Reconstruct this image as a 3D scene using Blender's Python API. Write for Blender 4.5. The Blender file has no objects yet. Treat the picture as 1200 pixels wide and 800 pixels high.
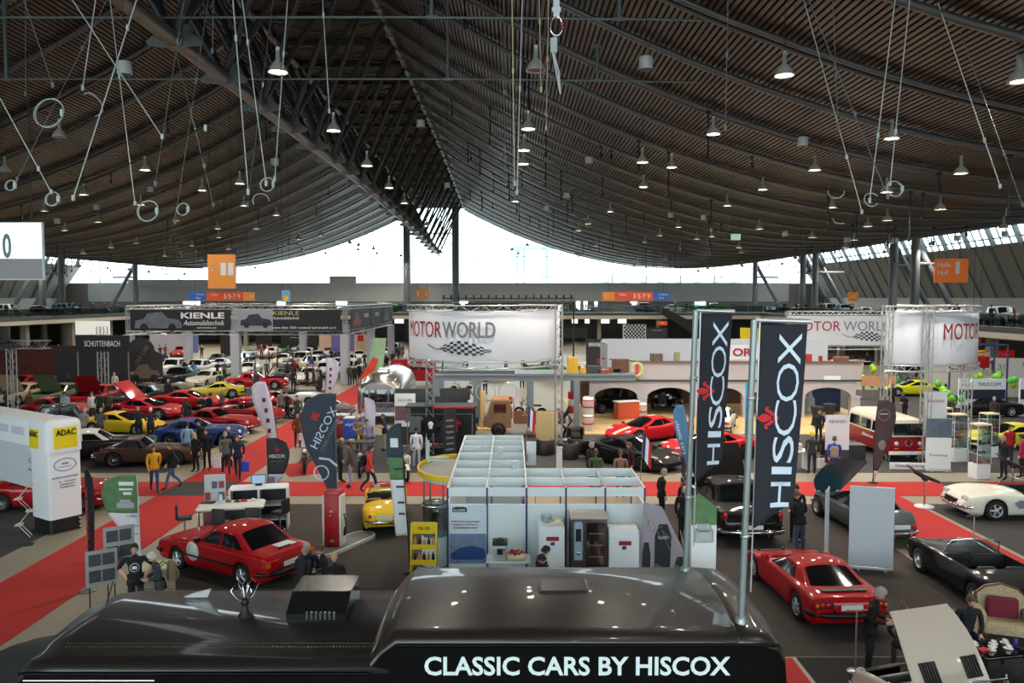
EXPOSURE = 0.1; SKY = 6.5; LAMPW = 1500.0; LAMPE = 30.0
import bpy, math, random
from math import sin, cos, pi, radians as R
from mathutils import Vector, Matrix
random.seed(7)
S = bpy.context.scene
C = S.collection
F = 930.0; CAMH = 7.2; TH = math.atan(51/930)
cT, sT = cos(TH), sin(TH)
def ray(px, py):
    u = (px-600)/F; v = (400-py)/F
    return (u, cT+v*sT, -sT+v*cT)
def G(px, py, z=0.0):
    d = ray(px, py); t = (z-CAMH)/d[2]
    return (t*d[0], t*d[1])
def At(px, py, Y):
    d = ray(px, py); t = Y/d[1]
    return (t*d[0], Y, CAMH+t*d[2])

# ---------------------------------------------------------------- materials
_m = {}
def srgb(c):
    return tuple(((x/255)/12.92 if x/255 <= .04045 else ((x/255+.055)/1.055)**2.4) for x in c)
def mat(name, col, rough=.6, metal=0., coat=0., emit=0., alpha=1., spec=.5, noise=0., nscale=8., bump=0.):
    key = (name, col, rough, metal, coat, emit, alpha, noise)
    if key in _m: return _m[key]
    m = bpy.data.materials.new(name); m.use_nodes = True
    nt = m.node_tree; b = nt.nodes['Principled BSDF']
    c = srgb(col)+(1,)
    b.inputs['Base Color'].default_value = c
    b.inputs['Roughness'].default_value = rough
    b.inputs['Metallic'].default_value = metal
    b.inputs['Coat Weight'].default_value = coat
    b.inputs['Coat Roughness'].default_value = .05
    b.inputs['Specular IOR Level'].default_value = spec
    if emit:
        b.inputs['Emission Color'].default_value = c; b.inputs['Emission Strength'].default_value = emit
    if alpha < 1: b.inputs['Alpha'].default_value = alpha
    if noise or bump:
        tc = nt.nodes.new('ShaderNodeTexCoord'); nz = nt.nodes.new('ShaderNodeTexNoise')
        nz.inputs['Scale'].default_value = nscale; nz.inputs['Detail'].default_value = 5
        nt.links.new(tc.outputs['Object'], nz.inputs['Vector'])
        if noise:
            mx = nt.nodes.new('ShaderNodeMix'); mx.data_type = 'RGBA'
            mx.inputs[6].default_value = tuple(max(0, x*(1-noise)) for x in c[:3])+(1,)
            mx.inputs[7].default_value = tuple(min(1, x*(1+noise)) for x in c[:3])+(1,)
            nt.links.new(nz.outputs['Fac'], mx.inputs[0]); nt.links.new(mx.outputs[2], b.inputs['Base Color'])
        if bump:
            bp = nt.nodes.new('ShaderNodeBump'); bp.inputs['Strength'].default_value = bump; bp.inputs['Distance'].default_value = .02
            nt.links.new(nz.outputs['Fac'], bp.inputs['Height']); nt.links.new(bp.outputs[0], b.inputs['Normal'])
    _m[key] = m
    return m
def glassmat(name, tint=(225, 240, 242), g=.08):
    key = ('g', name)
    if key in _m: return _m[key]
    m = bpy.data.materials.new(name); m.use_nodes = True; nt = m.node_tree
    nt.nodes.remove(nt.nodes['Principled BSDF']); out = nt.nodes['Material Output']
    t = nt.nodes.new('ShaderNodeBsdfTransparent'); t.inputs[0].default_value = srgb(tint)+(1,)
    gl = nt.nodes.new('ShaderNodeBsdfGlossy'); gl.inputs['Roughness'].default_value = .03
    mx = nt.nodes.new('ShaderNodeMixShader'); mx.inputs[0].default_value = g
    nt.links.new(t.outputs[0], mx.inputs[1]); nt.links.new(gl.outputs[0], mx.inputs[2]); nt.links.new(mx.outputs[0], out.inputs[0])
    _m[key] = m
    return m
def paint(col, rough=.5): return mat('paint', col, rough, 0, .65, 0, 1, .1)
STEEL = mat('painted steel', (118, 122, 122), .45, .3)
DSTEEL = mat('dark steel', (62, 64, 66), .45, .3)
CHROME = mat('chrome', (225, 225, 228), .12, 1)
ALU = mat('aluminium', (205, 208, 210), .35, .8)
WHITE = mat('white panel', (228, 232, 234), .5)
WHITEP = mat('white fabric', (236, 236, 238), .8)
BLACK = mat('black', (18, 18, 19), .5)
BLACKG = mat('gloss black', (10, 10, 12), .12, 0, 1)
RUBBER = mat('rubber', (16, 16, 17), .8)
DGLASS = mat('tinted window', (14, 18, 20), .06, 0, .6, 0, 1, .8)
REDL = mat('red lens', (190, 16, 20), .2, 0, .5)
AMBER = mat('amber lens', (225, 110, 20), .2, 0, .5)
CLEARL = mat('lamp glass', (225, 228, 230), .1, .3, .6)
REDTXT = mat('red lettering', (150, 26, 34), .6)
BLUE = mat('blue', (30, 60, 150), .6)
WOOD = mat('wood', (150, 112, 72), .6, noise=.25, nscale=4)

# ---------------------------------------------------------------- mesh builder
class MB:
    def __init__(s): s.v = []; s.f = []; s.m = []; s.sm = []; s.T = None
    def add(s, vs, fs, mi=0, smooth=False):
        o = len(s.v)
        if s.T is not None: vs = [tuple(s.T @ Vector(p)) for p in vs]
        s.v += [tuple(p) for p in vs]
        for f in fs: s.f.append(tuple(i+o for i in f)); s.m.append(mi); s.sm.append(smooth)
        return s
    def box(s, x0, x1, y0, y1, z0, z1, mi=0):
        vs = [(x0,y0,z0),(x1,y0,z0),(x1,y1,z0),(x0,y1,z0),(x0,y0,z1),(x1,y0,z1),(x1,y1,z1),(x0,y1,z1)]
        return s.add(vs, [(0,3,2,1),(4,5,6,7),(0,1,5,4),(1,2,6,5),(2,3,7,6),(3,0,4,7)], mi)
    def bbox(s, cx, cy, cz, w, d, h, mi=0): return s.box(cx-w/2, cx+w/2, cy-d/2, cy+d/2, cz-h/2, cz+h/2, mi)
    def rbox(s, x0, x1, y0, y1, z0, z1, r=.03, mi=0, seg=3):
        "box with rounded vertical and top edges"
        def ring(ins, z):
            rr = max(r-ins, .001); pts = []
            for cx, cy, a0 in ((x1-r, y1-r, 0), (x0+r, y1-r, 90), (x0+r, y0+r, 180), (x1-r, y0+r, 270)):
                for k in range(seg+1):
                    a = R(a0+90*k/seg); pts.append((cx+rr*cos(a), cy+rr*sin(a), z))
            return pts
        rings = [ring(0, z0)]
        for k in range(seg+1):
            a = R(90*k/seg); rings.append(ring(r*(1-cos(a)), z1-r+r*sin(a)))
        n = len(rings[0]); vs = [p for rg in rings for p in rg]; fs = []
        for i in range(len(rings)-1):
            for j in range(n): fs.append((i*n+j, i*n+(j+1) % n, (i+1)*n+(j+1) % n, (i+1)*n+j))
        s.add(vs, fs, mi, True)
        return s.add([rings[-1][j] for j in range(n)]+[rings[0][j] for j in range(n)], [tuple(range(n)), tuple(range(2*n-1, n-1, -1))], mi)
    def tube(s, pts, r, n=8, mi=0, cap=True, closed=False):
        pts = [Vector(p) for p in pts]; N = len(pts)
        rs = r if isinstance(r, (list, tuple)) else [r]*N
        vs = []; up = None
        for i, p in enumerate(pts):
            a = pts[(i-1) % N] if (closed or i) else p
            b = pts[(i+1) % N] if (closed or i < N-1) else p
            d = (b-a).normalized()
            if up is None:
                up = Vector((0, 0, 1)) if abs(d.z) < .9 else Vector((1, 0, 0))
            x = d.cross(up).normalized(); y = x.cross(d).normalized(); up = y
            for k in range(n):
                t = 2*pi*k/n; vs.append(tuple(p+x*cos(t)*rs[i]+y*sin(t)*rs[i]))
        fs = []
        M = N if closed else N-1
        for i in range(M):
            for k in range(n):
                a, b = i*n, ((i+1) % N)*n
                fs.append((a+k, b+k, b+(k+1) % n, a+(k+1) % n))
        s.add(vs, fs, mi, n > 4)
        if cap and not closed:
            s.add(vs[:n]+vs[-n:], [tuple(range(n)), tuple(range(2*n-1, n-1, -1))], mi)
        return s
    def lathe(s, prof, n=20, mi=0, c=(0,0,0), axis='z', smooth=True, a0=0, a1=360):
        full = abs(a1-a0) >= 360; cols = n if full else n+1
        vs = []
        for (r, z) in prof:
            for k in range(cols):
                t = R(a0+(a1-a0)*k/n)
                x, y = r*cos(t), r*sin(t)
                if axis == 'z': vs.append((c[0]+x, c[1]+y, c[2]+z))
                elif axis == 'y': vs.append((c[0]+x, c[1]+z, c[2]+y))
                else: vs.append((c[0]+z, c[1]+x, c[2]+y))
        fs = []
        for i in range(len(prof)-1):
            for k in range(n):
                k2 = (k+1) % cols
                fs.append((i*cols+k, i*cols+k2, (i+1)*cols+k2, (i+1)*cols+k))
        return s.add(vs, fs, mi, smooth)
    def ball(s, c, r, n=12, mi=0, sc=(1,1,1)):
        prof = [(sin(pi*i/(n//2+1)), -cos(pi*i/(n//2+1))) for i in range(n//2+2)]
        vs = []; fs = []
        for (a, z) in prof:
            for k in range(n):
                t = 2*pi*k/n; vs.append((c[0]+r*sc[0]*a*cos(t), c[1]+r*sc[1]*a*sin(t), c[2]+r*sc[2]*z))
        for i in range(len(prof)-1):
            for k in range(n): fs.append((i*n+k, i*n+(k+1) % n, (i+1)*n+(k+1) % n, (i+1)*n+k))
        return s.add(vs, fs, mi, True)
    def prism(s, pts, d, mi=0, plane='xz', off=0.):
        "outline pts (2D) extruded by d along the third axis"
        n = len(pts)
        def P(p, k):
            if plane == 'xz': return (p[0], off+k, p[1])
            if plane == 'xy': return (p[0], p[1], off+k)
            return (off+k, p[0], p[1])
        vs = [P(p, 0) for p in pts]+[P(p, d) for p in pts]
        fs = [tuple(range(n)), tuple(range(2*n-1, n-1, -1))]+[(i, i+n, (i+1) % n+n, (i+1) % n) for i in range(n)]
        return s.add(vs, fs, mi)
    def grid(s, rows, mi=0, smooth=True, closed=False):
        n = len(rows[0]); vs = [p for r in rows for p in r]; fs = []
        for i in range(len(rows)-1):
            for j in range(n if closed else n-1):
                fs.append((i*n+j, i*n+(j+1) % n, (i+1)*n+(j+1) % n, (i+1)*n+j))
        return s.add(vs, fs, mi, smooth)
    def mesh(s, name, mats):
        me = bpy.data.meshes.new(name); me.from_pydata(s.v, [], s.f)
        for m in (mats if isinstance(mats, (list, tuple)) else [mats]): me.materials.append(m)
        me.polygons.foreach_set('material_index', s.m); me.polygons.foreach_set('use_smooth', s.sm); me.update()
        return me
    def build(s, name, mats, parent=None, loc=None, rz=None):
        return obj(name, s.mesh(name, mats), parent, loc, rz)
def obj(name, me, parent=None, loc=None, rz=None):
    o = bpy.data.objects.new(name, me); C.objects.link(o)
    if parent: o.parent = parent
    if loc: o.location = loc
    if rz is not None: o.rotation_euler[2] = R(rz)
    return o
def tag(o, label, cat, group=None, kind=None):
    o['label'] = label; o['category'] = cat
    if group: o['group'] = group
    if kind: o['kind'] = kind
    return o
def thing(name, label, cat, loc=(0,0,0), rz=0, group=None):
    o = bpy.data.objects.new(name, None); C.objects.link(o); o.empty_display_size = .2
    o.location = (loc[0], loc[1], loc[2] if len(loc) > 2 else 0); o.rotation_euler[2] = R(rz)
    return tag(o, label, cat, group)
def struct(name, mb, mats):
    o = mb.build(name, mats); o['kind'] = 'structure'; return o
def dup(root, loc=None, rz=None, label=None, group=None):
    r = root.copy(); C.objects.link(r)
    if loc is not None: r.location = (loc[0], loc[1], loc[2] if len(loc) > 2 else 0)
    if rz is not None: r.rotation_euler[2] = R(rz)
    if label: r['label'] = label
    if group: r['group'] = group
    def rec(a, b):
        for ch in a.children:
            c = ch.copy(); C.objects.link(c); c.parent = b; rec(ch, c)
    rec(root, r)
    return r
# text as mesh, laid in x (reading) / z (up), facing -y
_t = {}
def text_mb(txt, size, bold=0., depth=.01, align='CENTER', sx=1., shear=0., space=1.):
    key = (txt, size, bold, depth, align, sx, shear, space)
    if key not in _t:
        cu = bpy.data.curves.new('t', 'FONT'); cu.body = txt; cu.size = size; cu.extrude = depth/2; cu.offset = bold*size
        cu.align_x = align; cu.align_y = 'CENTER'; cu.resolution_u = 3; cu.shear = shear; cu.space_character = space
        o = bpy.data.objects.new('t', cu); C.objects.link(o); bpy.context.view_layer.update()
        me = bpy.data.meshes.new_from_object(o.evaluated_get(bpy.context.evaluated_depsgraph_get()))
        _t[key] = ([(v.co.x*sx, -v.co.z, v.co.y) for v in me.vertices], [tuple(p.vertices) for p in me.polygons])
        bpy.data.objects.remove(o); bpy.data.curves.remove(cu); bpy.data.meshes.remove(me)
    return _t[key]
def lettering(txt, size, m, parent, loc=(0,0,0), name='lettering', rot=None, warp=None, **k):
    "lettering in parent's space; loc = centre; rot = Matrix applied before the offset"
    v, f = text_mb(txt, size, **k)
    if rot is not None: v = [tuple(rot @ Vector(p)) for p in v]
    v = [(p[0]+loc[0], p[1]+loc[1], p[2]+loc[2]) for p in v]
    if warp: v = [warp(p) for p in v]
    b = MB(); b.add(v, f); return b.build(name, m, parent)
RY90 = Matrix.Rotation(R(-90), 3, 'Y')   # text reading bottom to top
FLIP = Matrix.Rotation(R(180), 3, 'Z')

def truss_mb(b, p0, p1, w=.3, r=.025, step=.5, n=4, mi=0, rd=.012, tri=False):
    p0, p1 = Vector(p0), Vector(p1); d = (p1-p0); L = d.length; d.normalize()
    up = Vector((0,0,1)) if abs(d.z) < .9 else Vector((0,1,0))
    x = d.cross(up).normalized(); y = x.cross(d).normalized(); h = w/2
    offs = [x*h+y*h, -x*h+y*h, -x*h-y*h, x*h-y*h] if not tri else [x*h+y*h, -x*h+y*h, -y*h]
    for o in offs: b.tube([p0+o, p1+o], r, n, mi)
    k = max(2, int(L/step)); m = len(offs)
    for i in range(k):
        a = p0+d*(L*i/k); c = p0+d*(L*(i+1)/k)
        for j in range(m):
            q, t = offs[j], offs[(j+1) % m]
            if i % 2: q, t = t, q
            b.tube([a+q, c+t], rd, 3, mi, cap=False)
    return b
# ================================================================ camera, world, light
cam = bpy.data.cameras.new('camera'); cam.sensor_width = 36; cam.lens = 36*F/1200; cam.clip_end = 600
co = bpy.data.objects.new('camera', cam); C.objects.link(co); co.location = (0, 0, CAMH); co.rotation_euler = (R(90)-TH, 0, 0)
S.camera = co
S.view_settings.view_transform = 'Standard'; S.view_settings.look = 'None'; S.view_settings.gamma = 1
S.view_settings.use_curve_mapping = False; S.view_settings.exposure = EXPOSURE
S.cycles.use_denoising = True; S.cycles.max_bounces = 6; S.cycles.diffuse_bounces = 3; S.cycles.glossy_bounces = 3
S.cycles.transparent_max_bounces = 10; S.cycles.sample_clamp_indirect = 4; S.cycles.caustics_reflective = False; S.cycles.caustics_refractive = False
W = bpy.data.worlds.new('overcast sky'); S.world = W; W.use_nodes = True
W.node_tree.nodes['Background'].inputs[0].default_value = (.93, .97, 1.0, 1); W.node_tree.nodes['Background'].inputs[1].default_value = SKY
def portal(name, loc, rot, sx, sy):
    l = bpy.data.lights.new(name, 'AREA'); l.shape = 'RECTANGLE'; l.size = sx; l.size_y = sy; l.cycles.is_portal = True
    o = bpy.data.objects.new(name, l); C.objects.link(o); o.location = loc; o.rotation_euler = rot
portal('far_window_daylight', (-12, 135.6, 16), (R(-90), 0, 0), 120, 14)
portal('right_window_daylight', (49, 57, 13.8), (0, R(90), 0), 4, 160)
portal('left_window_daylight', (-73, 57, 13.8), (0, R(-90), 0), 4, 160)
portal('rear_window_daylight', (-12, -20.6, 12), (R(90), 0, 0), 118, 22)

# ================================================================ hall shell
YB, YF = -20.0, 135.0
FLOORM = mat('concrete floor', (146, 137, 116), .42, noise=.16, nscale=.6)
b = MB(); b.box(-79, 55, YB-1, YF+1, -.3, 0); struct('floor', b, FLOORM)
b = MB(); b.box(-260, 240, YF+1, 420, -.5, -.3); b.box(-260, 240, -200, YB-1, -.5, -.3); struct('ground', b, mat('paving', (150, 152, 150), .8))
CX = -12.0
def htop(Y):
    return 22.0+2.6*max(0, 1-((Y-52)/84.0)**2)
def roofz(u, Y):
    lo = 12.4; t = htop(Y)
    if u < 36: return lo+(t-lo)*((36-u)/36)**2
    return lo+2.3*((u-36)/19)**2
SLAT = mat('brown slat', (84, 70, 63), .32, .25, noise=.12, nscale=3); GAP = mat('slat gap', (34, 29, 27), .8)
ys = [YB+(YF+.5-YB)*i/20 for i in range(21)]
for sg, nm in ((1, 'ceiling'), (-1, 'ceiling')):
    b = MB(); pitch = .2; N = int(55/pitch)
    prof = []
    for i in range(N):
        u = i*pitch; prof += [(u, 0), (u+.125, 0), (u+.13, .1), (u+.195, .1)]
    rows = [[(CX+sg*(4+u), y, roofz(u, y)+dz) for y in ys] for (u, dz) in prof]
    n = len(ys); vs = [p for r in rows for p in r]
    for mi_, sel in ((0, (0,)), (1, (1, 2, 3))):
        fs = []
        for i in range(len(rows)-1):
            if i % 4 in sel:
                for j in range(n-1): fs.append((i*n+j, i*n+j+1, (i+1)*n+j+1, (i+1)*n+j))
        b.add(vs, fs, mi_)
    struct(nm, b, [SLAT, GAP])
# outer roof skin keeps the daylight out
b = MB()
for sg in (1, -1):
    rows = [[(CX+sg*(4+u), y, roofz(u, y)+.35) for y in ys] for u in range(0, 56, 5)]
    b.grid(rows, 0, False)
b.grid([[(CX-4.4, y, htop(y)+.34) for y in ys], [(CX+4.4, y, htop(y)+.34) for y in ys]], 0, False)
for i in range(28):
    y0 = YB+i*5.02; b.box(CX-4, CX+4, y0, y0+.2, htop(y0)-.1, htop(y0)+.3)
struct('ceiling', b, mat('roof deck', (70, 68, 66), .8))
# catenary frames across the hall, one every five metres, with hanging struts
FR = [21.5+4.87*i for i in range(24)]
fcol = mat('frame steel', (104, 106, 106), .42, .4)
for i, Y in enumerate([6.9, 11.8, 16.6]+FR):
    b = MB()
    for sg in (1, -1):
        for du in ((0, .13),) if i % 2 else ((0, .1), (.5, .08)):
            pts = [(CX+sg*(4+u), Y+du[0], roofz(u, Y)-.22) for u in [k*2.5 for k in range(23)]]
            b.tube(pts, du[1], 6)
    o = struct('trim_'+str(i+1), b, fcol)
# tie rods with struts below the near frames
tm = mat('tie steel', (120, 138, 140), .4, .5)
for Y, zt in ((27.2, 16.6), (34.0, 16.4)):
    b = MB(); r = .045
    for sg in (1, -1):
        b.tube([(CX+sg*u, Y, zt+.006*u-(.0006*u*u)) for u in (0, 8, 16, 24, 32)], r, 5)
        for u in (9.3, 15.6, 21.2, 26.0, 31):
            z0 = zt+.006*u-(.0006*u*u); z1 = roofz(u-4, Y)-.2
            if z1 > z0+.2:
                b.tube([(CX+sg*u, Y, z0), (CX+sg*u, Y, z1)], r*1.8, 6)
                b.bbox(CX+sg*u, Y, z0, .32, .12, .1); b.bbox(CX+sg*u, Y, z1, .3, .12, .14)
    struct('trim_'+str(40+int(Y)), b, tm)
# black drop rods with clamps hanging off the frames
random.seed(3)
n = 0
for Y in FR[1:20]:
    for k in range(9):
        u = random.uniform(2, 46); sg = random.choice((1, 1, -1)); z1 = roofz(u, Y)-.2; L = random.uniform(.5, 2.6)
        b = MB(); b.tube([(0, 0, 0), (0, 0, -L)], .035, 4); b.bbox(0, 0, -L, .14, .1, .3); b.bbox(0, 0, -.1, .22, .14, .2)
        o = b.build('hanging_rod', BLACK, None, (CX+sg*(4+u), Y, z1))
        tag(o, 'short black drop rod with clamp hanging from a roof frame', 'rod', 'black drop rods under the roof')
# ---------------------------------------------------------------- main truss
def zbot(Y): return 7.2+9.15-2.2*max(0, (Y-60)/75)**1.4
def ztop(Y): return htop(Y)+.1
tr = thing('roof_truss', 'huge dark steel triangular truss running down the middle of the hall roof', 'truss')
CH = mat('chord steel', (128, 132, 134), .35, .5); DG = mat('diagonal steel', (66, 70, 72), .45, .3)
Ys = [YB+4.87*i for i in range(32)]
b = MB(); b.tube([(CX, y, zbot(y)) for y in Ys], .29, 14)
for y in Ys[::2]: b.lathe([(.29, -.12), (.36, -.1), (.36, .1), (.29, .12)], 14, 0, (CX, y, zbot(y)), 'y')
b.build('bottom_chord', CH, tr)
for sx in (4, -4):
    b = MB(); b.tube([(CX+sx, y, ztop(y)-.2) for y in Ys], .19, 10)
    for y in Ys: b.bbox(CX+sx, y, ztop(y)-.2, .5, .3, .5)
    b.build('top_chord', CH, tr)
b = MB()
for i in range(len(Ys)-1):
    y0, y1 = Ys[i], Ys[i+1]; ym = (y0+y1)/2
    for sx in (4, -4):
        b.tube([(CX, y0, zbot(y0)), (CX+sx, ym, ztop(ym)-.2)], .14, 7)
        b.tube([(CX, y1, zbot(y1)), (CX+sx, ym, ztop(ym)-.2)], .14, 7)
b.build('diagonals', DG, tr)
b = MB()
for i in range(len(Ys)-1):
    y0, y1 = Ys[i], Ys[i+1]; ym = (y0+y1)/2
    b.tube([(CX+4, ym, ztop(ym)-.2), (CX-4, ym, ztop(ym)-.2)], .1, 6)
    b.tube([(CX+4, ym, ztop(ym)-.2), (CX-4, ym+4.87, ztop(ym+4.87)-.2)], .07, 5)
    b.tube([(CX-4, ym, ztop(ym)-.2), (CX+4, ym+4.87, ztop(ym+4.87)-.2)], .07, 5)
b.build('top_lattice', DG, tr)
b = MB()
b.prism([(-.1, -.3), (.1, -.3), (.95, -.2), (1.0, -.05), (.6, .25), (.3, .75), (.1, .3), (-.1, .3), (-.3, .75), (-.6, .25), (-1.0, -.05), (-.95, -.2)], .05, 0, 'xz', 0)
gm = b.mesh('gusset_plate', STEEL)
for y in Ys[1:-1]: obj('gusset_plate', gm, tr, (CX, y, zbot(y)))
# end columns under the truss by the far glazing
for px, Yc in ((477, 131), (534, 131)):
    x = At(px, 330, Yc)[0]
    b = MB(); b.tube([(x, Yc, 0), (x, Yc, htop(Yc))], .62, 16); b.lathe([(.62, 0), (.9, .1), (.9, .5), (.62, .6)], 16, 0, (x, Yc, 4.9))
    struct('pillar', b, mat('column steel', (104, 108, 112), .5, .2))
b = MB()
xa, xb = At(477, 330, 131)[0], At(534, 330, 131)[0]
b.tube([(xa, 131, 17.8), (xb, 131, 17.8)], .12, 6)
for z in (24.6, 12.0): b.tube([(xb, 131, z), (CX-16, 131, z)], .07, 5)
b.tube([(xb, 131, 16.5), (xb-2.2, 131, 14.6), (xb, 131, 12.6)], .1, 6)
struct('trim_90', b, DSTEEL)

# ---------------------------------------------------------------- far wall with glazing
CONC = mat('grey wall cladding', (186, 188, 188), .8, noise=.06, nscale=.5)
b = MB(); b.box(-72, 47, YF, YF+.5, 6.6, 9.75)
for (a0, a1, z1) in ((152, 262, 10.3), (387, 418, 10.9)): b.box(At(a0, 330, YF)[0], At(a1, 330, YF)[0], YF-.6, YF, 9.0, z1)
struct('wall_far', b, CONC)
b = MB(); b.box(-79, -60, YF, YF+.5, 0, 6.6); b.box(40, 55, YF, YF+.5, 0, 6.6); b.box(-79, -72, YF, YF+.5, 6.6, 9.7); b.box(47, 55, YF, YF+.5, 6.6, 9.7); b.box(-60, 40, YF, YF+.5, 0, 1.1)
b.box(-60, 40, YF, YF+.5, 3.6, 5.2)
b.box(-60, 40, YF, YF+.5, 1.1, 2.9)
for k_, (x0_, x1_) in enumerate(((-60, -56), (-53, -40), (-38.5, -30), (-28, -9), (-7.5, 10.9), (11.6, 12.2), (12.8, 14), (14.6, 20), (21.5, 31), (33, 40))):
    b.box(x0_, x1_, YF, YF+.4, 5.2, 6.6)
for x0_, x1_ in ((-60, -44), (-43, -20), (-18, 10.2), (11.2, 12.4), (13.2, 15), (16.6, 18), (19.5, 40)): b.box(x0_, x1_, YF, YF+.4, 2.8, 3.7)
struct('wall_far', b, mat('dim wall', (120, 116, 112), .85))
# mullions and glass above
MUL = mat('mullion', (120, 132, 136), .5, .3)
b = MB()
def farz(x):
    u = abs(x-CX)-4
    return roofz(max(u, 0), YF)
x = -70.0
while x < 47:
    b.box(x-.06, x+.06, YF+.1, YF+.25, 9.6, farz(x)+.3); x += 5.8
for z in (14.2, 17.9): b.box(-60, 36, YF+.14, YF+.22, z-.05, z+.05)
for z in (11.3, 12.0): b.box(-66, -44, YF+.14, YF+.22, z-.05, z+.05)
struct('window_1', b, MUL)
b = MB(); xs = [-71+i*2 for i in range(60)]
b.grid([[(x, YF+.17, 9.75) for x in xs], [(x, YF+.17, farz(x)+.3) for x in xs]], 0, False)
struct('window_1', b, glassmat('curtain glazing'))
# buildings outside
for (x0, x1, y0, z1, nm, lab) in ((At(80,300,200)[0]-10, At(120,300,200)[0], 200, 12, 'building', 'pale grey building outside beyond the left end of the glazing'),
                         (At(700,300,260)[0], At(870,300,260)[0], 260, 14.5, 'building', 'long low pale building seen through the far glazing')):
    b = MB(); b.box(x0, x1, y0, y0+20, -.3, z1)
    for i in range(8): 
        xx = x0+(x1-x0)*(i+.5)/8; b.box(xx-.9, xx+.9, y0-.1, y0, 3, z1-2, 1)
    tag(b.build(nm, [mat('pale facade', (176, 190, 196), .8), mat('facade glass', (110, 140, 150), .2)]), lab, 'building')
b = MB()
for k, (px, h) in enumerate(((606, 22), (614, 22), (641, 24))):
    x = At(px, 300, 230)[0]; b.tube([(x, 230, -.3), (x, 230, h)], .5, 6)
b.box(At(600,300,230)[0], At(650,300,230)[0], 229.6, 230.4, 21, 21.8); b.box(At(606,300,230)[0], At(650,300,230)[0], 229.6, 230.4, 13, 13.6)
tag(b.build('roof_gantry', mat('pale blue steel', (130, 175, 190), .6)), 'pale blue steel gantry outside behind the far glass', 'gantry')

# ---------------------------------------------------------------- side walls, windows, galleries
SLW = mat('sloped wall panel', (150, 150, 143), .75, noise=.1, nscale=.4)
RIB = mat('rib steel', (112, 114, 114), .6)
for nm, X0, sg in (('right', 47.0, 1), ('left', -71.0, -1)):
    b = MB()
    b.grid([[(X0+sg*2, y, 12.5) for y in (YB, YF)], [(X0+sg*6, y, 7.2) for y in (YB, YF)]], 0, False)
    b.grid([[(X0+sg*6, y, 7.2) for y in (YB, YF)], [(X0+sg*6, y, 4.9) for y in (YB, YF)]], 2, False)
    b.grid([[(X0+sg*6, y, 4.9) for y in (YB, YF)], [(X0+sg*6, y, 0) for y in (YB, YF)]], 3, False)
    k = 0; y = YB
    while y < YF-3:
        w = .12 if k % 5 else .5
        b.add([(X0+sg*1.9, y, 12.55), (X0+sg*1.9, y+w, 12.55), (X0+sg*5.75, y+w+2.2, 7.2), (X0+sg*5.75, y+2.2, 7.2),
               (X0+sg*2.2, y, 12.55), (X0+sg*2.2, y+w, 12.55), (X0+sg*6.1, y+w+2.2, 7.2), (X0+sg*6.1, y+2.2, 7.2)],
              [(0,1,2,3), (0,4,5,1), (0,3,7,4), (1,5,6,2)], 1)
        k += 1; y += 2.9
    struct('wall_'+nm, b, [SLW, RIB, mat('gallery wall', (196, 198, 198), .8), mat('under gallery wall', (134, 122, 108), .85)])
    b = MB(); b2 = MB()
    b2.grid([[(X0+sg*.4, y, 14.7) for y in (YB, YF)], [(X0+sg*2, y, 12.5) for y in (YB, YF)]], 0, False)
    y = YB
    k = 0
    while y < YF:
        w = .1 if k % 3 else .32
        b.tube([(X0+sg*.3, y, 14.8), (X0+sg*1.9, y+.9, 12.5)], w, 4); y += 1.45; k += 1
    for f in (0, .72, 1): b.tube([(X0+sg*(.35+1.6*f), YB, 14.75-2.2*f), (X0+sg*(.35+1.6*f), YF, 14.75-2.2*f)], .09 if f else .16, 4)
    nn = 'window_2' if sg > 0 else 'window_3'
    struct(nn, b, MUL); struct(nn, b2, glassmat('curtain glazing'))
    # gallery
    ge = 38.0 if sg > 0 else -57.0
    b = MB(); x0, x1 = sorted((ge, X0+sg*6))
    b.box(x0, x1, YB, YF, 4.0, 4.9, 0)
    xa, xb = sorted((ge-sg*.04, ge)); b.box(xa, xb, YB, 120, 4.05, 4.5, 1); b.box(xa, xb, YB, 120, 4.5, 4.95, 2)
    for i in range(0, 13): xc = ge+sg*1.6; b.box(xc-.35, xc+.35, 5+i*10, 5.7+i*10, 0, 4, 0)
    struct('floor_gallery', b, [mat('slab', (140, 134, 122), .8), mat('slab edge', (186, 180, 164), .7), mat('edge strip', (66, 68, 70), .6)])
    t = thing('railing', 'dark glazed railing along the edge of the %s gallery' % nm, 'railing', (ge+sg*.12, 0, 4.9))
    b = MB(); b.tube([(0, 0, 0), (0, 0, 1.05)], .03, 4); pm = b.mesh('post', DSTEEL)
    for i in range(63): obj('post', pm, t, (0, YB+i*2.25, 0))
    b = MB(); b.tube([(0, YB, 1.05), (0, 120, 1.05)], .04, 6); b.build('handrail', DSTEEL, t)
    b = MB(); b.box(-.01, .01, YB, 120, .08, .98); b.build('glass_panel', glassmat('rail glass', (150, 165, 165), .12), t)
    # supports
    for Y in (30, 54, 79, 83.5, 105, 109.5, 131):
        b = MB(); xc = (40.0 if sg > 0 else -62)
        b.tube([(xc, Y, 0), (xc, Y, roofz(abs(xc-CX)-4, Y)-.1)], .42, 12)
        b.tube([(xc-sg*0, Y+.5, 13.2), (xc+sg*4.8, Y+.5, 4.9)], .3, 10)
        b.tube([(xc, Y, 10.6), (xc+sg*4.2, Y+1, 10.6)], .16, 8)
        struct('pillar', b, mat('column steel', (104, 108, 112), .5, .2))
b = MB(); b.box(-57, 38, 120, YF, 4.0, 4.9, 0); b.box(-57, 38, 119.9, 120, 4.0, 4.55, 1); b.box(-57, 38, 119.9, 120, 4.55, 4.95, 2)
for x in range(-50, 38, 9): b.box(x, x+.6, 121, 121.6, 0, 4)
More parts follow.
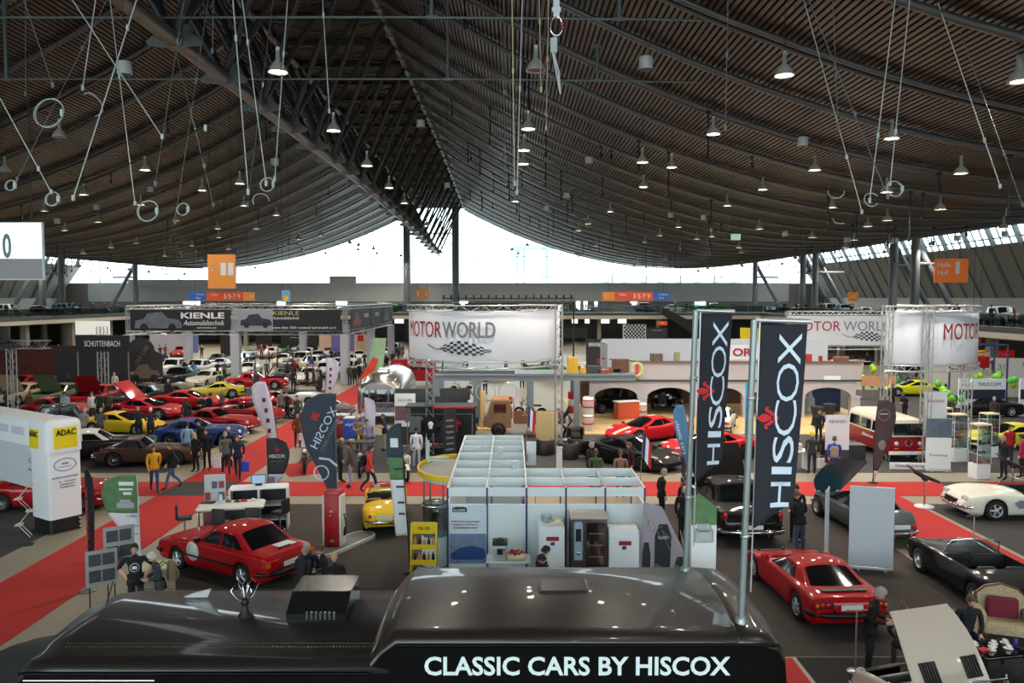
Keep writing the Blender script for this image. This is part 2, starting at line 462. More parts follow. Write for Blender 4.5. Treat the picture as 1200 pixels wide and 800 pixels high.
struct('floor_gallery', b, [mat('slab', (140, 134, 122), .8), mat('slab edge', (186, 180, 164), .7), mat('edge strip', (66, 68, 70), .6)])
t = thing('railing', 'glazed railing along the edge of the far gallery', 'railing', (0, 120.1, 4.9))
b = MB(); b.tube([(0, 0, 0), (0, 0, 1.2)], .035, 4); pm = b.mesh('post', STEEL)
for i in range(43): obj('post', pm, t, (-57+i*2.26, 0, 0))
b = MB(); b.tube([(-57, 0, 1.2), (38, 0, 1.2)], .05, 6); b.build('handrail', STEEL, t)
b = MB(); b.box(-57, 38, -.01, .01, .08, 1.15); b.build('glass_panel', glassmat('pale rail glass', (190, 215, 215), .15), t)
# escalator from the far gallery
t = thing('escalator', 'dark escalator descending from the far gallery', 'escalator')
xa = At(775, 372, 118)[0]; xb = At(812, 395, 112)[0]
b = MB(); b.prism([(xa, 4.9), (xa, 5.9), (xb+2, 3.2), (xb+6, .5), (xb+6, 0), (xb+4, 0)], 1.6, 0, 'xz', 117.5); b.build('balustrade', BLACK, t)
# rear wall: glazed end behind the viewer
b = MB(); b.box(-79, 55, YB-.5, YB, 0, 5.5)
for x in range(-72, 48, 6): b.box(x-.08, x+.08, YB-.3, YB-.1, 5.5, 24)
struct('wall_rear', b, CONC)
b = MB(); b.grid([[(x, YB-.2, 5.5) for x in xs], [(x, YB-.2, roofz(max(abs(x-CX)-4, 0), YB)+.3) for x in xs]], 0, False); struct('window_4', b, glassmat('curtain glazing'))

# ================================================================ carpets
def rect(name, x0, x1, y0, y1, z, m, label, cat='carpet', group=None):
    b = MB(); b.box(x0, x1, y0, y1, .0, z); return tag(b.build(name, m), label, cat, group)
REDC = mat('red carpet', (180, 36, 32), .9, noise=.06, nscale=2); GREYC = mat('grey carpet', (60, 58, 57), .95, noise=.1, nscale=3)
DARKC = mat('charcoal carpet', (30, 28, 28), .95, noise=.1, nscale=3); BRC = mat('brown grey carpet', (62, 55, 51), .95, noise=.1, nscale=3)
rect('red_carpet', -12.95, -10.6, 10, 28.55, .012, REDC, 'long red carpet runner along the left aisle in front of the cross aisle')
rect('red_carpet', -12.95, -10.6, 30.75, 104, .012, REDC, 'long red carpet runner leading away past the red cars to the far stands')
rect('red_carpet', -50, -12.95, 28.55, 30.75, .012, REDC, 'red cross aisle carpet left of the dark square')
rect('red_carpet', -10.6, 16.6, 28.55, 30.75, .013, REDC, 'red cross aisle carpet in the middle of the hall')
rect('red_carpet', 18.4, 38, 28.55, 30.75, .012, REDC, 'red cross aisle carpet at the right by the telescopes')
rect('dark_carpet_square', -12.95, -10.6, 28.55, 30.75, .013, GREYC, 'dark square where the red carpets cross at the left')
rect('dark_carpet_square', 16.6, 18.4, 28.55, 30.75, .013, GREYC, 'dark square in the red aisle behind the left telescope')
rect('red_carpet', 11.9, 14.1, 8, 28.55, .012, REDC, 'red carpet runner between the grey E-type and the white roadster')
rect('red_carpet', 3.6, 5.6, 6, 15.5, .016, REDC, 'red carpet strip beside the black bus rear corner')
rect('stand_carpet', -9.4, 11.0, 15.6, 27.4, .01, BRC, 'brown grey stand carpet around the red saloon and petrol pump')
rect('stand_carpet', 5.7, 11.8, 8, 15.55, .009, DARKC, 'dark stand carpet under the red coupe')
rect('stand_carpet', -40, -14.2, 8, 27.4, .01, GREYC, 'grey stand carpet under the inflatable arch')
rect('stand_carpet', 14.3, 38, 8, 27.4, .01, GREYC, 'grey stand carpet under the white roadster')
rect('stand_carpet', -50, -14.3, 32.4, 62, .01, GREYC, 'large dark stand carpet under the rows of red classic cars')
rect('stand_carpet', -9.4, 11.4, 32.4, 41.4, .01, GREYC, 'grey stand carpet under the black supercar and leather armchairs')
rect('stand_carpet', 11.5, 38, 32.4, 62, .01, GREYC, 'grey stand carpet around the red and cream camper van')
b = MB(); b.box(-.95, .95, -1.25, 1.25, 0, .01)
gx, gy = G(357, 549); tag(b.build('diamond_rug', REDC, None, (gx, gy, .002), 30), 'red square rug under the motorcycle', 'rug')
rect('plywood_floor', 3.6, 21.5, 41.45, 56, .05, mat('plywood', (196, 168, 118), .6, noise=.12, nscale=2), 'pale plywood floor of the arcade building', 'platform')

# ================================================================ high-bay lamps
LBODY = mat('lamp aluminium', (206, 206, 202), .4, .35); BULB = mat('lamp bulb', (255, 236, 205), .5, 0, 0, LAMPE)
def lamp_mesh():
    b = MB(); b.lathe([(.03,.62),(.06,.6),(.07,.34),(.1,.3),(.16,.24),(.24,.14),(.29,0),(.3,-.03),(.285,-.03),(.26,.03)], 20)
    b.bbox(0, 0, .66, .1, .06, .12)
    g = MB(); g.lathe([(.0,.02),(.26,.02)], 20); w = MB(); w.tube([(0,0,.6),(0,0,1)], .012, 4)
    return b.mesh('reflector', LBODY), g.mesh('bulb_glass', BULB), w.mesh('suspension_cable', DSTEEL)
LM = lamp_mesh()
OFFM = mat('unlit lamp glass', (120, 118, 112), .3)
offme = LM[1].copy(); offme.materials.clear(); offme.materials.append(OFFM)
def lampxyz(px, py):
    d = ray(px, py); Y = 8.0; best = None
    while Y < 128:
        t = Y/d[1]; x = t*d[0]; h = CAMH+t*d[2]; u = abs(x-CX)-4
        lim = min(13.9, roofz(max(u, 0), Y)-.85)
        if h >= lim: break
        Y += .1
    return (x, Y, h)
def add_lamp(px, py, label, group=None, lit=True, loc=None):
    x, Y, h = loc or lampxyz(px, py)
    t = thing('pendant_lamp', label, 'lamp', (x, Y, h), 0, group)
    obj('reflector', LM[0], t); obj('bulb_glass', LM[1] if lit else offme, t)
    u = abs(x-CX)-4; top = roofz(u, Y) if u > 0 else zbot(Y)
    w = MB(); w.tube([(0,0,.7),(0,0,max(top-h-.05, .75))], .012, 4); w.build('suspension_cable', DSTEEL, t)
    if lit:
        l = bpy.data.lights.new('high_bay_lamp', 'SPOT'); l.energy = LAMPW; l.spot_size = R(150); l.spot_blend = .6; l.shadow_soft_size = .25; l.color = (1, .91, .8)
        o = bpy.data.objects.new('lamp_light', l); C.objects.link(o); o.location = (x, Y, h-.06)
NEAR = [(326, 84, 'large glowing bell pendant lamp left of the thick roof chord', 1), (919, 88, 'largest glowing bell pendant lamp in the upper right', 1),
 (391, 153, 'glowing bell pendant lamp in front of the truss diagonals', 1), (628, 82, 'unlit bell pendant lamp high beside the hanging ropes', 0),
 (619, 151, 'glowing bell pendant lamp just below the hanging red-tipped rope', 1), (836, 157, 'glowing bell pendant lamp below left of the largest lamp', 1),
 (1045, 162, 'glowing bell pendant lamp between two long white ropes', 1), (70, 160, 'unlit bell pendant lamp in the left wire loops', 0),
 (6, 200, 'unlit bell pendant lamp at the left picture edge', 0), (1193, 95, 'unlit bell pendant lamp at the upper right edge', 0),
 (170, 199, 'glowing bell pendant lamp right of the left wire loops', 1), (787, 196, 'glowing bell pendant lamp right of the hanging ropes', 1),
 (955, 199, 'glowing bell pendant lamp below the white box light', 1), (1126, 203, 'glowing bell pendant lamp far right below the roof tie', 1),
 (430, 194, 'glowing bell pendant lamp left of the drum speaker at the ridge', 1)]
for px, py, lab, on in NEAR: add_lamp(px, py, lab, None, bool(on))
MID = [(237,223),(98,228),(52,247),(115,260),(165,240),(286,241),(255,268),(281,215),(456,220),(474,238),(500,264),(613,192),(614,176),(604,236),(754,219),(753,190),
 (894,222),(852,241),(975,243),(1039,225),(1040,258),(1102,245),(1176,267),(1196,95),(324,252),(300,268),(206,258),(76,270),(130,290),(795,266),(834,277),(991,290),(890,268),(952,278),(1001,281),(866,290),
 (1017,265),(1042,285),(715,248),(689,262),(773,276),(756,284),(817,280),(869,296),(932,303),(730,292),(678,270),(350,280),(225,288),(160,285),(97,297),(193,300),(236,305),(256,278),(268,292),(338,288),(376,276),(410,285),(438,292),(470,300)]
for px, py in MID: add_lamp(px, py, 'small glowing bell pendant lamp hanging far down the hall', 'bell lamps hanging far down the hall')
# lamps behind the viewer, continuing the rows
for x in (-50, -30, 9, 30):
    for y in (-10, 4): add_lamp(0, 0, 'bell pendant lamp above the near hall end', 'bell lamps at the near hall end', True, (x, y, 11.6 if abs(x) > 15 else 13.5))
for Y in (62, 78, 92, 104, 114, 124):
    for x in (-64, -52, -41, -30, -22, 0, 9, 18, 28, 41):
        if Y < 100 and -50 < x < 40: continue
        z = roofz(abs(x-CX)-4, Y)-1.1-(.5 if x < 0 else 0); add_lamp(0, 0, 'tiny bell pendant lamp hanging before the far glazing' if Y > 100 else 'small bell pendant lamp above the side gallery', 'bell lamps before the far glazing' if Y > 100 else 'bell lamps above the side galleries', True, (x+(Y % 3), Y, min(z, 14)))
# drum loudspeakers
DRUM = mat('drum speaker', (196, 202, 204), .5)
k = 0
DL = [(146, 80, 24, 'white drum loudspeaker hanging in the upper left'), (757, 74, 25, 'white drum loudspeaker hanging in the upper right of centre'),
      (493, 145, 42, 'white drum loudspeaker beside the right truss chord'), (941, 153, 34, 'white drum loudspeaker hanging below the largest lamp'),
      (690, 188, 46, 'grey drum loudspeaker right of the ropes'), (322, 190, 44, 'grey drum loudspeaker near the left wire coils')]
FARD = [(176,222),(113,243),(67,259),(825,219),(1051,196),(1123,225),(921,241),(993,257),(664,229),(786,252),(524,217),(640,244),(1178,245),(1050,266)]
for e in DL+[(px, py, 60, None) for px, py in FARD]:
    px, py, Y, lab = e; x, y_, z = At(px, py, Y)
    u = max(abs(x-CX)-4, 0); z = min(z, roofz(u, Y)-.9)
    t = thing('drum_loudspeaker', lab or 'distant pale drum loudspeaker hanging under the roof', 'loudspeaker', (x, Y, z), 0, None if lab else 'distant drum loudspeakers')
    b = MB(); b.lathe([(0,.19),(.2,.19),(.215,.17),(.215,-.17),(.2,-.19)], 20); b.build('housing', DRUM, t)
    b = MB(); b.lathe([(0,-.18),(.2,-.18)], 20); b.build('grille', DSTEEL, t)
    top = (roofz(u, Y) if abs(x-CX) > 4 else htop(Y))-z-.3
    b = MB(); b.tube([(-.12,0,.19),(0,0,min(.9, top)),(.12,0,.19)], .012, 4); b.tube([(0,0,min(.9, top)),(0,0,top)], .012, 4); b.build('cable', DSTEEL, t)

# ================================================================ hanging ropes and wire coils
ROPE = mat('pale rope', (196, 206, 206), .6); ROPED = mat('grey wire rope', (110, 116, 116), .6); ROPEY = mat('cream rope', (206, 190, 160), .7)
def rope(x1, y1, x2, y2, Y, lab, m=ROPE, r=.018, sag=0):
    a = Vector(At(x1, y1, Y)); c = Vector(At(x2, y2, Y)); d = (a-c)
    if y1 <= 4 and d.z > 0:
        u = max(abs(a.x-CX)-4, 0); top = roofz(u, Y) if abs(a.x-CX) > 4 else htop(Y)
        k = (top-.2-c.z)/d.z; a = c+d*max(k, 1)
    pts = [a+(c-a)*t+Vector((sag*sin(pi*t), 0, -abs(sag)*sin(pi*t))) for t in (0, .25, .5, .75, 1)]
    b = MB(); b.tube([tuple(p-a) for p in pts], r, 5)
    b.bbox(*(pts[-1]-a), .055, .05, .12)
    b.bbox(*(pts[-2]-a), .05, .05, .12)
    o = b.build('hanging_rope', m, None, tuple(a)); tag(o, lab, 'rope', None)
RP = [(28,0,62,100,'leftmost thin grey rope crossing the roof','d'),(85,0,190,160,'long pale rope slanting right through the upper left',''),(112,0,97,103,'pale rope ending at the wire coil clamp',''),
 (125,0,20,210,'grey rope slanting left behind the coil clamp','d'),(129,0,158,238,'pale rope falling straight to the yellow-ringed coil',''),(160,0,86,232,'pale rope sweeping down left past the drum speaker',''),
 (0,115,60,225,'pale rope from the left edge down to the small coil',''),(216,0,182,215,'grey rope right of the drum speaker','d'),(244,0,205,260,'thin rope crossing over the thick chord','d'),(205,55,250,240,'thin rope slanting right under the thick chord','d'),
 (273,0,291,225,'pale rope falling beside the truss node',''),(284,0,312,215,'second pale rope next to the truss node',''),(337,0,322,210,'pale rope ending at the loose coil left of the ridge',''),
 (378,0,386,130,'pale rope in front of the truss diagonals',''),(320,0,290,240,'grey rope crossing the truss diagonals','d'),(600,0,603,215,'cream rope hanging beside the long wire','y'),
 (612,0,606,225,'pale wire with hook left of the red-tipped rope',''),(632,0,634,105,'cream rope with red wrapped end','y'),(643,0,640,150,'pale rope ending in a forked strap','y'),
 (942,0,1010,248,'long rope slanting right in the upper right',''),(948,0,1040,230,'second long rope slanting right in the upper right','d'),(1049,0,1019,235,'long pale rope falling to the twisted coils',''),
 (1066,0,1043,215,'long pale rope right of the twisted coils',''),(1098,0,1172,218,'thin rope slanting toward the right edge',''),(1112,0,1198,240,'thin rope near the right edge','d'),
 (853,0,850,150,'thin grey wire left of the largest lamp','d'),(976,0,982,150,'thin grey wire right of the largest lamp','d'),(250,0,249,60,'thin wire before the lamp at upper left','d'),(590,0,592,210,'grey wire left of the cream rope','d'),(30,0,30,110,'thin vertical wire at far left','d')]
for i, (x1,y1,x2,y2,lab,k) in enumerate(RP):
    Y = 17.5+(i % 5)*1.3; m = {'': ROPE, 'd': ROPED, 'y': ROPEY}[k]
    rope(x1,y1,x2,y2,Y,lab,m,.014 if k != 'd' else .011)
def coil(px, py, rad, Y, lab, tilt=0, a0=0, a1=360, m=ROPE):
    c = Vector(At(px, py, Y)); r = rad*Y/F; b = MB(); n = 22; full = a1-a0 >= 360
    for q in (0, .04) if full else (0,):
        b.tube([(r*(1-q)*cos(R(a0+(a1-a0)*k/n)), q+.3*r*sin(R(tilt+360*k/n)), r*(1+q)*sin(R(a0+(a1-a0)*k/n))) for k in range(n if full else n+1)], .012, 5, 0, True, full)
    if full: b.bbox(r*.9, 0, 0, .06, .05, .14)
    tag(b.build('wire_coil', m, None, tuple(c)), lab, 'wire coil')
for e in [(57,132,17,17.5,'large wire hoop at the left of the clamp'),(104,124,14,18,'open wire hoop hanging right of the clamp',0,-60,110),(12,217,6,18.8,'small wire coil at the left edge'),
          (61,233,8,18,'small round coil at the low end of the left ropes'),(173,247,12,18,'round coil under the yellow-ringed rope'),(313,216,8,19,'round coil hanging left of the ridge'),(306,236,9,19,'open wire loop below the coil left of the ridge',0,0,200),
          (1049,221,9,19,'round coil right of the long white ropes'),(1021,234,8,19,'twisted coil at the end of the long rope',0,30,330),(980,223,9,19.5,'tangled cream coil in the upper right',0,180,360,ROPEY),
          (985,253,9,19.5,'dangling cream strap below the right coils',0,200,300,ROPEY),(240,150,1,18,'tiny clamp loop on the left rope'),(214,245,7,20,'faint wire loops over the left roof')]:
    coil(*e)
# big karabiner sling at the top centre
t = thing('rope_sling', 'steel karabiner sling with red stripes hanging at the top centre', 'sling', At(652, 22, 16))
sc = 16/F
b = MB(); b.tube([(7*sc*cos(a)*(1), 0, -8*sc+ (11*sc)*sin(a)) for a in [2*pi*k/20 for k in range(20)]], .026, 6, 0, True, True); b.build('karabiner', CHROME, t)
b = MB(); b.bbox(0, 0, 14*sc, .12, .06, .4); b.bbox(0,0,10*sc,.18,.07,.08); b.build('shackle', ALU, t)
b = MB(); b.tube([(0,0,14*sc),(.02,0,roofz(8.8, 16)-14.1)], .02, 5); b.build('rope', ROPE, t)
b = MB(); b.tube([(-2*sc,0,-20*sc),(-4*sc,0,-38*sc),(0,0,-60*sc),(5*sc,0,-85*sc)], .02, 5); b.tube([(-1*sc,0,-20*sc),(-3*sc,0,-38*sc),(3*sc,0,-60*sc),(5*sc,0,-85*sc)], .02, 5); b.bbox(-3*sc,0,-30*sc,.13,.08,.28); b.build('strap', ROPE, t)
b = MB(); b.bbox(7*sc,0,-5*sc,.06,.06,.04); b.bbox(7*sc,0,-10*sc,.06,.06,.04); b.build('red_stripes', mat('red tape', (190,30,40), .5), t)
# ================================================================ people
def _seg_reg(p, segs):
    best = None; bd = 1e9
    for a, b, r, w in segs:
        ab = b-a; t = max(0, min(1, (p-a).dot(ab)/max(ab.length_squared, 1e-9))); d = (p-(a+ab*t)).length-w
        if d < bd: bd = d; best = r
    return best
POSES = {}
def person_meshes(pose, fem=False):
    key = (pose, fem)
    if key in POSES: return POSES[key]
    V = Vector
    lean = {'bend': 32, 'look': 10, 'sit': 8, 'crouch': 25}.get(pose, 2)
    hz = {'sit': .50, 'crouch': .62}.get(pose, .93)
    L = R(lean)
    def tor(h, x=0, y=0):   # point at height h above the hip along the leaning torso
        return V((sin(L)*h+x*cos(L), y, hz+cos(L)*h-x*sin(L)))
    sw = .175 if fem else .195; hw = .1 if fem else .09
    J = {}
    J['pel'] = tor(0); J['bel'] = tor(.17); J['che'] = tor(.36, .01); J['neb'] = tor(.53, -.01); J['nec'] = tor(.6, .015)
    segs = []; verts = []; rad = []; edges = []
    def vt(p, r): verts.append(p); rad.append(r); return len(verts)-1
    pel = vt(J['pel'], (.15 if fem else .145, .115)); bel = vt(J['bel'], (.12 if fem else .145, .105)); che = vt(J['che'], (.15 if fem else .17, .12))
    neb = vt(J['neb'], (.085, .075)); nec = vt(J['nec'], (.056, .056))
    edges += [(pel, bel), (bel, che), (che, neb), (neb, nec)]
    segs += [(J['pel'], J['bel'], 0, .15), (J['bel'], J['che'], 0, .16), (J['che'], J['neb']-V((0,0,.02)), 0, .15), (J['neb'], J['nec'], 2, .05)]
    hands = []
    for sd in (1, -1):
        if pose == 'walk': kn, an = (V((.2, sd*.09, .50)), V((.28, sd*.08, .09))) if sd > 0 else (V((-.02, sd*.09, .49)), V((-.33, sd*.08, .15)))
        elif pose == 'sit': kn, an = V((.45, sd*.12, .50)), V((.45, sd*.12, .08))
        elif pose == 'crouch': kn, an = V((.36, sd*.15, .50)), V((.02, sd*.12, .09))
        elif pose == 'bend': kn, an = V((.02, sd*.1, .50)), V((-.03, sd*.1, .08))
        else: kn, an = V((.02+.01*sd, sd*.105, .49)), V((0, sd*.115, .08))
        toe = an+V((.17, sd*.02, -.045)) if pose != 'walk' or sd > 0 else an+V((.14, 0, -.1))
        h = J['pel']+V((0, sd*hw, -.03))
        a = vt(h, (.095, .1)); k = vt(kn, (.06, .062)); c = vt((kn+an)/2+V((-.015, 0, .04)), (.055, .058)); n = vt(an, (.043, .043)); t = vt(toe, (.043, .03))
        edges += [(pel, a), (a, k), (k, c), (c, n), (n, t)]
        segs += [(h, kn, 1, .09), (kn, an+V((0,0,.05)), 1, .06), (an, toe, 3, .05)]
        sh = tor(.5, 0, sd*sw)
        if pose in ('stand', 'hands'): el, wr = tor(.22, -.05, sd*.235), tor(-.02, .03, sd*.225)
        elif pose == 'walk': el, wr = tor(.23, -.10*sd, sd*.24), tor(.0, (-.14 if sd > 0 else .18), sd*.21)
        elif pose in ('phone', 'look'): el, wr = tor(.23, .0, sd*.25), tor(.24, .26, sd*.10)
        elif pose == 'hip': el, wr = tor(.25, -.14, sd*.36), tor(.07, -.01, sd*.19)
        elif pose == 'point': el, wr = (tor(.42, .26, -.22), tor(.45, .5, -.2)) if sd < 0 else (tor(.23, 0, .26), tor(0, .05, .26))
        elif pose == 'bend': el, wr = tor(.3, .22, sd*.22), tor(.18, .42, sd*.14)
        elif pose == 'sit': el, wr = tor(.2, .05, sd*.25), tor(.1, .28, sd*.14)
        else: el, wr = tor(.24, .12, sd*.24), tor(.12, .33, sd*.12)
        s_ = vt(sh, (.07, .07)); e = vt(el, (.05, .05)); w = vt(wr, (.036, .036))
        edges += [(che, s_), (s_, e), (e, w)]
        segs += [(sh, el, 0, .06), (el, wr, 7, .05)]
        d = (wr-el).normalized(); hands.append((wr, d, sd))
    me = bpy.data.meshes.new('p'); me.from_pydata([tuple(v) for v in verts], edges, [])
    o = bpy.data.objects.new('p', me); C.objects.link(o)
    m = o.modifiers.new('s', 'SKIN'); m.use_smooth_shade = True; m.branch_smoothing = .6
    o.modifiers.new('u', 'SUBSURF').levels = 1
    if not me.skin_vertices: me.attributes
    sk = me.skin_vertices[0].data if me.skin_vertices else None
    for i, r in enumerate(rad): sk[i].radius = r
    sk[0].use_root = True
    bpy.context.view_layer.update()
    ev = bpy.data.meshes.new_from_object(o.evaluated_get(bpy.context.evaluated_depsgraph_get()))
    b = MB(); b.v = [tuple(v.co) for v in ev.vertices]
    for p in ev.polygons:
        c = Vector(p.center); r = _seg_reg(c, segs)
        b.f.append(tuple(p.vertices)); b.m.append(r); b.sm.append(True)
    bpy.data.objects.remove(o); bpy.data.meshes.remove(ev); bpy.data.meshes.remove(me)
    # open collar showing the shirt
    # head
    hc = J['nec']+Vector((.035+sin(L)*.06, 0, .115))
    nod = R(lean+(18 if pose in ('phone', 'look', 'bend', 'crouch', 'sit') else 0))
    HM = Matrix.Translation(hc) @ Matrix.Rotation(nod, 4, 'Y')
    b.T = HM
    rows = []; n = 16
    for i in range(13):
        a = pi*i/12; z = -.122*cos(a); r0 = sin(a); row = []
        for k in range(n):
            t = 2*pi*k/n; x = .1*r0*cos(t); y = .077*r0*sin(t)
            if z < 0: y *= 1-.28*(-z/.122); x = x*(1-.12*(-z/.122))+.012*(-z/.122)
            row.append((x, y, z))
        rows.append(row)
    b.grid(rows, 2, True, True)
    b.add([(.092,.012,.02),(.092,-.012,.02),(.088,.02,-.03),(.088,-.02,-.03),(.122,0,-.026)], [(0,1,4),(0,4,2),(1,3,4),(2,4,3)], 2, True)  # nose
    for sd in (1, -1):
        b.ball((.082, sd*.032, .012), .013, 8, 5); b.ball((0, sd*.078, -.005), .028, 8, 2, (.6, .35, 1.1))
        b.tube([(.093, sd*.018, .034), (.086, sd*.048, .032)], .006, 4, 4)
    b.tube([(.084, -.025, -.062), (.094, 0, -.06), (.084, .025, -.062)], .007, 5, 6)
    b.T = None
    # hands: palm, four fingers and a thumb leaving the side
    for wr, d, sd in hands:
        side = Vector((0, 1, 0)); 
        if abs(d.y) > .8: side = Vector((1, 0, 0))
        s2 = (side-d*side.dot(d)).normalized(); nn = d.cross(s2).normalized()
        if pose in ('stand', 'walk', 'hands'): s2, nn = Vector((1, 0, 0)), Vector((0, -sd, 0))
        b.tube([wr-d*.02, wr+d*.03, wr+d*.085], [.03, .036, .034], 8, 2)
        for k in range(4):
            base = wr+d*.08+s2*((k-1.5)*.018); ln = (.062, .074, .07, .054)[k]
            b.tube([base, base+d*ln*.5+nn*.008, base+d*ln*.85+nn*.028, base+d*ln*.9+nn*.045], [.0095, .009, .008, .006], 5, 2)
        base = wr+d*.03+s2*.032
        b.tube([base, base+d*.03+s2*.022+nn*.012, base+d*.058+s2*.026+nn*.03], [.012, .011, .008], 5, 2)
    body = b.mesh('person', [BLACK]*8)
    # hair caps
    hair = {}
    for st in ('short', 'long', 'bald', 'cap'):
        h = MB(); h.T = HM
        rows = []
        for i in range(8):
            a = pi*.5*i/7; row = []
            for k in range(16):
                t = 2*pi*k/16; fr = max(0, cos(t))
                z0 = .07*fr-.05*(1-fr) if st != 'long' else (.06 if fr > .5 else -.17)
                if st == 'bald': z0 = -.05
                zz = z0+( (.02 if st == 'bald' else .133)-z0)*sin(a); rr = cos(a)**.6 if a < pi/2-.01 else 0.02
                if st == 'bald': rr = max(rr, .9)
                ex = 1.09 if st != 'cap' else 1.14
                if st == 'bald' and fr > .3: ex = .9
                row.append((.1*ex*rr*cos(t)-.006, .081*ex*rr*sin(t), zz))
            rows.append(row)
        h.grid(rows, 0, True, True)
        if st == 'cap': h.add([(.08,-.06,.05),(.08,.06,.05),(.18,.04,.035),(.18,-.04,.035),(.08,-.06,.06),(.08,.06,.06),(.18,.04,.042),(.18,-.04,.042)], [(0,1,2,3),(4,7,6,5),(0,4,5,1),(2,6,7,3)], 0)
        h.T = None
        hair[st] = h.mesh('hair', [BLACK])
    # jacket hem and collar
    c = MB(); c.T = Matrix.Translation(J['pel']) @ Matrix.Rotation(L, 4, 'Y')
    if pose not in ('sit', 'crouch'):
        c.lathe([(1.0, .12), (1.07, .0), (1.1, -.1), (1.02, -.1)], 18)
        c.v = [(0,0,0)]*0+[v for v in c.v]
        M_ = c.T; Mi = M_.inverted()
        c.v = [tuple(M_ @ Vector(((Mi @ Vector(v)).x*.125, (Mi @ Vector(v)).y*.175, (Mi @ Vector(v)).z))) for v in c.v]
    c.T = None
    POSES[key] = (body, hair, c.mesh('jacket_hem', [BLACK]))
    return POSES[key]
SKINS = [(214, 168, 142), (200, 152, 126), (222, 180, 156)]
LIP = mat('lips', (150, 80, 74), .5); EYE = mat('eyes', (30, 24, 22), .2)
HC = {'dark': (38, 30, 26), 'brown': (92, 66, 46), 'grey': (150, 148, 146), 'white': (205, 203, 200), 'blond': (196, 166, 116), 'yellow': (220, 190, 30), 'black': (22, 20, 20)}
def person(px, py, head, top, trou, label, pose='stand', hair='dark', hs='short', fem=False, h=1.75, z=0, shoes=(30, 28, 28), group=None, xy=None, hem=True, sleeve=None):
    x, y = xy or G(px, py, z)
    body, hm, cm = person_meshes(pose, fem)
    sk = mat('skin', SKINS[int(abs(px)*7+py) % 3], .55)
    o = bpy.data.objects.new('person', body); C.objects.link(o); o.location = (x, y, z+.005); o.rotation_euler[2] = R(head)
    sc = h/1.77; o.scale = (sc, sc, sc)
    tag(o, label, 'person', group)
    tm_ = mat('cloth', top, .85)
    for i, m in enumerate([tm_, mat('cloth', trou, .85), sk, mat('shoes', shoes, .5), mat('hair', HC[hair], .7), EYE, LIP, sk if sleeve else tm_]):
        o.material_slots[i].link = 'OBJECT'; o.material_slots[i].material = m
    ho = bpy.data.objects.new('cap' if hs == 'cap' else 'hair', hm[hs]); C.objects.link(ho); ho.parent = o
    ho.material_slots[0].link = 'OBJECT'; ho.material_slots[0].material = mat('hair', HC[hair], .7)
    if hem and len(cm.vertices):
        jo = bpy.data.objects.new('jacket', cm); C.objects.link(jo); jo.parent = o
        jo.material_slots[0].link = 'OBJECT'; jo.material_slots[0].material = tm_
    return o

# ================================================================ vehicles
def cr(pts, s):
    "smooth interpolation through (s, v) points"
    if s <= pts[0][0]: return pts[0][1]
    if s >= pts[-1][0]: return pts[-1][1]
    for i in range(len(pts)-1):
        if pts[i][0] <= s <= pts[i+1][0]: break
    def sl(k):
        if k <= 0 or k >= len(pts)-1:
            a, b = (pts[0], pts[1]) if k <= 0 else (pts[-2], pts[-1]); return (b[1]-a[1])/(b[0]-a[0])
        d0 = (pts[k][1]-pts[k-1][1])/(pts[k][0]-pts[k-1][0]); d1 = (pts[k+1][1]-pts[k][1])/(pts[k+1][0]-pts[k][0])
        return 0 if d0*d1 <= 0 else 2*d0*d1/(d0+d1)
    x0, y0 = pts[i]; x1, y1 = pts[i+1]; h = x1-x0; t = (s-x0)/h
    return (2*t**3-3*t*t+1)*y0+(t**3-2*t*t+t)*h*sl(i)+(-2*t**3+3*t*t)*y1+(t**3-t*t)*h*sl(i+1)
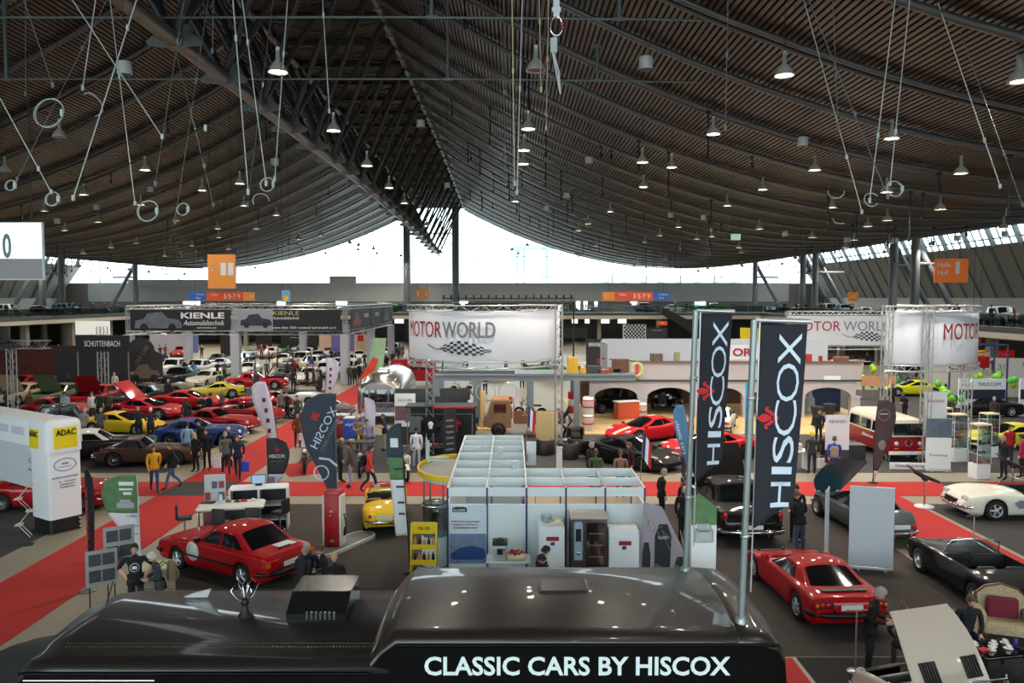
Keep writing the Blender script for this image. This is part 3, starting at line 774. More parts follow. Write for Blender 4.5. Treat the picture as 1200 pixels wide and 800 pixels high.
ST = {
 'saloon': dict(L=4.35, W=1.68, wr=.3, ax=(.20,.785), zb=.2, top=[(0,.72),(.02,.9),(.2,.93),(.64,.9),(.9,.78),(.985,.7),(1,.6)], sh=[(0,.70),(.02,.86),(.2,.88),(.64,.86),(.9,.75),(.985,.66),(1,.58)], w=[(0,.88),(.04,.97),(.3,1),(.8,1),(.97,.95),(1,.88)],
   cab=(.145,.29,.50,.655,1.34,.9,.72), hl='rect', bump='black', crease=1),
 'coupe70': dict(L=4.3, W=1.72, wr=.32, ax=(.2,.8), zb=.17, top=[(0,.62),(.015,.8),(.2,.84),(.6,.8),(.85,.62),(.97,.5),(1,.42)], sh=[(0,.6),(.015,.78),(.2,.82),(.6,.78),(.85,.64),(.97,.5),(1,.42)], w=[(0,.9),(.05,.98),(.2,1),(.5,.96),(.8,.99),(.95,.88),(1,.72)],
   cab=(.14,.30,.47,.70,1.16,.86,.66), hl='none', bump='black', rear4=1, flat=1),
 'sports60': dict(L=4.3, W=1.66, wr=.31, ax=(.2,.8), zb=.19, top=[(0,.6),(.03,.78),(.2,.88),(.6,.9),(.85,.78),(.96,.66),(1,.5)], sh=[(0,.56),(.03,.72),(.2,.85),(.45,.82),(.8,.82),(.94,.72),(1,.5)], w=[(0,.7),(.05,.88),(.2,1),(.5,.95),(.8,1),(.94,.9),(1,.66)],
   cab=(.12,.28,.44,.60,1.26,.86,.66), hl='round', bump='chrome'),
 'super': dict(L=4.55, W=1.94, wr=.345, ax=(.2,.8), zb=.14, top=[(0,.6),(.02,.82),(.22,.9),(.55,.86),(.8,.68),(.95,.52),(1,.4)], sh=[(0,.58),(.02,.78),(.2,.88),(.45,.76),(.78,.76),(.93,.58),(1,.4)], w=[(0,.86),(.05,.95),(.2,1),(.5,.93),(.8,.99),(.94,.86),(1,.62)],
   cab=(.12,.34,.50,.73,1.2,.78,.58), hl='slant', bump='none'),
 'etype': dict(L=4.45, W=1.66, wr=.32, ax=(.22,.78), zb=.2, top=[(0,.46),(.03,.62),(.2,.86),(.5,.88),(.75,.82),(.93,.64),(1,.44)], sh=[(0,.46),(.03,.6),(.2,.82),(.45,.74),(.78,.76),(.92,.64),(1,.44)], w=[(0,.4),(.04,.7),(.2,1),(.5,.94),(.78,.96),(.92,.7),(1,.3)],
   cab=(.2,.32,.44,.53,1.22,.8,.62), hl='round', bump='chrome'),
 'roadster': dict(L=3.55, W=1.4, wr=.28, ax=(.2,.78), zb=.2, top=[(0,.5),(.03,.66),(.15,.8),(.3,.86),(.62,.86),(.85,.78),(.97,.6),(1,.45)], sh=[(0,.48),(.03,.62),(.15,.76),(.4,.72),(.78,.8),(.93,.68),(1,.45)], w=[(0,.66),(.05,.86),(.2,1),(.5,.93),(.78,1),(.93,.88),(1,.6)],
   open=(.3,.6), ws=1.13, hl='frog', bump='chrome'),
 'cabrio60': dict(L=4.35, W=1.72, wr=.32, ax=(.21,.8), zb=.2, top=[(0,.6),(.03,.78),(.2,.86),(.6,.86),(.85,.8),(.97,.66),(1,.5)], sh=[(0,.58),(.03,.76),(.2,.86),(.5,.82),(.8,.84),(.95,.72),(1,.5)], w=[(0,.8),(.05,.92),(.2,1),(.5,.96),(.8,1),(.95,.92),(1,.8)],
   open=(.28,.58), ws=1.2, hl='round', bump='chrome'),
 'vette': dict(L=4.5, W=1.85, wr=.34, ax=(.2,.78), zb=.2, top=[(0,.5),(.03,.7),(.2,.84),(.6,.86),(.85,.78),(.95,.7),(1,.5)], sh=[(0,.5),(.03,.68),(.18,.84),(.45,.78),(.78,.86),(.94,.76),(1,.5)], w=[(0,.7),(.05,.88),(.2,1),(.5,.94),(.8,1),(.94,.92),(1,.72)],
   open=(.26,.56), ws=1.18, hl='round4', bump='chrome', cove=1),
 'yank': dict(L=5.2, W=1.95, wr=.36, ax=(.21,.8), zb=.26, top=[(0,.7),(.03,.95),(.2,1.06),(.6,1.08),(.85,1.02),(.97,.9),(1,.6)], sh=[(0,.7),(.03,1.0),(.2,1.02),(.5,.95),(.8,1.0),(.96,.95),(1,.6)], w=[(0,.86),(.05,.95),(.2,1),(.5,.98),(.8,1),(.96,.93),(1,.82)],
   cab=(.2,.3,.52,.62,1.55,.82,.68), hl='round', bump='big', rearround=1),
 'vintage': dict(L=4.3, W=1.62, wr=.36, ax=(.18,.8), zb=.3, top=[(0,.7),(.05,.95),(.2,1.05),(.6,1.08),(.93,1.02),(.97,.98),(1,.6)], sh=[(0,.66),(.05,.9),(.2,.98),(.6,.98),(.93,.94),(.97,.9),(1,.55)], w=[(0,.56),(.05,.66),(.2,.72),(.55,.7),(.9,.42),(1,.36)],
   cab=(.08,.14,.5,.58,1.6,.92,.82), hl='bowl', bump='chrome', fend=1),
 'muscle': dict(L=4.65, W=1.76, wr=.33, ax=(.21,.79), zb=.2, top=[(0,.7),(.02,.88),(.2,.93),(.6,.92),(.88,.86),(.97,.76),(1,.6)], sh=[(0,.68),(.02,.86),(.2,.91),(.6,.88),(.88,.84),(.97,.75),(1,.6)], w=[(0,.9),(.04,.97),(.3,1),(.8,1),(.96,.95),(1,.88)],
   cab=(.16,.25,.47,.60,1.33,.88,.7), hl='round', bump='chrome'),
}
def body_fn(P):
    L, W2 = P['L'], P['W']/2
    def st(s):
        return (s-.5)*L, W2*cr(P['w'], s), cr(P['sh'], s), cr(P['top'], s)
    return st
_cm = {}; PLACED = []
def free(x, y, style, hd, z=0):
    D = ST[style]; c, s_ = abs(cos(R(hd))), abs(sin(R(hd))); ex = (D['L']*c+D['W']*s_)/2; ey = (D['L']*s_+D['W']*c)/2
    for (a, b_, u, v, w) in PLACED:
        if w == z and abs(x-a) < ex+u+.05 and abs(y-b_) < ey+v+.05: return False
    for (a, b_) in ((-31.9,66),(-23,66),(-13.9,66),(-31.9,91),(-24,91),(-19,91),(-13.9,91),(-13.9,78),(-31.9,78)):
        if abs(x-a) < ex+.45 and abs(y-b_) < ey+.45: return False
    return True
def put(style, hd, col, lab, x, y, grp, z=0):
    if free(x, y, style, hd, z): car(style, 0, 0, hd, col, lab, lod=2, xy=(x, y), group=grp, z=z)
def car_parts(style, hood=False, lod=0):
    key = (style, hood, lod)
    if key in _cm: return _cm[key]
    P = ST[style]; st = body_fn(P); L = P['L']; wr = P['wr']; W2 = P['W']/2; zb0 = P['zb']; out = {}
    N = 56 if not lod else 30
    ss = sorted(set([i/N for i in range(N+1)]+[.004, .012, .988, .996]+[a+q*wr*1.17/L for a in P['ax'] for q in (-1, -.85, -.6, .6, .85, 1)]))
    op = P.get('open'); hd = ((.56, .97) if style == 'etype' else (.64, .95)) if hood else None
    rows = []; b = MB()
    for s in ss:
        x, w, zs, zt = st(s)
        e = min(s, 1-s); zb = zb0+(.1*(1-e/.05) if e < .05 else 0)
        arch = 0
        for a in P['ax']:
            dx = abs(x-(a-.5)*L); ra = wr*1.17
            if dx < ra: arch = max(arch, wr*.97+math.sqrt(ra*ra-dx*dx))
        zl = max(zb, arch); zs = max(zs, arch+.035 if arch else 0); zm = max((zb+zs)/2, zl+.015); 
        half = [(0, zb), (w*.8, zb), (w*.955, zl), (w*.995, max(zl+.01, zb+.1)), (w, zm), (w*.985, max(zm+.005, zs-.07)), (w*.955, max(zs-.015, zm+.01)), (w*.88, zs+(zt-zs)*.15+.005), (w*.62, zs+(zt-zs)*.6+.008), (w*.3, zs+(zt-zs)*.92), (0, zt)]
        rows.append([(x, y, z) for y, z in half]+[(x, -y, z) for y, z in half[-2:0:-1]])
    n = len(rows[0]); vs = [p for r in rows for p in r]; fs = [[], []]
    for i in range(len(rows)-1):
        sm = (ss[i]+ss[i+1])/2
        for j in range(n):
            top = 7 <= j <= 12
            if op and top and op[0] < sm < op[1]: continue
            if hd and top and hd[0] < sm < hd[1]: continue
            mi = 1 if j in (0, 1, n-1, n-2) else 0
            fs[mi].append((i*n+j, i*n+(j+1) % n, (i+1)*n+(j+1) % n, (i+1)*n+j))
    fs[0].append(tuple(range(n-1, -1, -1))); fs[0].append(tuple((len(rows)-1)*n+k for k in range(n)))
    o = len(b.v); b.add(vs, fs[0], 0, True); b.f += []; 
    for f in fs[1]: b.f.append(tuple(k+o for k in f)); b.m.append(1); b.sm.append(True)
    if hd:   # engine bay
        x0, x1 = (hd[0]-.5)*L, (hd[1]-.5)*L
        b.box(x0, x1, -W2*.72, W2*.72, .3, .34, 1); b.box(x0-.02, x0, -W2*.8, W2*.8, .3, .82, 1)
    out['body'] = (b, 'P')
    if P.get('fend'):
        f = MB()
        for sd in (1, -1):
            for ax in P['ax']:
                cx = (ax-.5)*L; rr = wr*1.22; prof = []
                for k in range(9):
                    a = R(-10+ (200*k/8)); prof.append((cx+rr*cos(a)*1.1, wr+rr*sin(a)))
                f.grid([[(x, sd*W2*.62, z-.02) for x, z in prof], [(x, sd*W2*.66, z+.03) for x, z in prof], [(x, sd*W2*.9, z+.03) for x, z in prof], [(x, sd*W2, z-.05) for x, z in prof]], 0, True)
            f.box((P['ax'][0]-.5)*L+.3, (P['ax'][1]-.5)*L-.3, min(sd*W2*.66, sd*W2*.97), max(sd*W2*.66, sd*W2*.97), .3, .34)
        out['fender'] = (f, 'P')
    # greenhouse
    if 'cab' in P:
        rb, rr, rf, fb, zr, fwb, fwr = P['cab']; X = lambda s: (s-.5)*L
        _, w0, zs0, zt0 = st(rb); _, w1, zs1, zt1 = st(fb)
        wB, wR = W2*fwb, W2*fwr
        B = lambda s, y: (X(s), y, min(cr(P['sh'], s), cr(P['top'], s))-.03)
        c = MB(); top = []
        for i in range(7):
            t = i/6; s = rr+(rf-rr)*t; row = []
            for j in range(9):
                v = -1+2*j/8; e = 1-abs(2*t-1)**4*.02
                row.append((X(s), wR*v*(.95 if i in (0, 6) else 1)*(1.05 if 0 < i < 6 else 1), zr-.055*v*v-.03*(2*t-1)**2-(.02 if abs(v) == 1 else 0)))
            top.append(row)
        c.grid(top, 0, True)
        for sd in (0, 8):
            y = -1 if sd == 0 else 1
            base = [(X(rb+(fb-rb)*i/6), y*wB*(.93 if i in (0, 6) else 1.0), B(rb+(fb-rb)*i/6, 0)[2]) for i in range(7)]
            c.grid([base, [top[i][sd] for i in range(7)]], 0, True)
        fr = [(X(fb)+.06*(1-v*v), wB*.93*v, B(fb, 0)[2]) for v in [-1+.25*j for j in range(9)]]
        re = [(X(rb)-.05*(1-v*v), wB*.93*v, B(rb, 0)[2]) for v in [-1+.25*j for j in range(9)]]
        c.grid([fr, top[6]], 0, True); c.grid([re, top[0]], 0, True)
        out['roof'] = (c, 'R')
        def inset(lo, hi, nm, dx):
            g = MB(); k = [(.1, .06), (.1, .94), (.9, .94), (.9, .06)]; rows_ = []
            for u in (.08, .5, .92):
                row = []
                for j in range(9):
                    v = .06+.88*j/8; a = j_lerp(lo, v); b_ = j_lerp(hi, v)
                    row.append((a[0]+(b_[0]-a[0])*u+dx, a[1]+(b_[1]-a[1])*u, a[2]+(b_[2]-a[2])*u+.012))
                rows_.append(row)
            g.grid(rows_, 0, True); out[nm] = (g, 'G')
        def j_lerp(row, v):
            f = v*(len(row)-1); i = min(int(f), len(row)-2); t = f-i; a, b_ = row[i], row[i+1]
            return tuple(a[k]+(b_[k]-a[k])*t for k in range(3))
        inset(fr, top[6], 'windshield', .012); inset(re, top[0], 'rear_window', -.012)
        sw = []
        splits = [(.1, .48), (.53, .88)] if style in ('saloon', 'vintage', 'yank') else [(.24, .44), (.47, .88)]
        for sd in (0, 8):
            y = -1 if sd == 0 else 1
            base = [(X(rb+(fb-rb)*i/6), y*wB*(.93 if i in (0, 6) else 1.0), B(rb+(fb-rb)*i/6, 0)[2]) for i in range(7)]; tp = [top[i][sd] for i in range(7)]
            for (a0, a1) in splits:
                g = MB(); rows_ = []
                for u in (.14, .88):
                    row = []
                    for j in range(5):
                        v = a0+(a1-a0)*j/4; A = j_lerp(base, v); Bq = j_lerp(tp, v)
                        row.append((A[0]+(Bq[0]-A[0])*u, A[1]+(Bq[1]-A[1])*u+y*.014, A[2]+(Bq[2]-A[2])*u))
                    rows_.append(row)
                g.grid(rows_, 0, False); sw.append(g)
        out['side_window'] = (sw, 'G')
    if op:
        x0, x1 = (op[0]-.5)*L, (op[1]-.5)*L; t = MB(); wv = W2*.86
        t.box(x0, x1, -wv, wv, .3, .34); 
        for sd in (1, -1): t.add([(x0, sd*wv, .3), (x1, sd*wv, .3), (x1, sd*wv, cr(P['sh'], op[1])), (x0, sd*wv, cr(P['sh'], op[0]))], [(0,1,2,3)])
        t.add([(x0, -wv, .3), (x0, wv, .3), (x0, wv, cr(P['top'], op[0])-.03), (x0, -wv, cr(P['top'], op[0])-.03)], [(0,1,2,3)])
        t.box(x1-.12, x1, -wv, wv, .5, cr(P['top'], op[1])-.02)
        out['interior'] = (t, 'I')
        seats = []
        for sd in (1, -1):
            q = MB(); q.rbox(x0+.22, x0+.72, sd*.33-.22, sd*.33+.22, .34, .52, .06); q.T = Matrix.Translation((x0+.18, sd*.33, .4)) @ Matrix.Rotation(R(-12), 4, 'Y')
            q.rbox(-.07, .07, -.22, .22, 0, .5, .06); q.T = None; seats.append(q)
        out['seat'] = (seats, 'I2')
        q = MB(); xw = x1-.3; q.tube([(xw-.05*sin(R(k*20)), .33+.17*cos(R(k*20)), .78+.16*sin(R(k*20))) for k in range(18)], .014, 5, 0, True, True); q.tube([(xw, .33, .78), (xw+.25, .33, .7)], .02, 5); q.tube([(xw, .18, .78), (xw, .48, .78)], .012, 4)
        out['steering_wheel'] = (q, 'K')
        zf = cr(P['top'], op[1]); zw = P['ws']; wf = W2*.8
        q = MB(); q.tube([(x1+.05, -wf, zf-.05), (x1-.16, -wf*.86, zw), (x1-.12, 0, zw+.02), (x1-.16, wf*.86, zw), (x1+.05, wf, zf-.05)], .016, 5)
        out['windshield_frame'] = (q, 'C')
        q = MB(); q.add([(x1+.05, -wf, zf-.05), (x1+.1, 0, zf-.03), (x1+.05, wf, zf-.05), (x1-.16, wf*.86, zw), (x1-.12, 0, zw+.02), (x1-.16, -wf*.86, zw)], [(0,1,4,5), (1,2,3,4)])
        out['windshield'] = (q, 'T')
    # lights, bumpers
    xf, xr = L/2, -L/2; _, wf, zsf, ztf = st(.96); _, wq, zsr, ztr = st(.03)
    hls = []; hl = P['hl']
    zh = {'rect': .58, 'round': .62, 'slant': .64, 'frog': .82, 'round4': .64, 'bowl': .86, 'none': .4}[hl]
    for sd in (1, -1):
        g = MB()
        if hl == 'rect': g.rbox(xf-.1, xf+.02, sd*wf*.7-.17, sd*wf*.7+.17, zh-.08, zh+.08, .02)
        elif hl == 'slant':
            x, w, zs, zt = st(.9); g.ball((x, sd*w*.78, zs-.0), .16, 10, 0, (1.5, .5, .35))
        elif hl == 'frog': x, w, zs, zt = st(.9); g.ball((x, sd*w*.5, zs+.05), .11, 12, 0, (1, 1, 1))
        elif hl == 'bowl': g.ball((L*.38, sd*W2*.55, zh), .13, 12, 0, (.9, 1, 1)); g.tube([(L*.38, sd*W2*.3, zh-.1), (L*.38, sd*W2*.55, zh-.1)], .02, 5)
        elif hl == 'round4':
            for k in (.62, .84): g.ball((st(.965)[0], sd*wf*k, zh+.04), .085, 12, 0, (.8, 1, 1))
        elif hl == 'round': g.ball((st(.965)[0]-.0, sd*wf*.78, zh), .105, 12, 0, (.8, 1, 1))
        else: g.rbox(xf-.08, xf-.01, sd*wf*.6-.12, sd*wf*.6+.12, .38, .44, .01)
        hls.append(g)
    out['headlight'] = (hls, 'L')
    tls = []
    for sd in (1, -1):
        g = MB()
        if P.get('rear4'): g.rbox(xr-.015, xr+.05, sd*wq*.72-.2, sd*wq*.72+.2, .58, .72, .02, 1); g.ball((xr-.01, sd*wq*.62, .65), .062, 12, 0, (.4, 1, 1)); g.ball((xr-.01, sd*wq*.78, .65), .06, 12, 0, (.4, 1, 1)); g.ball((xr-.01, sd*wq*.92, .65), .05, 10, 2, (.4, 1, 1))
        elif hl == 'rect': g.rbox(xr-.02, xr+.06, sd*wq*.72-.19, sd*wq*.72+.19, .62, .76, .02, 0); g.bbox(xr-.02, sd*wq*.9, .69, .03, .12, .13, 2)
        elif P.get('rearround'): g.ball((xr+.1, sd*wq*.9, .88), .09, 12, 0, (.6, .8, 1.4))
        elif style == 'super':
            g.ball((xr+.05, sd*wq*.72, .68), .1, 12, 0, (.4, 1, 1))
        else: g.ball((xr+.08, sd*wq*.78, .58), .065, 10, 0, (.7, .9, 1.2))
        tls.append(g)
    out['taillight'] = (tls, 'TL')
    bp = P['bump']
    def bar(xe, s0, z, r, sgn, m='C'):
        w = (wf if sgn > 0 else wq)*1.0
        q = MB(); q.tube([(xe-sgn*.3, -w*1.04, z), (xe-sgn*.06, -w*.96, z), (xe+sgn*.05, -w*.5, z), (xe+sgn*.07, 0, z), (xe+sgn*.05, w*.5, z), (xe-sgn*.06, w*.96, z), (xe-sgn*.3, w*1.04, z)], r, 6)
        for y in (-.45, .45): q.bbox(xe+sgn*.05, y*w, z, .08, .05, r*3.4)
        return q
    if bp != 'none':
        mm = 'K' if bp == 'black' else 'C'; r = {'black': .06, 'chrome': .045, 'big': .075}[bp]
        out['front_bumper'] = (bar(xf, .97, .42, r, 1), mm); out['rear_bumper'] = (bar(xr, .03, .44, r, -1), mm)
    q = MB(); q.bbox(xr-.03 if bp != 'big' else xr-.1, 0, .6 if bp != 'none' else .5, .02, .48, .12); out['licence_plate'] = (q, 'W')
    if hl in ('round', 'round4', 'rect', 'frog', 'bowl'):
        q = MB(); q.bbox(xf-.015, 0, .52, .06, wf*.9, .16) if hl != 'bowl' else q.bbox(xf-.02, 0, .72, .08, .44, .6)
        out['grille'] = (q, 'GR')
    if style in ('saloon', 'coupe70', 'super', 'muscle'):
        ms = []
        for sd in (1, -1):
            g = MB(); xm = (P['cab'][3]-.55)*L; zz = cr(P['sh'], P['cab'][3]-.05); g.rbox(xm-.05, xm+.05, sd*(W2*.93)-.09, sd*(W2*.93)+.09, zz+.0, zz+.11, .03); ms.append(g)
        out['mirror'] = (ms, 'K' if style == 'saloon' else 'P')
    if P.get('crease'):
        q = MB()
        for sd in (1, -1): q.bbox(-.0, sd*W2*1.0, .5, L*.5, .035, .05)
        out['side_trim'] = (q, 'K')
    if style == 'coupe70':
        q = MB(); q.bbox((.085-.5)*L, 0, .85, .14, 1.0, .012); out['vent'] = (q, 'GR')
    if P.get('cove'):
        q = MB()
        for sd in (1, -1): q.prism([(-.2, .5), (.55, .42), (.68, .6), (.5, .7), (.1, .64)], .012, 0, 'xz', sd*W2*.985-.006)
        out['side_cove'] = (q, 'CV')
    if hood:
        q = MB(); x0, x1 = (hd[0]-.5)*L, (hd[1]-.5)*L
        for i in range(4): q.rbox(x0+.15+i*.22, x0+.32+i*.22, -.18, .18, .34, .68-.03*i, .03)
        for sd in (1, -1): q.tube([(x0+.1, sd*.3, .55), (x1-.25, sd*.3, .5)], .07, 8); q.lathe([(0,.0),(.1,0),(.1,.14),(0,.14)], 12, 0, (x0+.2, sd*.42, .5))
        q.rbox(x1-.2, x1-.1, -.4, .4, .34, .62, .03)
        out['engine'] = (q, 'E')
        q = MB(); rows = []
        for i in range(7):
            s = hd[0]+(hd[1]-hd[0])*i/6; x, w, zs, zt = st(s)
            tp = 1-.14*(i/6)**1.5 if style == 'cabrio60' else 1; zt += .05*sin(pi*i/6) if style == 'cabrio60' else 0
            rows.append([(x-x0, y*tp, z-.8) for y, z in [(-w*.88, zs), (-w*.6, zs+(zt-zs)*.6), (-w*.3, zs+(zt-zs)*.92), (0, zt), (w*.3, zs+(zt-zs)*.92), (w*.6, zs+(zt-zs)*.6), (w*.88, zs)]])
        q.T = Matrix.Translation((x0, 0, .86)) @ Matrix.Rotation(R(-58), 4, 'Y')
        if style == 'etype': q.T = Matrix.Translation((x1, 0, .55)) @ Matrix.Rotation(R(40), 4, 'Y') @ Matrix.Translation((x0-x1, 0, .25))
        q.grid(rows, 0, True)
        q.T = q.T @ Matrix.Translation((0, 0, -.02)); q.grid([r[::-1] for r in rows], 0, True); q.T = None
        out['bonnet'] = (q, 'P')
    # wheels
    tyre = MB(); tw = .095
    tyre.lathe([(wr*.62, -tw), (wr*.96, -tw), (wr, -tw*.6), (wr, tw*.6), (wr*.96, tw), (wr*.62, tw)], 24 if not lod else 14, 0, (0,0,0), 'y')
    rim = MB(); rr = wr*.64; ns = 22 if not lod else 12
    if style in ('etype', 'roadster', 'cabrio60', 'sports60', 'vintage'):
        rim.lathe([(rr, -tw), (rr, -tw*.9), (rr*.88, -tw*.5), (rr*.88, tw*.5), (rr, tw*.9), (rr, tw)], ns, 0, (0,0,0), 'y')
        for k in range(12 if not lod else 6):
            a = 2*pi*k/12; rim.tube([(rr*.9*cos(a), .3*tw, rr*.9*sin(a)), (.04*cos(a+.5), .9*tw, .04*sin(a+.5))], .008, 3); rim.tube([(rr*.9*cos(a), -.3*tw, rr*.9*sin(a)), (.04*cos(a-.5), -.9*tw, .04*sin(a-.5))], .008, 3)
        rim.ball((0, tw*.8, 0), .045, 8); rim.ball((0, -tw*.8, 0), .045, 8)
        rim.lathe([(0, 0), (rr*.88, 0)], ns, 1, (0,0,0), 'y')
    else:
        for sg in (1, -1):
            rim.lathe([(rr, sg*tw), (rr*.9, sg*tw*.98), (rr*.86, sg*tw*.6)], ns, 0, (0,0,0), 'y'); rim.lathe([(rr*.88, sg*tw*.55), (0, sg*tw*.55)], ns, 1, (0,0,0), 'y')
            for k in range(5):
                a = 2*pi*k/5; rim.tube([(0, sg*tw*.8, 0), (rr*.9*cos(a), sg*tw*.75, rr*.9*sin(a))], [.05, .03], 5)
            rim.ball((0, sg*tw*.82, 0), .05, 8, 0, (1, .5, 1))
    tm_ = tyre.mesh('wheel', [RUBBER]); rm_ = rim.mesh('rim', [ALU, BLACK])
    out['_w'] = (tm_, rm_)
    # bake meshes
    res = {'_w': out.pop('_w')}
    for nm, (bs, code) in out.items():
        res[nm] = ([x.mesh(nm, [BLACK]*(2 if nm == 'body' else 3 if code == 'TL' else 1)) for x in (bs if isinstance(bs, list) else [bs])], code)
    _cm[key] = res
    return res
INTB = mat('black leather', (28, 26, 26), .6); SEATL = mat('seat leather', (34, 32, 32), .5); GRL = mat('grille black', (28, 28, 30), .35, .5)
SIDEBAND = mat('silver paint', (150, 156, 162), .3, .5, 1)
CLG = glassmat('clear car glass', (210, 225, 225), .12); ENG = mat('engine metal', (120, 120, 118), .4, .7)
def car(style, px, py, head, col, label, z=0, hood=False, lod=0, roof=None, white=False, group=None, xy=None, seat=None, rim=None, scale=1):
    x, y = xy or G(px, py, z)
    P = car_parts(style, hood, lod)
    D = ST[style]; c_, s_ = abs(cos(R(head))), abs(sin(R(head))); PLACED.append((x, y, (D['L']*c_+D['W']*s_)/2, (D['L']*s_+D['W']*c_)/2, z))
    p = paint(col) if not isinstance(col, bpy.types.Material) else col
    MM = {'P': p, 'R': paint(roof) if roof else p, 'G': DGLASS, 'L': CLEARL, 'C': CHROME, 'K': BLACK, 'W': WHITE, 'GR': GRL, 'I': INTB, 'I2': mat('seat leather', seat, .5) if seat else SEATL, 'T': CLG, 'E': ENG, 'CV': SIDEBAND}
    t = thing('car', label, 'car', (x, y, z+.005), head, group)
    if scale != 1: t.scale = (scale,)*3
    far = lod > 1
    for nm, (mes, code) in P.items() if False else [(k, v) for k, v in P.items() if k != '_w']:
        if lod and nm in ('licence_plate', 'mirror', 'side_trim', 'grille', 'steering_wheel', 'vent') : continue
        if far and nm in ('headlight', 'taillight'): continue
        for me in mes:
            o = bpy.data.objects.new(nm, me); C.objects.link(o); o.parent = t
            ms = [p, BLACK] if nm == 'body' else ([REDL, BLACK, AMBER] if code == 'TL' else [MM[code]])
            for i, m in enumerate(ms): o.material_slots[i].link = 'OBJECT'; o.material_slots[i].material = m
    D = ST[style]; wr = D['wr']
    for ax in D['ax']:
        for sd in (1, -1):
            w = bpy.data.objects.new('wheel', P['_w'][0]); C.objects.link(w); w.parent = t; w.location = ((ax-.5)*D['L'], sd*(D['W']/2-.11), wr)
            r = bpy.data.objects.new('rim', P['_w'][1]); C.objects.link(r); r.parent = w
            if rim: r.material_slots[0].link = 'OBJECT'; r.material_slots[0].material = rim
    return t
def fit_text(txt, w, h, m, parent, loc, name='lettering', rot=None, warp=None, depth=.008, bold=0., shear=0., lf=None):
    "lettering scaled to width w and height h, centred at loc"
    v, f = text_mb(txt, 1.0, bold, 1.0, 'CENTER', 1., shear)
    xs = [p[0] for p in v]; zs = [p[2] for p in v]; cx = (min(xs)+max(xs))/2; cz = (min(zs)+max(zs))/2
    kx = w/(max(xs)-min(xs)); kz = h/(max(zs)-min(zs))
    v = [((p[0]-cx)*kx, p[1]*depth, (p[2]-cz)*kz) for p in v]
    if rot is not None: v = [tuple(rot @ Vector(p)) for p in v]
    v = [(p[0]+loc[0], p[1]+loc[1], p[2]+loc[2]) for p in v]
    if warp: v = [warp(p) for p in v]
    b = MB(); b.add(v, f); return b.build(name, m, parent)
def fleur(b, s, mi=0, T=None):
    "fleur-de-lis outline shapes, height s, in xz plane"
    b.T = T
    b.prism([(x*s, z*s) for x, z in [(0,.55),(.09,.42),(.17,.25),(.15,.1),(.05,-.1),(0,-.14),(-.05,-.1),(-.15,.1),(-.17,.25),(-.09,.42)]], .012, mi)
    for q in (1, -1):
        b.prism([(q*x*s, z*s) for x, z in [(.08,-.1),(.2,.02),(.26,.16),(.36,.2),(.45,.12),(.43,-.02),(.37,.06),(.33,.04),(.3,-.08),(.2,-.2),(.1,-.24)]], .012, mi)
    b.prism([(x*s, z*s) for x, z in [(-.06,-.2),(.06,-.2),(.09,-.34),(0,-.46),(-.09,-.34)]], .012, mi)
    b.T = None
REDF = mat('red emblem', (205, 32, 44), .7); PALE = mat('pale lettering', (206, 220, 236), .7)
FLAG = mat('charcoal flag cloth', (36, 38, 48), .9, noise=.08, nscale=2)

# ================================================================ black bus
bus = thing('bus', 'long black bus seen from above in the foreground with a raised rear roof', 'bus', (0, 10.7, 0))
BUSM = mat('bus roof paint', (38, 31, 27), .4, 0, .3, noise=.12, nscale=1.2); BUSS = mat('bus side paint', (5, 5, 6), .35, 0, 0, 0, 1, .15)
def sect(zt, zc, hw=1.27, r=.26, zl=.55):
    "cross-section from near bottom over the roof to far bottom"
    p = [(-hw, zl), (-hw, zt-r*.55)]
    for k in range(1, 6):
        a = R(90*k/6); p.append((-hw+r*(1-cos(a)), zt-r*.55+r*.55*sin(a)))
    for k in range(9):
        y = -hw+r+(2*hw-2*r)*k/8; p.append((y, zt+(zc-zt)*(1-(y/(hw-r))**2)))
    for k in range(5, 0, -1):
        a = R(90*k/6); p.append((hw-r*(1-cos(a)), zt-r*.55+r*.55*sin(a)))
    p += [(hw, zt-r*.55), (hw, zl)]
    return p
def hull(b, stations, mi=0, cap=True):
    rows = [[(x, y*sy, z) for y, z in sect(zt, zc)] for x, zt, zc, sy in stations]
    n = len(rows[0]); vs = [p for r in rows for p in r]; fr = []; fs = []
    for i in range(len(rows)-1):
        for j in range(n-1): (fs if j in (0, n-2) else fr).append((i*n+j, i*n+j+1, (i+1)*n+j+1, (i+1)*n+j))
    o = len(b.v); b.add(vs, fr, 0, True)
    for f in fs: b.f.append(tuple(k+o for k in f)); b.m.append(1); b.sm.append(False)
    b.f.append(tuple(o+k for k in range(n))); b.m.append(1); b.sm.append(False)
    b.f.append(tuple(o+(len(rows)-1)*n+k for k in range(n-1, -1, -1))); b.m.append(1); b.sm.append(False)
b = MB(); hull(b, [(-6.35, 2.1, 2.2, .86), (-6.2, 2.5, 2.6, .93), (-5.95, 2.74, 2.84, .98), (-5.6, 2.78, 2.9, 1), (-1.5, 2.78, 2.9, 1)]); b.build('front_roof_section', [BUSM, BUSS], bus)
b = MB(); hull(b, [(-1.78, 2.76, 2.86, .97), (-1.6, 3.0, 3.05, .985), (-1.42, 3.14, 3.22, 1), (2.75, 3.14, 3.22, 1), (2.755, 3.13, 3.21, .998), (2.77, 3.14, 3.22, 1), (3.05, 3.12, 3.19, 1), (3.25, 3.04, 3.1, .97), (3.36, 2.86, 2.92, .93), (3.4, 2.4, 2.5, .92)]); b.build('raised_roof_section', [BUSM, BUSS], bus)
b = MB(); hull(b, [(-8.1, 1.3, 1.4, .6), (-7.9, 1.75, 1.9, .75), (-7.2, 2.1, 2.25, .86), (-6.3, 2.25, 2.35, .9)]); b.build('cab', [BUSS, BUSS], bus)
b = MB()
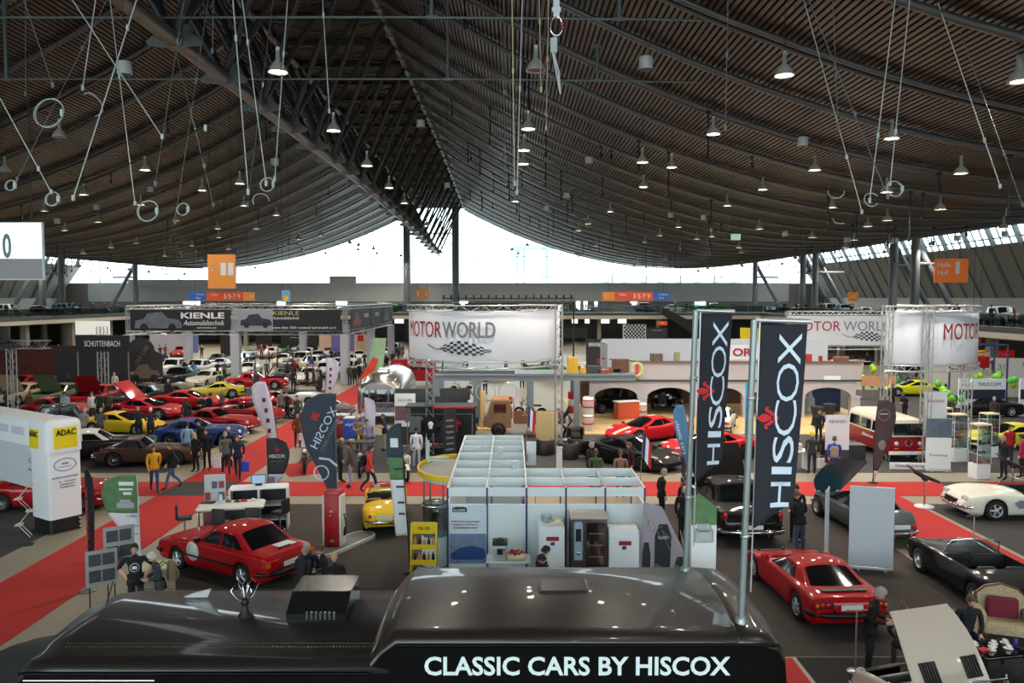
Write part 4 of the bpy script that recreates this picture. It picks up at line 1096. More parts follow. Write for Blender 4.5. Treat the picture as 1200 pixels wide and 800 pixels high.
for y in (-.93, .93): b.tube([(-5.6, y, 2.86), (-1.6, y, 2.86)], .006, 4)
for k in range(110):
    x = -1.3+k*.0395; b.bbox(x, -.97, 3.125, .012, .012, .012)
for k in range(100):
    x = -5.6+k*.04; b.bbox(x, -.95, 2.825, .012, .012, .012)
b.build('rivets', mat('worn rivet metal', (120, 110, 98), .4, .8), bus); bus.children[-1]['kind'] = 'stuff'
b = MB(); b.tube([(-1.4, -1.285, 2.99), (3.25, -1.27, 2.99)], .022, 6); b.build('drip_rail', BUSS, bus)
b = MB(); b.tube([(-6.0, -1.285, 2.64), (-1.75, -1.285, 2.64)], .022, 6); b.build('drip_rail', BUSS, bus)
b = MB(); b.rbox(-5.9, -4.4, -1.29, -1.26, 1.9, 2.5, .01); b.build('window', DGLASS, bus)
b = MB(); b.tube([(-5.95, -1.275, 2.55), (-4.35, -1.275, 2.55)], .018, 6); b.build('chrome_trim', CHROME, bus)
b = MB()
for sd in (1, -1): b.rbox(3.36, 3.4, sd*.75-.3, sd*.75+.3, 1.6, 2.2, .01)
b.build('rear_window', DGLASS, bus)
for sd in (1, -1):
    b = MB(); b.rbox(3.36, 3.43, sd*1.05-.05, sd*1.05+.05, 1.25, 1.45, .02); b.build('taillight', REDL, bus)
    b = MB(); b.ball((3.3, sd*1.12, 2.72), .05, 10, 0, (.7, .7, .8)); b.build('marker_light', mat('orange lens', (215, 90, 40), .3), bus)
for x in (-5.6, 1.8):
    for y in (-1.1, 1.1):
        b = MB(); b.lathe([(.2, -.13), (.46, -.12), (.5, -.06), (.5, .06), (.46, .12), (.2, .13)], 24, 0, (x, y, .5), 'y'); b.build('wheel', RUBBER, bus)
fit_text('CLASSIC CARS BY HISCOX', 3.72, .235, mat('white lettering', (225, 240, 240), .5), bus, (.795, -1.285, 2.735), bold=.022)
b = MB(); b.rbox(.36, 1.06, -.2, .35, 3.2, 3.245, .05); b.rbox(.38, 1.04, -.18, .33, 3.17, 3.21, .03); b.build('roof_hatch', mat('hatch cover', (52, 48, 45), .35, 0, .5), bus)
b = MB(); b.prism([(-.35, 2.88), (.55, 2.88), (.52, 3.22), (-.05, 3.2), (-.4, 3.02)], .8, 0, 'yz', -3.0); b.build('air_conditioner', mat('vent housing', (26, 25, 25), .25, 0, .8), bus)
for k in range(7):
    b = MB(); b.bbox(-2.72+k*.06, -.37, 2.99, .03, .06, .1); b.build('vent_slat', mat('slat grey', (70, 76, 74), .3), bus)
b = MB(); b.prism([(-4.75, 2.88), (-4.4, 2.88), (-4.35, 3.0), (-4.6, 2.94)], .06, 0, 'xz', .55); b.build('roof_fin', ALU, bus)
t = thing('antenna', 'small black roof antenna with chrome wire loops on the bus roof', 'antenna', (-3.62, 10.55, 2.89))
b = MB(); b.lathe([(.11, 0), (.09, .03), (.04, .1), (.035, .16)], 14); b.ball((0, 0, .2), .06, 12); b.build('base', BLACK, t)
for k in range(4):
    a = R(45+90*k); b = MB(); c_, s_ = cos(a), sin(a)
    b.tube([(0, 0, .2), (.12*c_, .12*s_, .26), (.2*c_, .2*s_, .4), (.1*c_, .1*s_, .5), (.05*c_, .05*s_, .38), (0, 0, .22)], .01, 5); b.build('wire_loop', CHROME, t)
ax, ay, az = At(88, 712, 11.2)
b = MB(); b.lathe([(.035, 0), (.02, .03), (.012, .05)], 10); b.tube([(0, 0, .04), (.12, 0, .42)], .008, 5); tag(b.build('whip_antenna', BLACK, None, (-5.75, 11.0, 2.79)), 'thin black whip antenna at the front corner of the bus roof', 'antenna')

# ---------------------------------------------------------------- two tall flags standing on the bus
def tall_flag(x, y, z0, w, zt, zb, label, rz, sx=1):
    t = thing('banner_flag', label, 'flag', (x, y, z0), rz)
    lean = .11
    P = lambda z: (lean*(z/4.0), 0, z)
    b = MB(); b.tube([P(0), P(zt-z0)], .042, 12); b.lathe([(.075, 0), (.07, .12), (.045, .14)], 12); b.build('pole', mat('galvanised pole', (150, 160, 160), .35, .5), t)
    b = MB(); x0 = lean*(zt-z0)/4+.07; b.tube([(x0-.05, 0, zt-z0-.0), (x0+w+.03, -.02, zt-z0-.02)], .03, 8); b.tube([(x0, 0, zt-z0), (x0-.06, -.0, .45)], .012, 5); b.build('crossbar', ALU, t)
    for f in (.3, .75):
        b = MB(); p = P((zt-z0)*f); b.lathe([(.045,-.02),(.055,-.02),(.055,.02),(.045,.02)], 12, 0, p); b.tube([(p[0], 0, p[2]), (p[0]+.1, 0, p[2])], .01, 4); b.build('clip', ALU, t)
    ht = zt-z0-.05; hb = zb-z0
    def wave(p):
        u = p[0]; v = p[2]
        f = (ht-v)/(ht-hb)
        return (x0+u*(1-.12*f)-.06*f, -.05*sin(u*7+v*1.1)*(.3+f)+p[1], v)
    rows = []
    for i in range(25):
        f = i/24; row = []
        for j in range(11):
            u = w*j/10; bot = hb+(.28*(u/w)); v = ht+(bot-ht)*f; row.append(wave((u, 0, v)))
        rows.append(row)
    b = MB(); b.grid(rows); b.v = b.v; m = b.build('cloth', FLAG, t)
    md = m.modifiers.new('thickness', 'SOLIDIFY'); md.thickness = .004
    def fr(p): q = wave((p[0], 0, p[2])); return (q[0], q[1]+p[1]-.012, q[2])
    H_ = (ht-hb)
    for k, (ch, f, hh) in enumerate((('X', .12, .29), ('O', .285, .36), ('C', .46, .34), ('S', .615, .26), ('I', .72, .07), ('H', .84, .24))):
        fit_text(ch, H_*hh*.52, w*.46, PALE, t, (w*.66, 0, ht-H_*f), rot=RY90, warp=fr, depth=.004, bold=-.01 if ch in 'OC' else .0)
    b = MB(); s_ = .31
    fleur(b, s_, 0, Matrix.Translation((w*.30, 0, ht-H_*.46)) @ RY90.to_4x4()); b.v = [fr((p[0], p[1]*.3, p[2])) for p in b.v]; b.build('emblem', REDF, t)
    return t
tall_flag(At(868,735,9.75)[0], 9.75, 3.08, .58, 6.93, 4.35, 'nearest tall charcoal flag with vertical lettering on the bus roof', 0)
x2 = At(803, 668, 11.6)[0]
tall_flag(x2, 11.6, 3.08, .46, 7.02, 4.5, 'slimmer tall charcoal flag with vertical lettering behind the nearest one', 0)

# ================================================================ feather flags
def wprof(kind, t):
    if kind == 'drop': return cr([(0,.03),(.3,.5),(.6,.92),(.78,1.0),(.92,.72),(1,.12)], t)
    return cr([(0,.75),(.5,.9),(.8,1),(.93,.8),(1,.1)], t)
def feather(px, py, H, z0, w, kind, zones, label, side=1, lean=0., rz=0., pole=STEEL, base=True, y=None, gfx=None, cat='flag', bend=.0):
    x, yy = G(px, py) if y is None else (At(px, py, y)[0], y)
    t = thing('feather_flag', label, cat, (x, yy, .012), rz)
    bx = lambda v: lean*v/H+bend*(v/H)**4
    b = MB(); b.tube([(bx(H*k/12), 0, H*k/12) for k in range(13)], .016, 6)
    if base: b.lathe([(.2, 0), (.2, .02), (.03, .05), (.02, .2)], 14)
    b.build('pole', pole, t)
    mats = [m for _, m in zones]; rows = []; zt = []
    N = 30
    for i in range(N+1):
        f = i/N; v = z0+(H-z0)*f; ww = w*wprof(kind, f)*side; row = []
        tw = .35*w*max(0, f-.85)/.15 if kind == 'drop' else .15*w*max(0, f-.85)/.15
        for j in range(7): row.append((bx(v)+(ww+tw*side)*j/6*(1) , .03*sin(j*.9+f*5), v))
        rows.append(row)
    b = MB(); cuts = [z for z, _ in zones]
    for k, (z1, m) in enumerate(zones):
        a = int((zones[k-1][0] if k else 0)*N); e = int(z1*N); b.grid(rows[a:e+1], k, True)
    o = b.build('cloth', mats, t); md = o.modifiers.new('thickness', 'SOLIDIFY'); md.thickness = .006
    if gfx: gfx(t, lambda u, f: (bx(z0+(H-z0)*f)+u*side, -.045, z0+(H-z0)*f))
    return t
DG_ = mat('slate flag cloth', (62, 68, 80), .85); BURG = mat('burgundy cloth', (112, 28, 46), .85); LIL = mat('lilac white cloth', (206, 200, 214), .85)
GRN = mat('meadow print', (92, 128, 84), .85, noise=.45, nscale=5); WCL = mat('white flag cloth', (222, 224, 226), .85); BKC = mat('black flag cloth', (24, 24, 27), .85)
GREYT = mat('grey lettering', (120, 122, 128), .7); WT = mat('white text', (232, 234, 236), .6); DARKT = mat('dark lettering', (50, 52, 56), .7)
MIR = Matrix.Scale(-1, 3, Vector((1,0,0)))
def g1(t, P):   # seen from the back, mirrored
    p = P(.32, .72); T = Matrix.Rotation(R(62), 3, 'Y')
    fit_text('HISCOX', 1.35, .24, PALE, t, P(.34, .70), rot=Matrix.Rotation(R(118), 3, 'Y') @ MIR @ Matrix.Rotation(R(0), 3, 'Z'))
    fit_text('CLASSIC CAR INSURANCE', 1.25, .1, GREYT, t, (P(.12, .66)[0], -.045, P(.12, .66)[2]), rot=Matrix.Rotation(R(118), 3, 'Y') @ MIR)
    b = MB(); q = P(.62, .80); fleur(b, .34, 0, Matrix.Translation(q) @ Matrix.Rotation(R(70), 4, 'Y')); b.build('emblem', REDF, t)
    b = MB(); q = P(.45, .30); b.lathe([(.2,0),(.235,0),(.235,-.01),(.2,-.01)], 24, 0, (q[0], -.045, q[2]), 'y'); b.build('round_seal', PALE, t)
    b = MB(); b.tube([P(-.03, .36), P(.2, .42), P(.5, .43)], .035, 6); b.build('pale_stripe', PALE, t)
feather(398, 630, 4.35, .95, 1.05, 'drop', [(1, DG_)], 'largest slate feather flag with mirrored lettering beside the red petrol pump', -1, -.15, 0, gfx=g1, bend=.1)
def g2(t, P):
    fit_text('HISCOX', .55, .12, WT, t, P(.36, .72)); b = MB(); q = P(.36, .82); fleur(b, .2, 0, Matrix.Translation(q)); b.build('emblem', REDF, t)
    fit_text('CLASSIC INSURANCE', .42, .035, GREYT, t, P(.36, .64))
    b = MB(); q = P(.14, .27); b.rbox(q[0]-.12, q[0]+.12, -.05, -.045, q[2]-.28, q[2]+.28, .01); b.build('printed_car', mat('car print', (130,120,135), .8, noise=.4, nscale=6), t)
feather(314, 592, 2.35, .12, .78, 'drop', [(.45, LIL), (1, mat('dark grey cloth', (52, 50, 54), .85))], 'small dark teardrop flag with white and grey lower part in the aisle', 1, 0, 0, gfx=g2)
def g3(t, P):
    b = MB()
    for k in range(6): q = P(.3, .12+.13*k); b.rbox(q[0]-.07, q[0]+.07, -.05, -.045, q[2]-.09, q[2]+.09, .01)
    b.build('print_marks', mat('dark red print', (96, 24, 40), .8), t)
feather(329, 545, 3.6, .2, .8, 'drop', [(1, LIL)], 'burgundy edged white feather flag left of the largest slate feather', -1, -.35, 0, gfx=g3, pole=BURG, bend=-.25)
t = feather(380, 482, 3.4, .3, .8, 'drop', [(1, LIL)], 'distant burgundy and white feather flag behind the classic car rows', 1, .2, 0, gfx=g3, pole=BURG)
def g4(t, P):
    b = MB()
    for k, (u, f, w_, h_) in enumerate(((.28,.9,.4,.1),(.3,.83,.36,.05),(.26,.78,.22,.08))): q = P(u, f); b.rbox(q[0]-w_/2, q[0]+w_/2, -.05, -.045, q[2]-h_/2, q[2]+h_/2, .01)
    b.build('script_print', WT, t)
    b = MB(); q = P(.3, .66); b.rbox(q[0]-.26, q[0]+.22, -.05, -.045, q[2]-.14, q[2]+.02, .02); b.rbox(q[0]-.17, q[0]+.12, -.05, -.045, q[2], q[2]+.1, .02); b.build('printed_car', mat('silver car print', (170,176,176), .7, noise=.3, nscale=9), t)
    for f, s_ in ((.5, 'CLASSIC'), (.38, 'OPEN'), (.28, 'TOUR')): fit_text(s_, .3, .05, GREYT, t, P(.17, f))
feather(165, 656, 2.35, .1, 1.0, 'drop', [(.55, WCL), (1, GRN)], 'green topped white teardrop flag by the man in the black t-shirt', -1, -.05, 0, gfx=g4, pole=mat('pale pole', (190,215,225), .4))
def g5(t, P):
    fit_text('HISCOX', 1.5, .07, REDF, t, P(.03, .58), rot=RY90)
feather(104, 692, 3.0, .25, .19, 'feather', [(1, BKC)], 'very narrow black feather flag seen edge on by the long red runner', 1, 0, 0, gfx=g5)
def g6(t, P):
    for k, (f, w_) in enumerate(((.44,.2),(.3,.18),(.2,.16),(.6,.22))): b = MB(); q = P(.12, f*1.0); b.rbox(q[0]-w_/2, q[0]+w_/2, -.05, -.045, q[2]-.025, q[2]+.025, .01); b.build('sponsor_mark', DARKT, t)
    b = MB()
    for k in range(4): q = P(.2, .86-.02*k); b.rbox(q[0]-.1, q[0]+.1, -.05, -.045, q[2]-.03, q[2]+.03, .01)
    b.build('round_mark', WT, t)
feather(481, 672, 3.95, 1.0, .42, 'feather', [(.5, WCL), (.7, GRN), (1, DG_)], 'tall white green and slate feather flag beside the yellow roadster', -1, -.22, 0, gfx=g6, pole=BLACK)
feather(430, 531, 2.6, .3, .5, 'feather', [(1, LIL)], 'plain pale lilac feather flag in front of the silver caravan', 1, -.1, 0)
feather(812, 574, 3.2, .3, .5, 'drop', [(1, mat('sky blue flag cloth', (92, 136, 176), .85))], 'sky blue feather flag leaning left of the slimmer charcoal flag', -1, -.25, 0,
        gfx=lambda t, P: (fit_text('classic cars', 1.3, .14, WT, t, P(.3, .58), rot=Matrix.Rotation(R(75), 3, 'Y'))), bend=-.15)
def g7(t, P):
    b = MB(); q = P(.28, .82); b.lathe([(.2,0),(.235,0)], 24, 0, (q[0], -.045, q[2]), 'y'); b.build('oval_badge', GREYT, t)
    fit_text('CARAVAN', .3, .06, WT, t, P(.27, .83)); fit_text('SHOP', .3, .05, REDF, t, P(.27, .79))
    b = MB(); q = P(.3, .45); b.ball((q[0], -.02, q[2]), .16, 8, 0, (1,.2,1.3)); b.build('printed_rider', mat('print grey', (140,132,128), .8, noise=.4, nscale=8), t)
feather(1023, 566, 3.25, .05, .78, 'drop', [(.14, LIL), (1, mat('brown grey cloth', (78, 66, 66), .85))], 'brown grey feather flag standing before the red camper van', 1, 0, 0, gfx=g7, pole=mat('maroon pole', (60, 30, 34), .5), bend=.15)
# banner with meadow print next to the bus flag pole
t = thing('roll_up_banner', 'green meadow printed banner standing between the stall and the slim flag', 'banner', (At(824,640,13.0)[0], 13.0, 0))
b = MB(); b.prism([(-.2, 1.6), (.2, 1.6), (.2, 4.05), (-.1, 4.4), (-.2, 4.1)], .02); b.T = None
b = MB(); z1 = At(820, 578, 13)[2]; zm = At(820, 615, 13)[2]; zb_ = .9
b.prism([(-.2, zm), (.22, zm), (.22, z1-.22), (-.08, z1), (-.18, z1-.08)], .02, 0); b.prism([(-.2, zb_), (.2, zb_), (.22, zm), (-.2, zm)], .02, 1); b.build('cloth', [GRN, WCL], t)
b = MB(); b.tube([(-.22, 0, 0), (-.22, 0, z1-.05)], .02, 6); b.lathe([(.25,0),(.25,.03),(.02,.05)], 14, 0, (-.1,0,0)); b.build('pole', ALU, t)
b = MB()
for k in range(4): b.lathe([(.035,0),(.045,0),(.045,.01),(.035,.01)], 14, 0, (-.09+k*.05, -.01, z1-.55), 'y')
b.build('ring_emblem', WT, t)
b = MB(); b.rbox(-.14, .16, -.015, -.005, zm-.28, zm-.06, .03); b.rbox(-.1, .12, -.015, -.005, zm-.1, zm+.03, .03); b.build('printed_car', mat('silver car print', (170,176,176), .7, noise=.3, nscale=9), t)

# ================================================================ white exhibition stall
st_ = thing('exhibition_stall', 'white shell scheme stall with open lattice of white fascia beams', 'stall', (0, 0, 0))
X0 = -1.6; bays = [X0+.98*i for i in range(6)]; Ysr = [19.5, 20.6, 21.7, 22.8, 23.9, 25.0, 26.0, 27.0]
PAN = mat('white laminate', (222, 232, 234), .45); POST = mat('blue violet post', (62, 66, 120), .4, .3)
for i, Y in enumerate(Ysr):
    n = 5 if i < 3 else 2
    for k in range(n):
        b = MB(); b.box(bays[k]+.01, bays[k+1]-.01, Y-.02, Y+.02, 2.28, 2.5); b.build('fascia_beam', PAN, st_)
for k in range(6):
    ye = Ysr[2] if k > 2 else Ysr[-1]
    if k in (0, 2, 5, 1, 3, 4): b = MB(); b.box(bays[k]-.02, bays[k]+.02, Ysr[0], ye, 2.3 if k in (0,2,5) else 2.44, 2.5); b.build('side_beam', mat('beam aluminium', (190,196,196), .4, .5) if k not in (0,5) else PAN, st_)
for k in range(5):
    b = MB(); b.box(bays[k]+.02, bays[k+1]-.02, 19.49, 19.53, .0, 2.08); b.build('wall_panel', PAN, st_)
for (xa, xb, ya, yb) in ((bays[5]-.02, bays[5]+.02, 19.5, 20.6), (bays[0]-.02, bays[0]+.02, 19.6, 27), (bays[0], bays[2], 27.0, 27.04)):
    b = MB(); b.box(xa, xb, ya, yb, 0, 2.08 if ya < 27 else 1.1); b.build('wall_panel', PAN, st_)
for k in range(6):
    b = MB(); b.tube([(bays[k], 19.47, 0), (bays[k], 19.47, 2.5)], .022, 8); b.build('post', POST, st_)
    for Y in (Ysr[2],) if k > 2 else (23.9, 27.0): b = MB(); b.tube([(bays[k], Y, 0), (bays[k], Y, 2.3)], .02, 6); b.build('post', POST, st_)
for (x, y) in ((-.35, 23.6), (-.9, 24.7), (.1, 21.6)):
    b = MB(); b.bbox(x, y, 2.62, .16, .1, .22); b.tube([(x, y, 2.5), (x, y, 2.55)], .02, 5); b.build('spotlight', ALU, st_)
# inside the stall
for i, (x, y, c, lab) in enumerate(((-1.0, 20.6, (236,236,232), 'cream bistro table at the left inside the stall'), (1.0, 20.8, (190, 40, 44), 'round red topped table inside the stall'), (2.2, 20.9, (226, 216, 196), 'cream topped table inside the right wing of the stall'))):
    t = thing('table', lab, 'table', (x, y, .01)); b = MB(); b.lathe([(0,.72),(.36,.72),(.38,.74),(.36,.76),(0,.76)], 24); b.build('tabletop', mat('top', c, .5), t)
    b = MB(); b.tube([(0,0,.02),(0,0,.72)], .03, 8); b.lathe([(.22,0),(.2,.02),(.03,.04)], 16); b.build('pedestal', CHROME, t)
for i, (x, y, c, lab, rz) in enumerate(((-.2, 20.9, (30,28,28), 'black shell chair beside the stall centre post', 200), (1.6, 20.2, (228,220,200), 'cream shell chair behind the middle wall panel', 90), (2.75, 20.3, (228,220,200), 'cream shell chair at the right end of the stall', 90), (.65, 20.2, (228,226,220), 'white shell chair near the red topped table', 90))):
    t = thing('chair', lab, 'chair', (x, y, .01), rz); m = mat('shell', c, .5)
    b = MB(); b.rbox(-.22, .22, -.22, .22, .44, .48, .04); b.build('seat', m, t)
    b = MB(); b.rbox(-.24, -.2, -.21, .21, .48, .86, .02); b.build('backrest', m, t)
    for a in (-.18, .18):
        for c_ in (-.18, .18): b = MB(); b.tube([(a, c_, .44), (a*1.15, c_*1.15, 0)], .012, 5); b.build('leg', CHROME, t)
b = MB(); b.rbox(-.45, .45, -.2, .2, 0, 1.1, .03); tag(b.build('display_cabinet', PAN, None, (-1.0, 26.0, .01)), 'white cabinet at the back of the stall', 'cabinet')
# small french flags
for i, (px, py, Y, lab, s_) in enumerate(((1.28*0+617, 512, 27.2, 'french flag on a stick at the far corner of the stall', 1.15), (751, 551, 21.9, 'french flag rising over the right wing of the stall', 1.1), (811, 600, 19.6, 'small french flag at the right end of the stall', .55), (615, 541, 24.2, 'tiny french flag beside the stall notice board', .35))):
    x, y, z = At(px, py, Y); t = thing('french_flag', lab, 'flag', (x, Y, max(z, 0)))
    b = MB(); b.tube([(0,0,0),(.06*s_,0,s_)], .012, 5)
    b.tube([(0,0,-z+.01),(0,0,0)], .012, 5)
    b.build('stick', WOOD, t)
    for k, c in enumerate(((34, 52, 120), (232, 232, 236), (206, 36, 48))):
        b = MB(); u0, u1 = .055*k*2.2*s_, .055*(k+1)*2.2*s_
        b.add([(.05*s_+u0*.6, -.02*k, s_*.98-u0*.9), (.05*s_+u1*.6, -.02*k-.02, s_*.98-u1*.9), (.02*s_+u1*.6, -.02*k-.02, s_*.38-u1*1.0), (.02*s_+u0*.6, -.02*k, s_*.38-u0*1.0),
                (.05*s_+u0*.6, -.02*k+.006, s_*.98-u0*.9), (.05*s_+u1*.6, -.02*k-.014, s_*.98-u1*.9), (.02*s_+u1*.6, -.02*k-.014, s_*.38-u1*1.0), (.02*s_+u0*.6, -.02*k+.006, s_*.38-u0*1.0)], [(0,1,2,3),(7,6,5,4),(0,4,5,1),(2,6,7,3),(1,5,6,2),(0,3,7,4)])
        b.build('stripe', mat('flag', c, .8), t)
# notice board on easel
x, y, z = At(617, 535, 24.6); t = thing('notice_board', 'white notice board on a wooden easel beside the stall', 'sign', (x+.15, 24.6, .01))
b = MB(); b.bbox(0, 0, z+.1, .3, .02, .75); b.build('board', WHITE, t); b = MB(); b.tube([(-.14,.05,0),(-.1,.02,z+.3)], .015, 5); b.build('leg', WOOD, t); b = MB(); b.tube([(.14,.05,0),(.1,.02,z+.3)], .015, 5); b.build('leg', WOOD, t)
# kitchen row in front of the stall
FY = 18.7
def fy(px): return At(px, 650, FY)[0]
t = thing('refrigerator', 'white refrigerator with glass bowls on top at the stall wall', 'refrigerator', ((fy(631)+fy(662))/2, FY+.3, .01))
w_ = (fy(662)-fy(631))/2
b = MB(); b.rbox(-w_, w_, -.3, .3, 0, 1.72, .03); b.build('body', WHITE, t); b = MB(); b.rbox(-w_+.02, w_-.02, -.335, -.3, .2, 1.6, .01); b.build('door', WHITE, t)
b = MB(); b.bbox(.02, -.345, 1.45, .3, .01, .1); b.build('red_label', REDTXT, t); b = MB(); b.bbox(.02, -.345, 1.33, .1, .01, .08); b.build('blue_label', BLUE, t)
GL = glassmat('bowl glass', (235,240,240), .2)
for dx, lab, r in ((-.12, 'stack of glass bowls on the left white refrigerator', .14), (.16, 'single glass bowl with fruit on the left white refrigerator', .13)):
    b = MB()
    for k in range(3 if dx < 0 else 1): b.lathe([(.05,.0+k*.05),(r*.7,.03+k*.05),(r,.12+k*.05),(r-.01,.12+k*.05)], 20)
    tag(b.build('glass_bowl', GL if dx < 0 else mat('fruit bowl', (226, 220, 190), .2, 0, .5), None, ((fy(631)+fy(662))/2+dx, FY+.3, 1.735)), lab, 'bowl')
t = thing('refrigerator', 'white chest fridge right of the steel oven', 'refrigerator', ((fy(713)+fy(749))/2, FY+.3, .01)); w_ = (fy(749)-fy(713))/2
b = MB(); b.rbox(-w_, w_, -.32, .32, 0, 1.66, .03); b.build('body', WHITE, t); b = MB(); b.rbox(-w_+.01, w_-.01, -.36, -.32, .15, 1.5, .015); b.build('door', WHITE, t)
b = MB(); b.bbox(.02, -.365, 1.35, .3, .01, .1); b.build('red_label', REDTXT, t); b = MB(); b.bbox(.0, -.365, 1.24, .1, .01, .08); b.build('blue_label', BLUE, t)
t = thing('combi_oven', 'stainless steel combi oven with control panel between the white fridges', 'oven', ((fy(669)+fy(711))/2, FY+.3, .01)); w_ = (fy(711)-fy(669))/2
OV = mat('oven steel', (96, 84, 80), .3, .8)
b = MB(); b.rbox(-w_, w_, -.35, .35, .3, 1.93, .02); 
b.build('cabinet', OV, t); b = MB(); b.rbox(-w_-.02, w_+.02, -.38, .38, 1.93, 1.97, .01); b.build('top_plate', mat('oven top', (190,180,168), .3, .7), t)
b = MB(); b.rbox(-w_*.15, w_*.92, -.37, -.35, .5, 1.85, .01); b.build('glass_door', mat('oven glass', (40, 26, 24), .15, 0, .8), t)
for k in range(4):
    b = MB(); b.bbox(w_*.38, -.378, .75+k*.28, w_*.8, .012, .02); b.build('rack', CHROME, t)
b = MB(); b.rbox(-w_*.85, -w_*.35, -.39, -.35, .95, 1.88, .05); b.build('control_panel', mat('panel blue grey', (150,176,192), .3), t)
b = MB(); b.bbox(-w_*.6, -.395, 1.55, w_*.3, .012, .3); b.build('display', BLACK, t); b = MB(); b.ball((-w_*.6, -.4, 1.12), .05, 10, 0, (1,.4,1)); b.build('knob', CHROME, t)
for a in (-1, 1):
    for c_ in (-1, 1): b = MB(); b.tube([(a*w_*.85, c_*.3, 0), (a*w_*.85, c_*.3, .3)], .03, 6); b.build('leg', ALU, t)
# serving table, coffee machine and cake
t = thing('table', 'serving table below the coffee machine behind the bus', 'table', (fy(597), FY, .01))
b = MB(); b.rbox(-.55, .5, -.3, .3, .94, .98, .02); b.build('tabletop', WHITE, t)
for a in (-.5, .45):
    for c_ in (-.25, .25): b = MB(); b.tube([(a, c_, 0), (a, c_, .94)], .02, 6); b.build('leg', ALU, t)
t = thing('coffee_machine', 'steel coffee machine with black top on the serving table', 'coffee machine', (fy(586), FY, .995))
b = MB(); b.rbox(-.16, .16, -.18, .18, 0, .34, .02); b.build('body', ALU, t); b = MB(); b.rbox(-.18, .18, -.2, .2, .34, .42, .03); b.ball((0,0,.42), .12, 10, 0, (1,1,.5)); b.build('bean_hopper', BLACK, t)
b = MB(); b.bbox(0, -.19, .2, .14, .02, .14); b.build('spout_panel', BLACK, t); b = MB(); b.bbox(.1, -.19, .25, .04, .02, .04); b.build('red_button', REDL, t)
t = thing('cake', 'round cake topped with red and white pieces next to the coffee machine', 'cake', (fy(605), FY-.05, .995))
b = MB(); b.lathe([(0,.14),(.2,.13),(.24,.1),(.24,0),(0,0)], 24); b.build('base', mat('sponge', (224, 208, 176), .8), t)
b = MB()
for k in range(16): a = k*2.4; b.ball((.2*math.sqrt(k/16)*cos(a), .2*math.sqrt(k/16)*sin(a), .145), .035, 6)
b.build('berries', mat('berries', (160, 28, 34), .4), t)
# poster of vintage cars
t = thing('poster', 'white poster with blue vintage cars on the left wall panel of the stall', 'poster', (-1.1, 19.46, 0))
b = MB(); b.box(-.47, .47, -.02, 0, .6, 2.06); b.build('sheet', mat('poster paper', (206, 220, 232), .6), t)
b = MB(); b.box(-.46, .46, -.03, -.022, .6, 1.35); b.build('photo_print', mat('crowd print', (120, 140, 176), .7, noise=.5, nscale=9), t)
b = MB(); b.prism([(-.42,.85),(-.2,1.0),(.1,1.05),(.4,.98),(.44,.8),(.4,.7),(-.4,.7)], .008, 0, 'xz', -.04); b.build('printed_blue_car', mat('blue car print', (40, 76, 140), .6), t)
for k, s_ in enumerate(('Erleben Sie mit diesem einzigen', 'Bentgen und Oldtimern in', 'Ihrem klassischen Traum')): fit_text(s_, .7-.06*k, .05, REDTXT, t, (-.05, -.035, 1.66-.075*k))
fit_text('KLASSIK', .3, .06, WT, t, (-.2, -.05, 1.95)); b = MB(); b.prism([(-.38,1.9),(-.02,1.9),(-.02,2.0),(-.1,2.03),(-.3,2.03),(-.38,2.0)], .01, 0, 'xz', -.04); b.build('badge', DARKT, t)
# triangular graphic wall right of the stall
xa = At(752, 600, 18.9)[0]; t = thing('graphic_wall', 'triangular fabric wall printed with dark banners and cars right of the stall', 'display wall', (xa, 18.9, 0))
b = MB(); b.prism([(0, .2), (1.08, .2), (1.1, .95), (.5, 2.15), (.05, 2.3)], .06); b.build('fabric', mat('lilac grey print', (168, 160, 172), .8, noise=.1, nscale=3), t)
b = MB()
for k in range(5): b.tube([(.05+.22*k, -.02, 2.1-.25*k), (.25+.22*k, -.02, 1.6-.25*k)], .008, 4); b.tube([(.05+.22*k, -.02, 1.6), (.3+.2*k, -.02, 2.0-.3*k)], .008, 4)
b.build('lattice_print', mat('beige print', (196, 180, 160), .8), t)
for cx, zb_, zt_, w_ in ((.12, .3, 1.3, .1), (.52, .3, 1.75, .2), (.95, .3, .95, .17)):
    b = MB(); b.prism([(cx-w_, zb_), (cx+w_*.8, zb_), (cx+w_, zt_-.3), (cx+w_*.5, zt_), (cx-w_*.5, zt_), (cx-w_, zt_-.3)], .01, 0, 'xz', -.025); b.build('printed_banner', mat('dark print', (44, 46, 54), .8), t)
    if cx > .3: fit_text('CLASSIC', w_*1.3, .07, WT, t, (cx, -.035, zt_-.32)); b = MB(); b.prism([(cx-w_*.9, .45), (cx+w_*.8, .4), (cx+w_*.8, .6), (cx-w_*.9, .8)], .008, 0, 'xz', -.035); b.build('meadow_print', GRN, t)
# ================================================================ kiosk with round yellow canopy
t = thing('kiosk', 'round petrol kiosk column with half round yellow rimmed canopy attached to the stall', 'kiosk', (-1.66, 22.2, 0))
YEL = mat('signal yellow', (232, 196, 24), .45); CANW = mat('canopy grey', (150, 146, 140), .6)
b = MB(); b.lathe([(0,2.38),(.98,2.38)], 24, 0, (0,0,0), 'z', False, 90, 270); 
b.v = [(v[0], v[1]*1.55, v[2]) for v in b.v]; b.build('canopy_top', CANW, t)
b = MB(); b.lathe([(.96,2.36),(1.0,2.36),(1.0,2.5),(.96,2.5)], 24, 0, (0,0,0), 'z', False, 90, 270); b.v = [(v[0], v[1]*1.55, v[2]) for v in b.v]; b.build('yellow_rim', YEL, t)
b = MB(); b.lathe([(0,2.24),(.9,2.24),(.97,2.36)], 24, 0, (0,0,0), 'z', False, 90, 270); b.v = [(v[0], v[1]*1.55, v[2]) for v in b.v]; b.build('canopy_underside', WHITE, t)
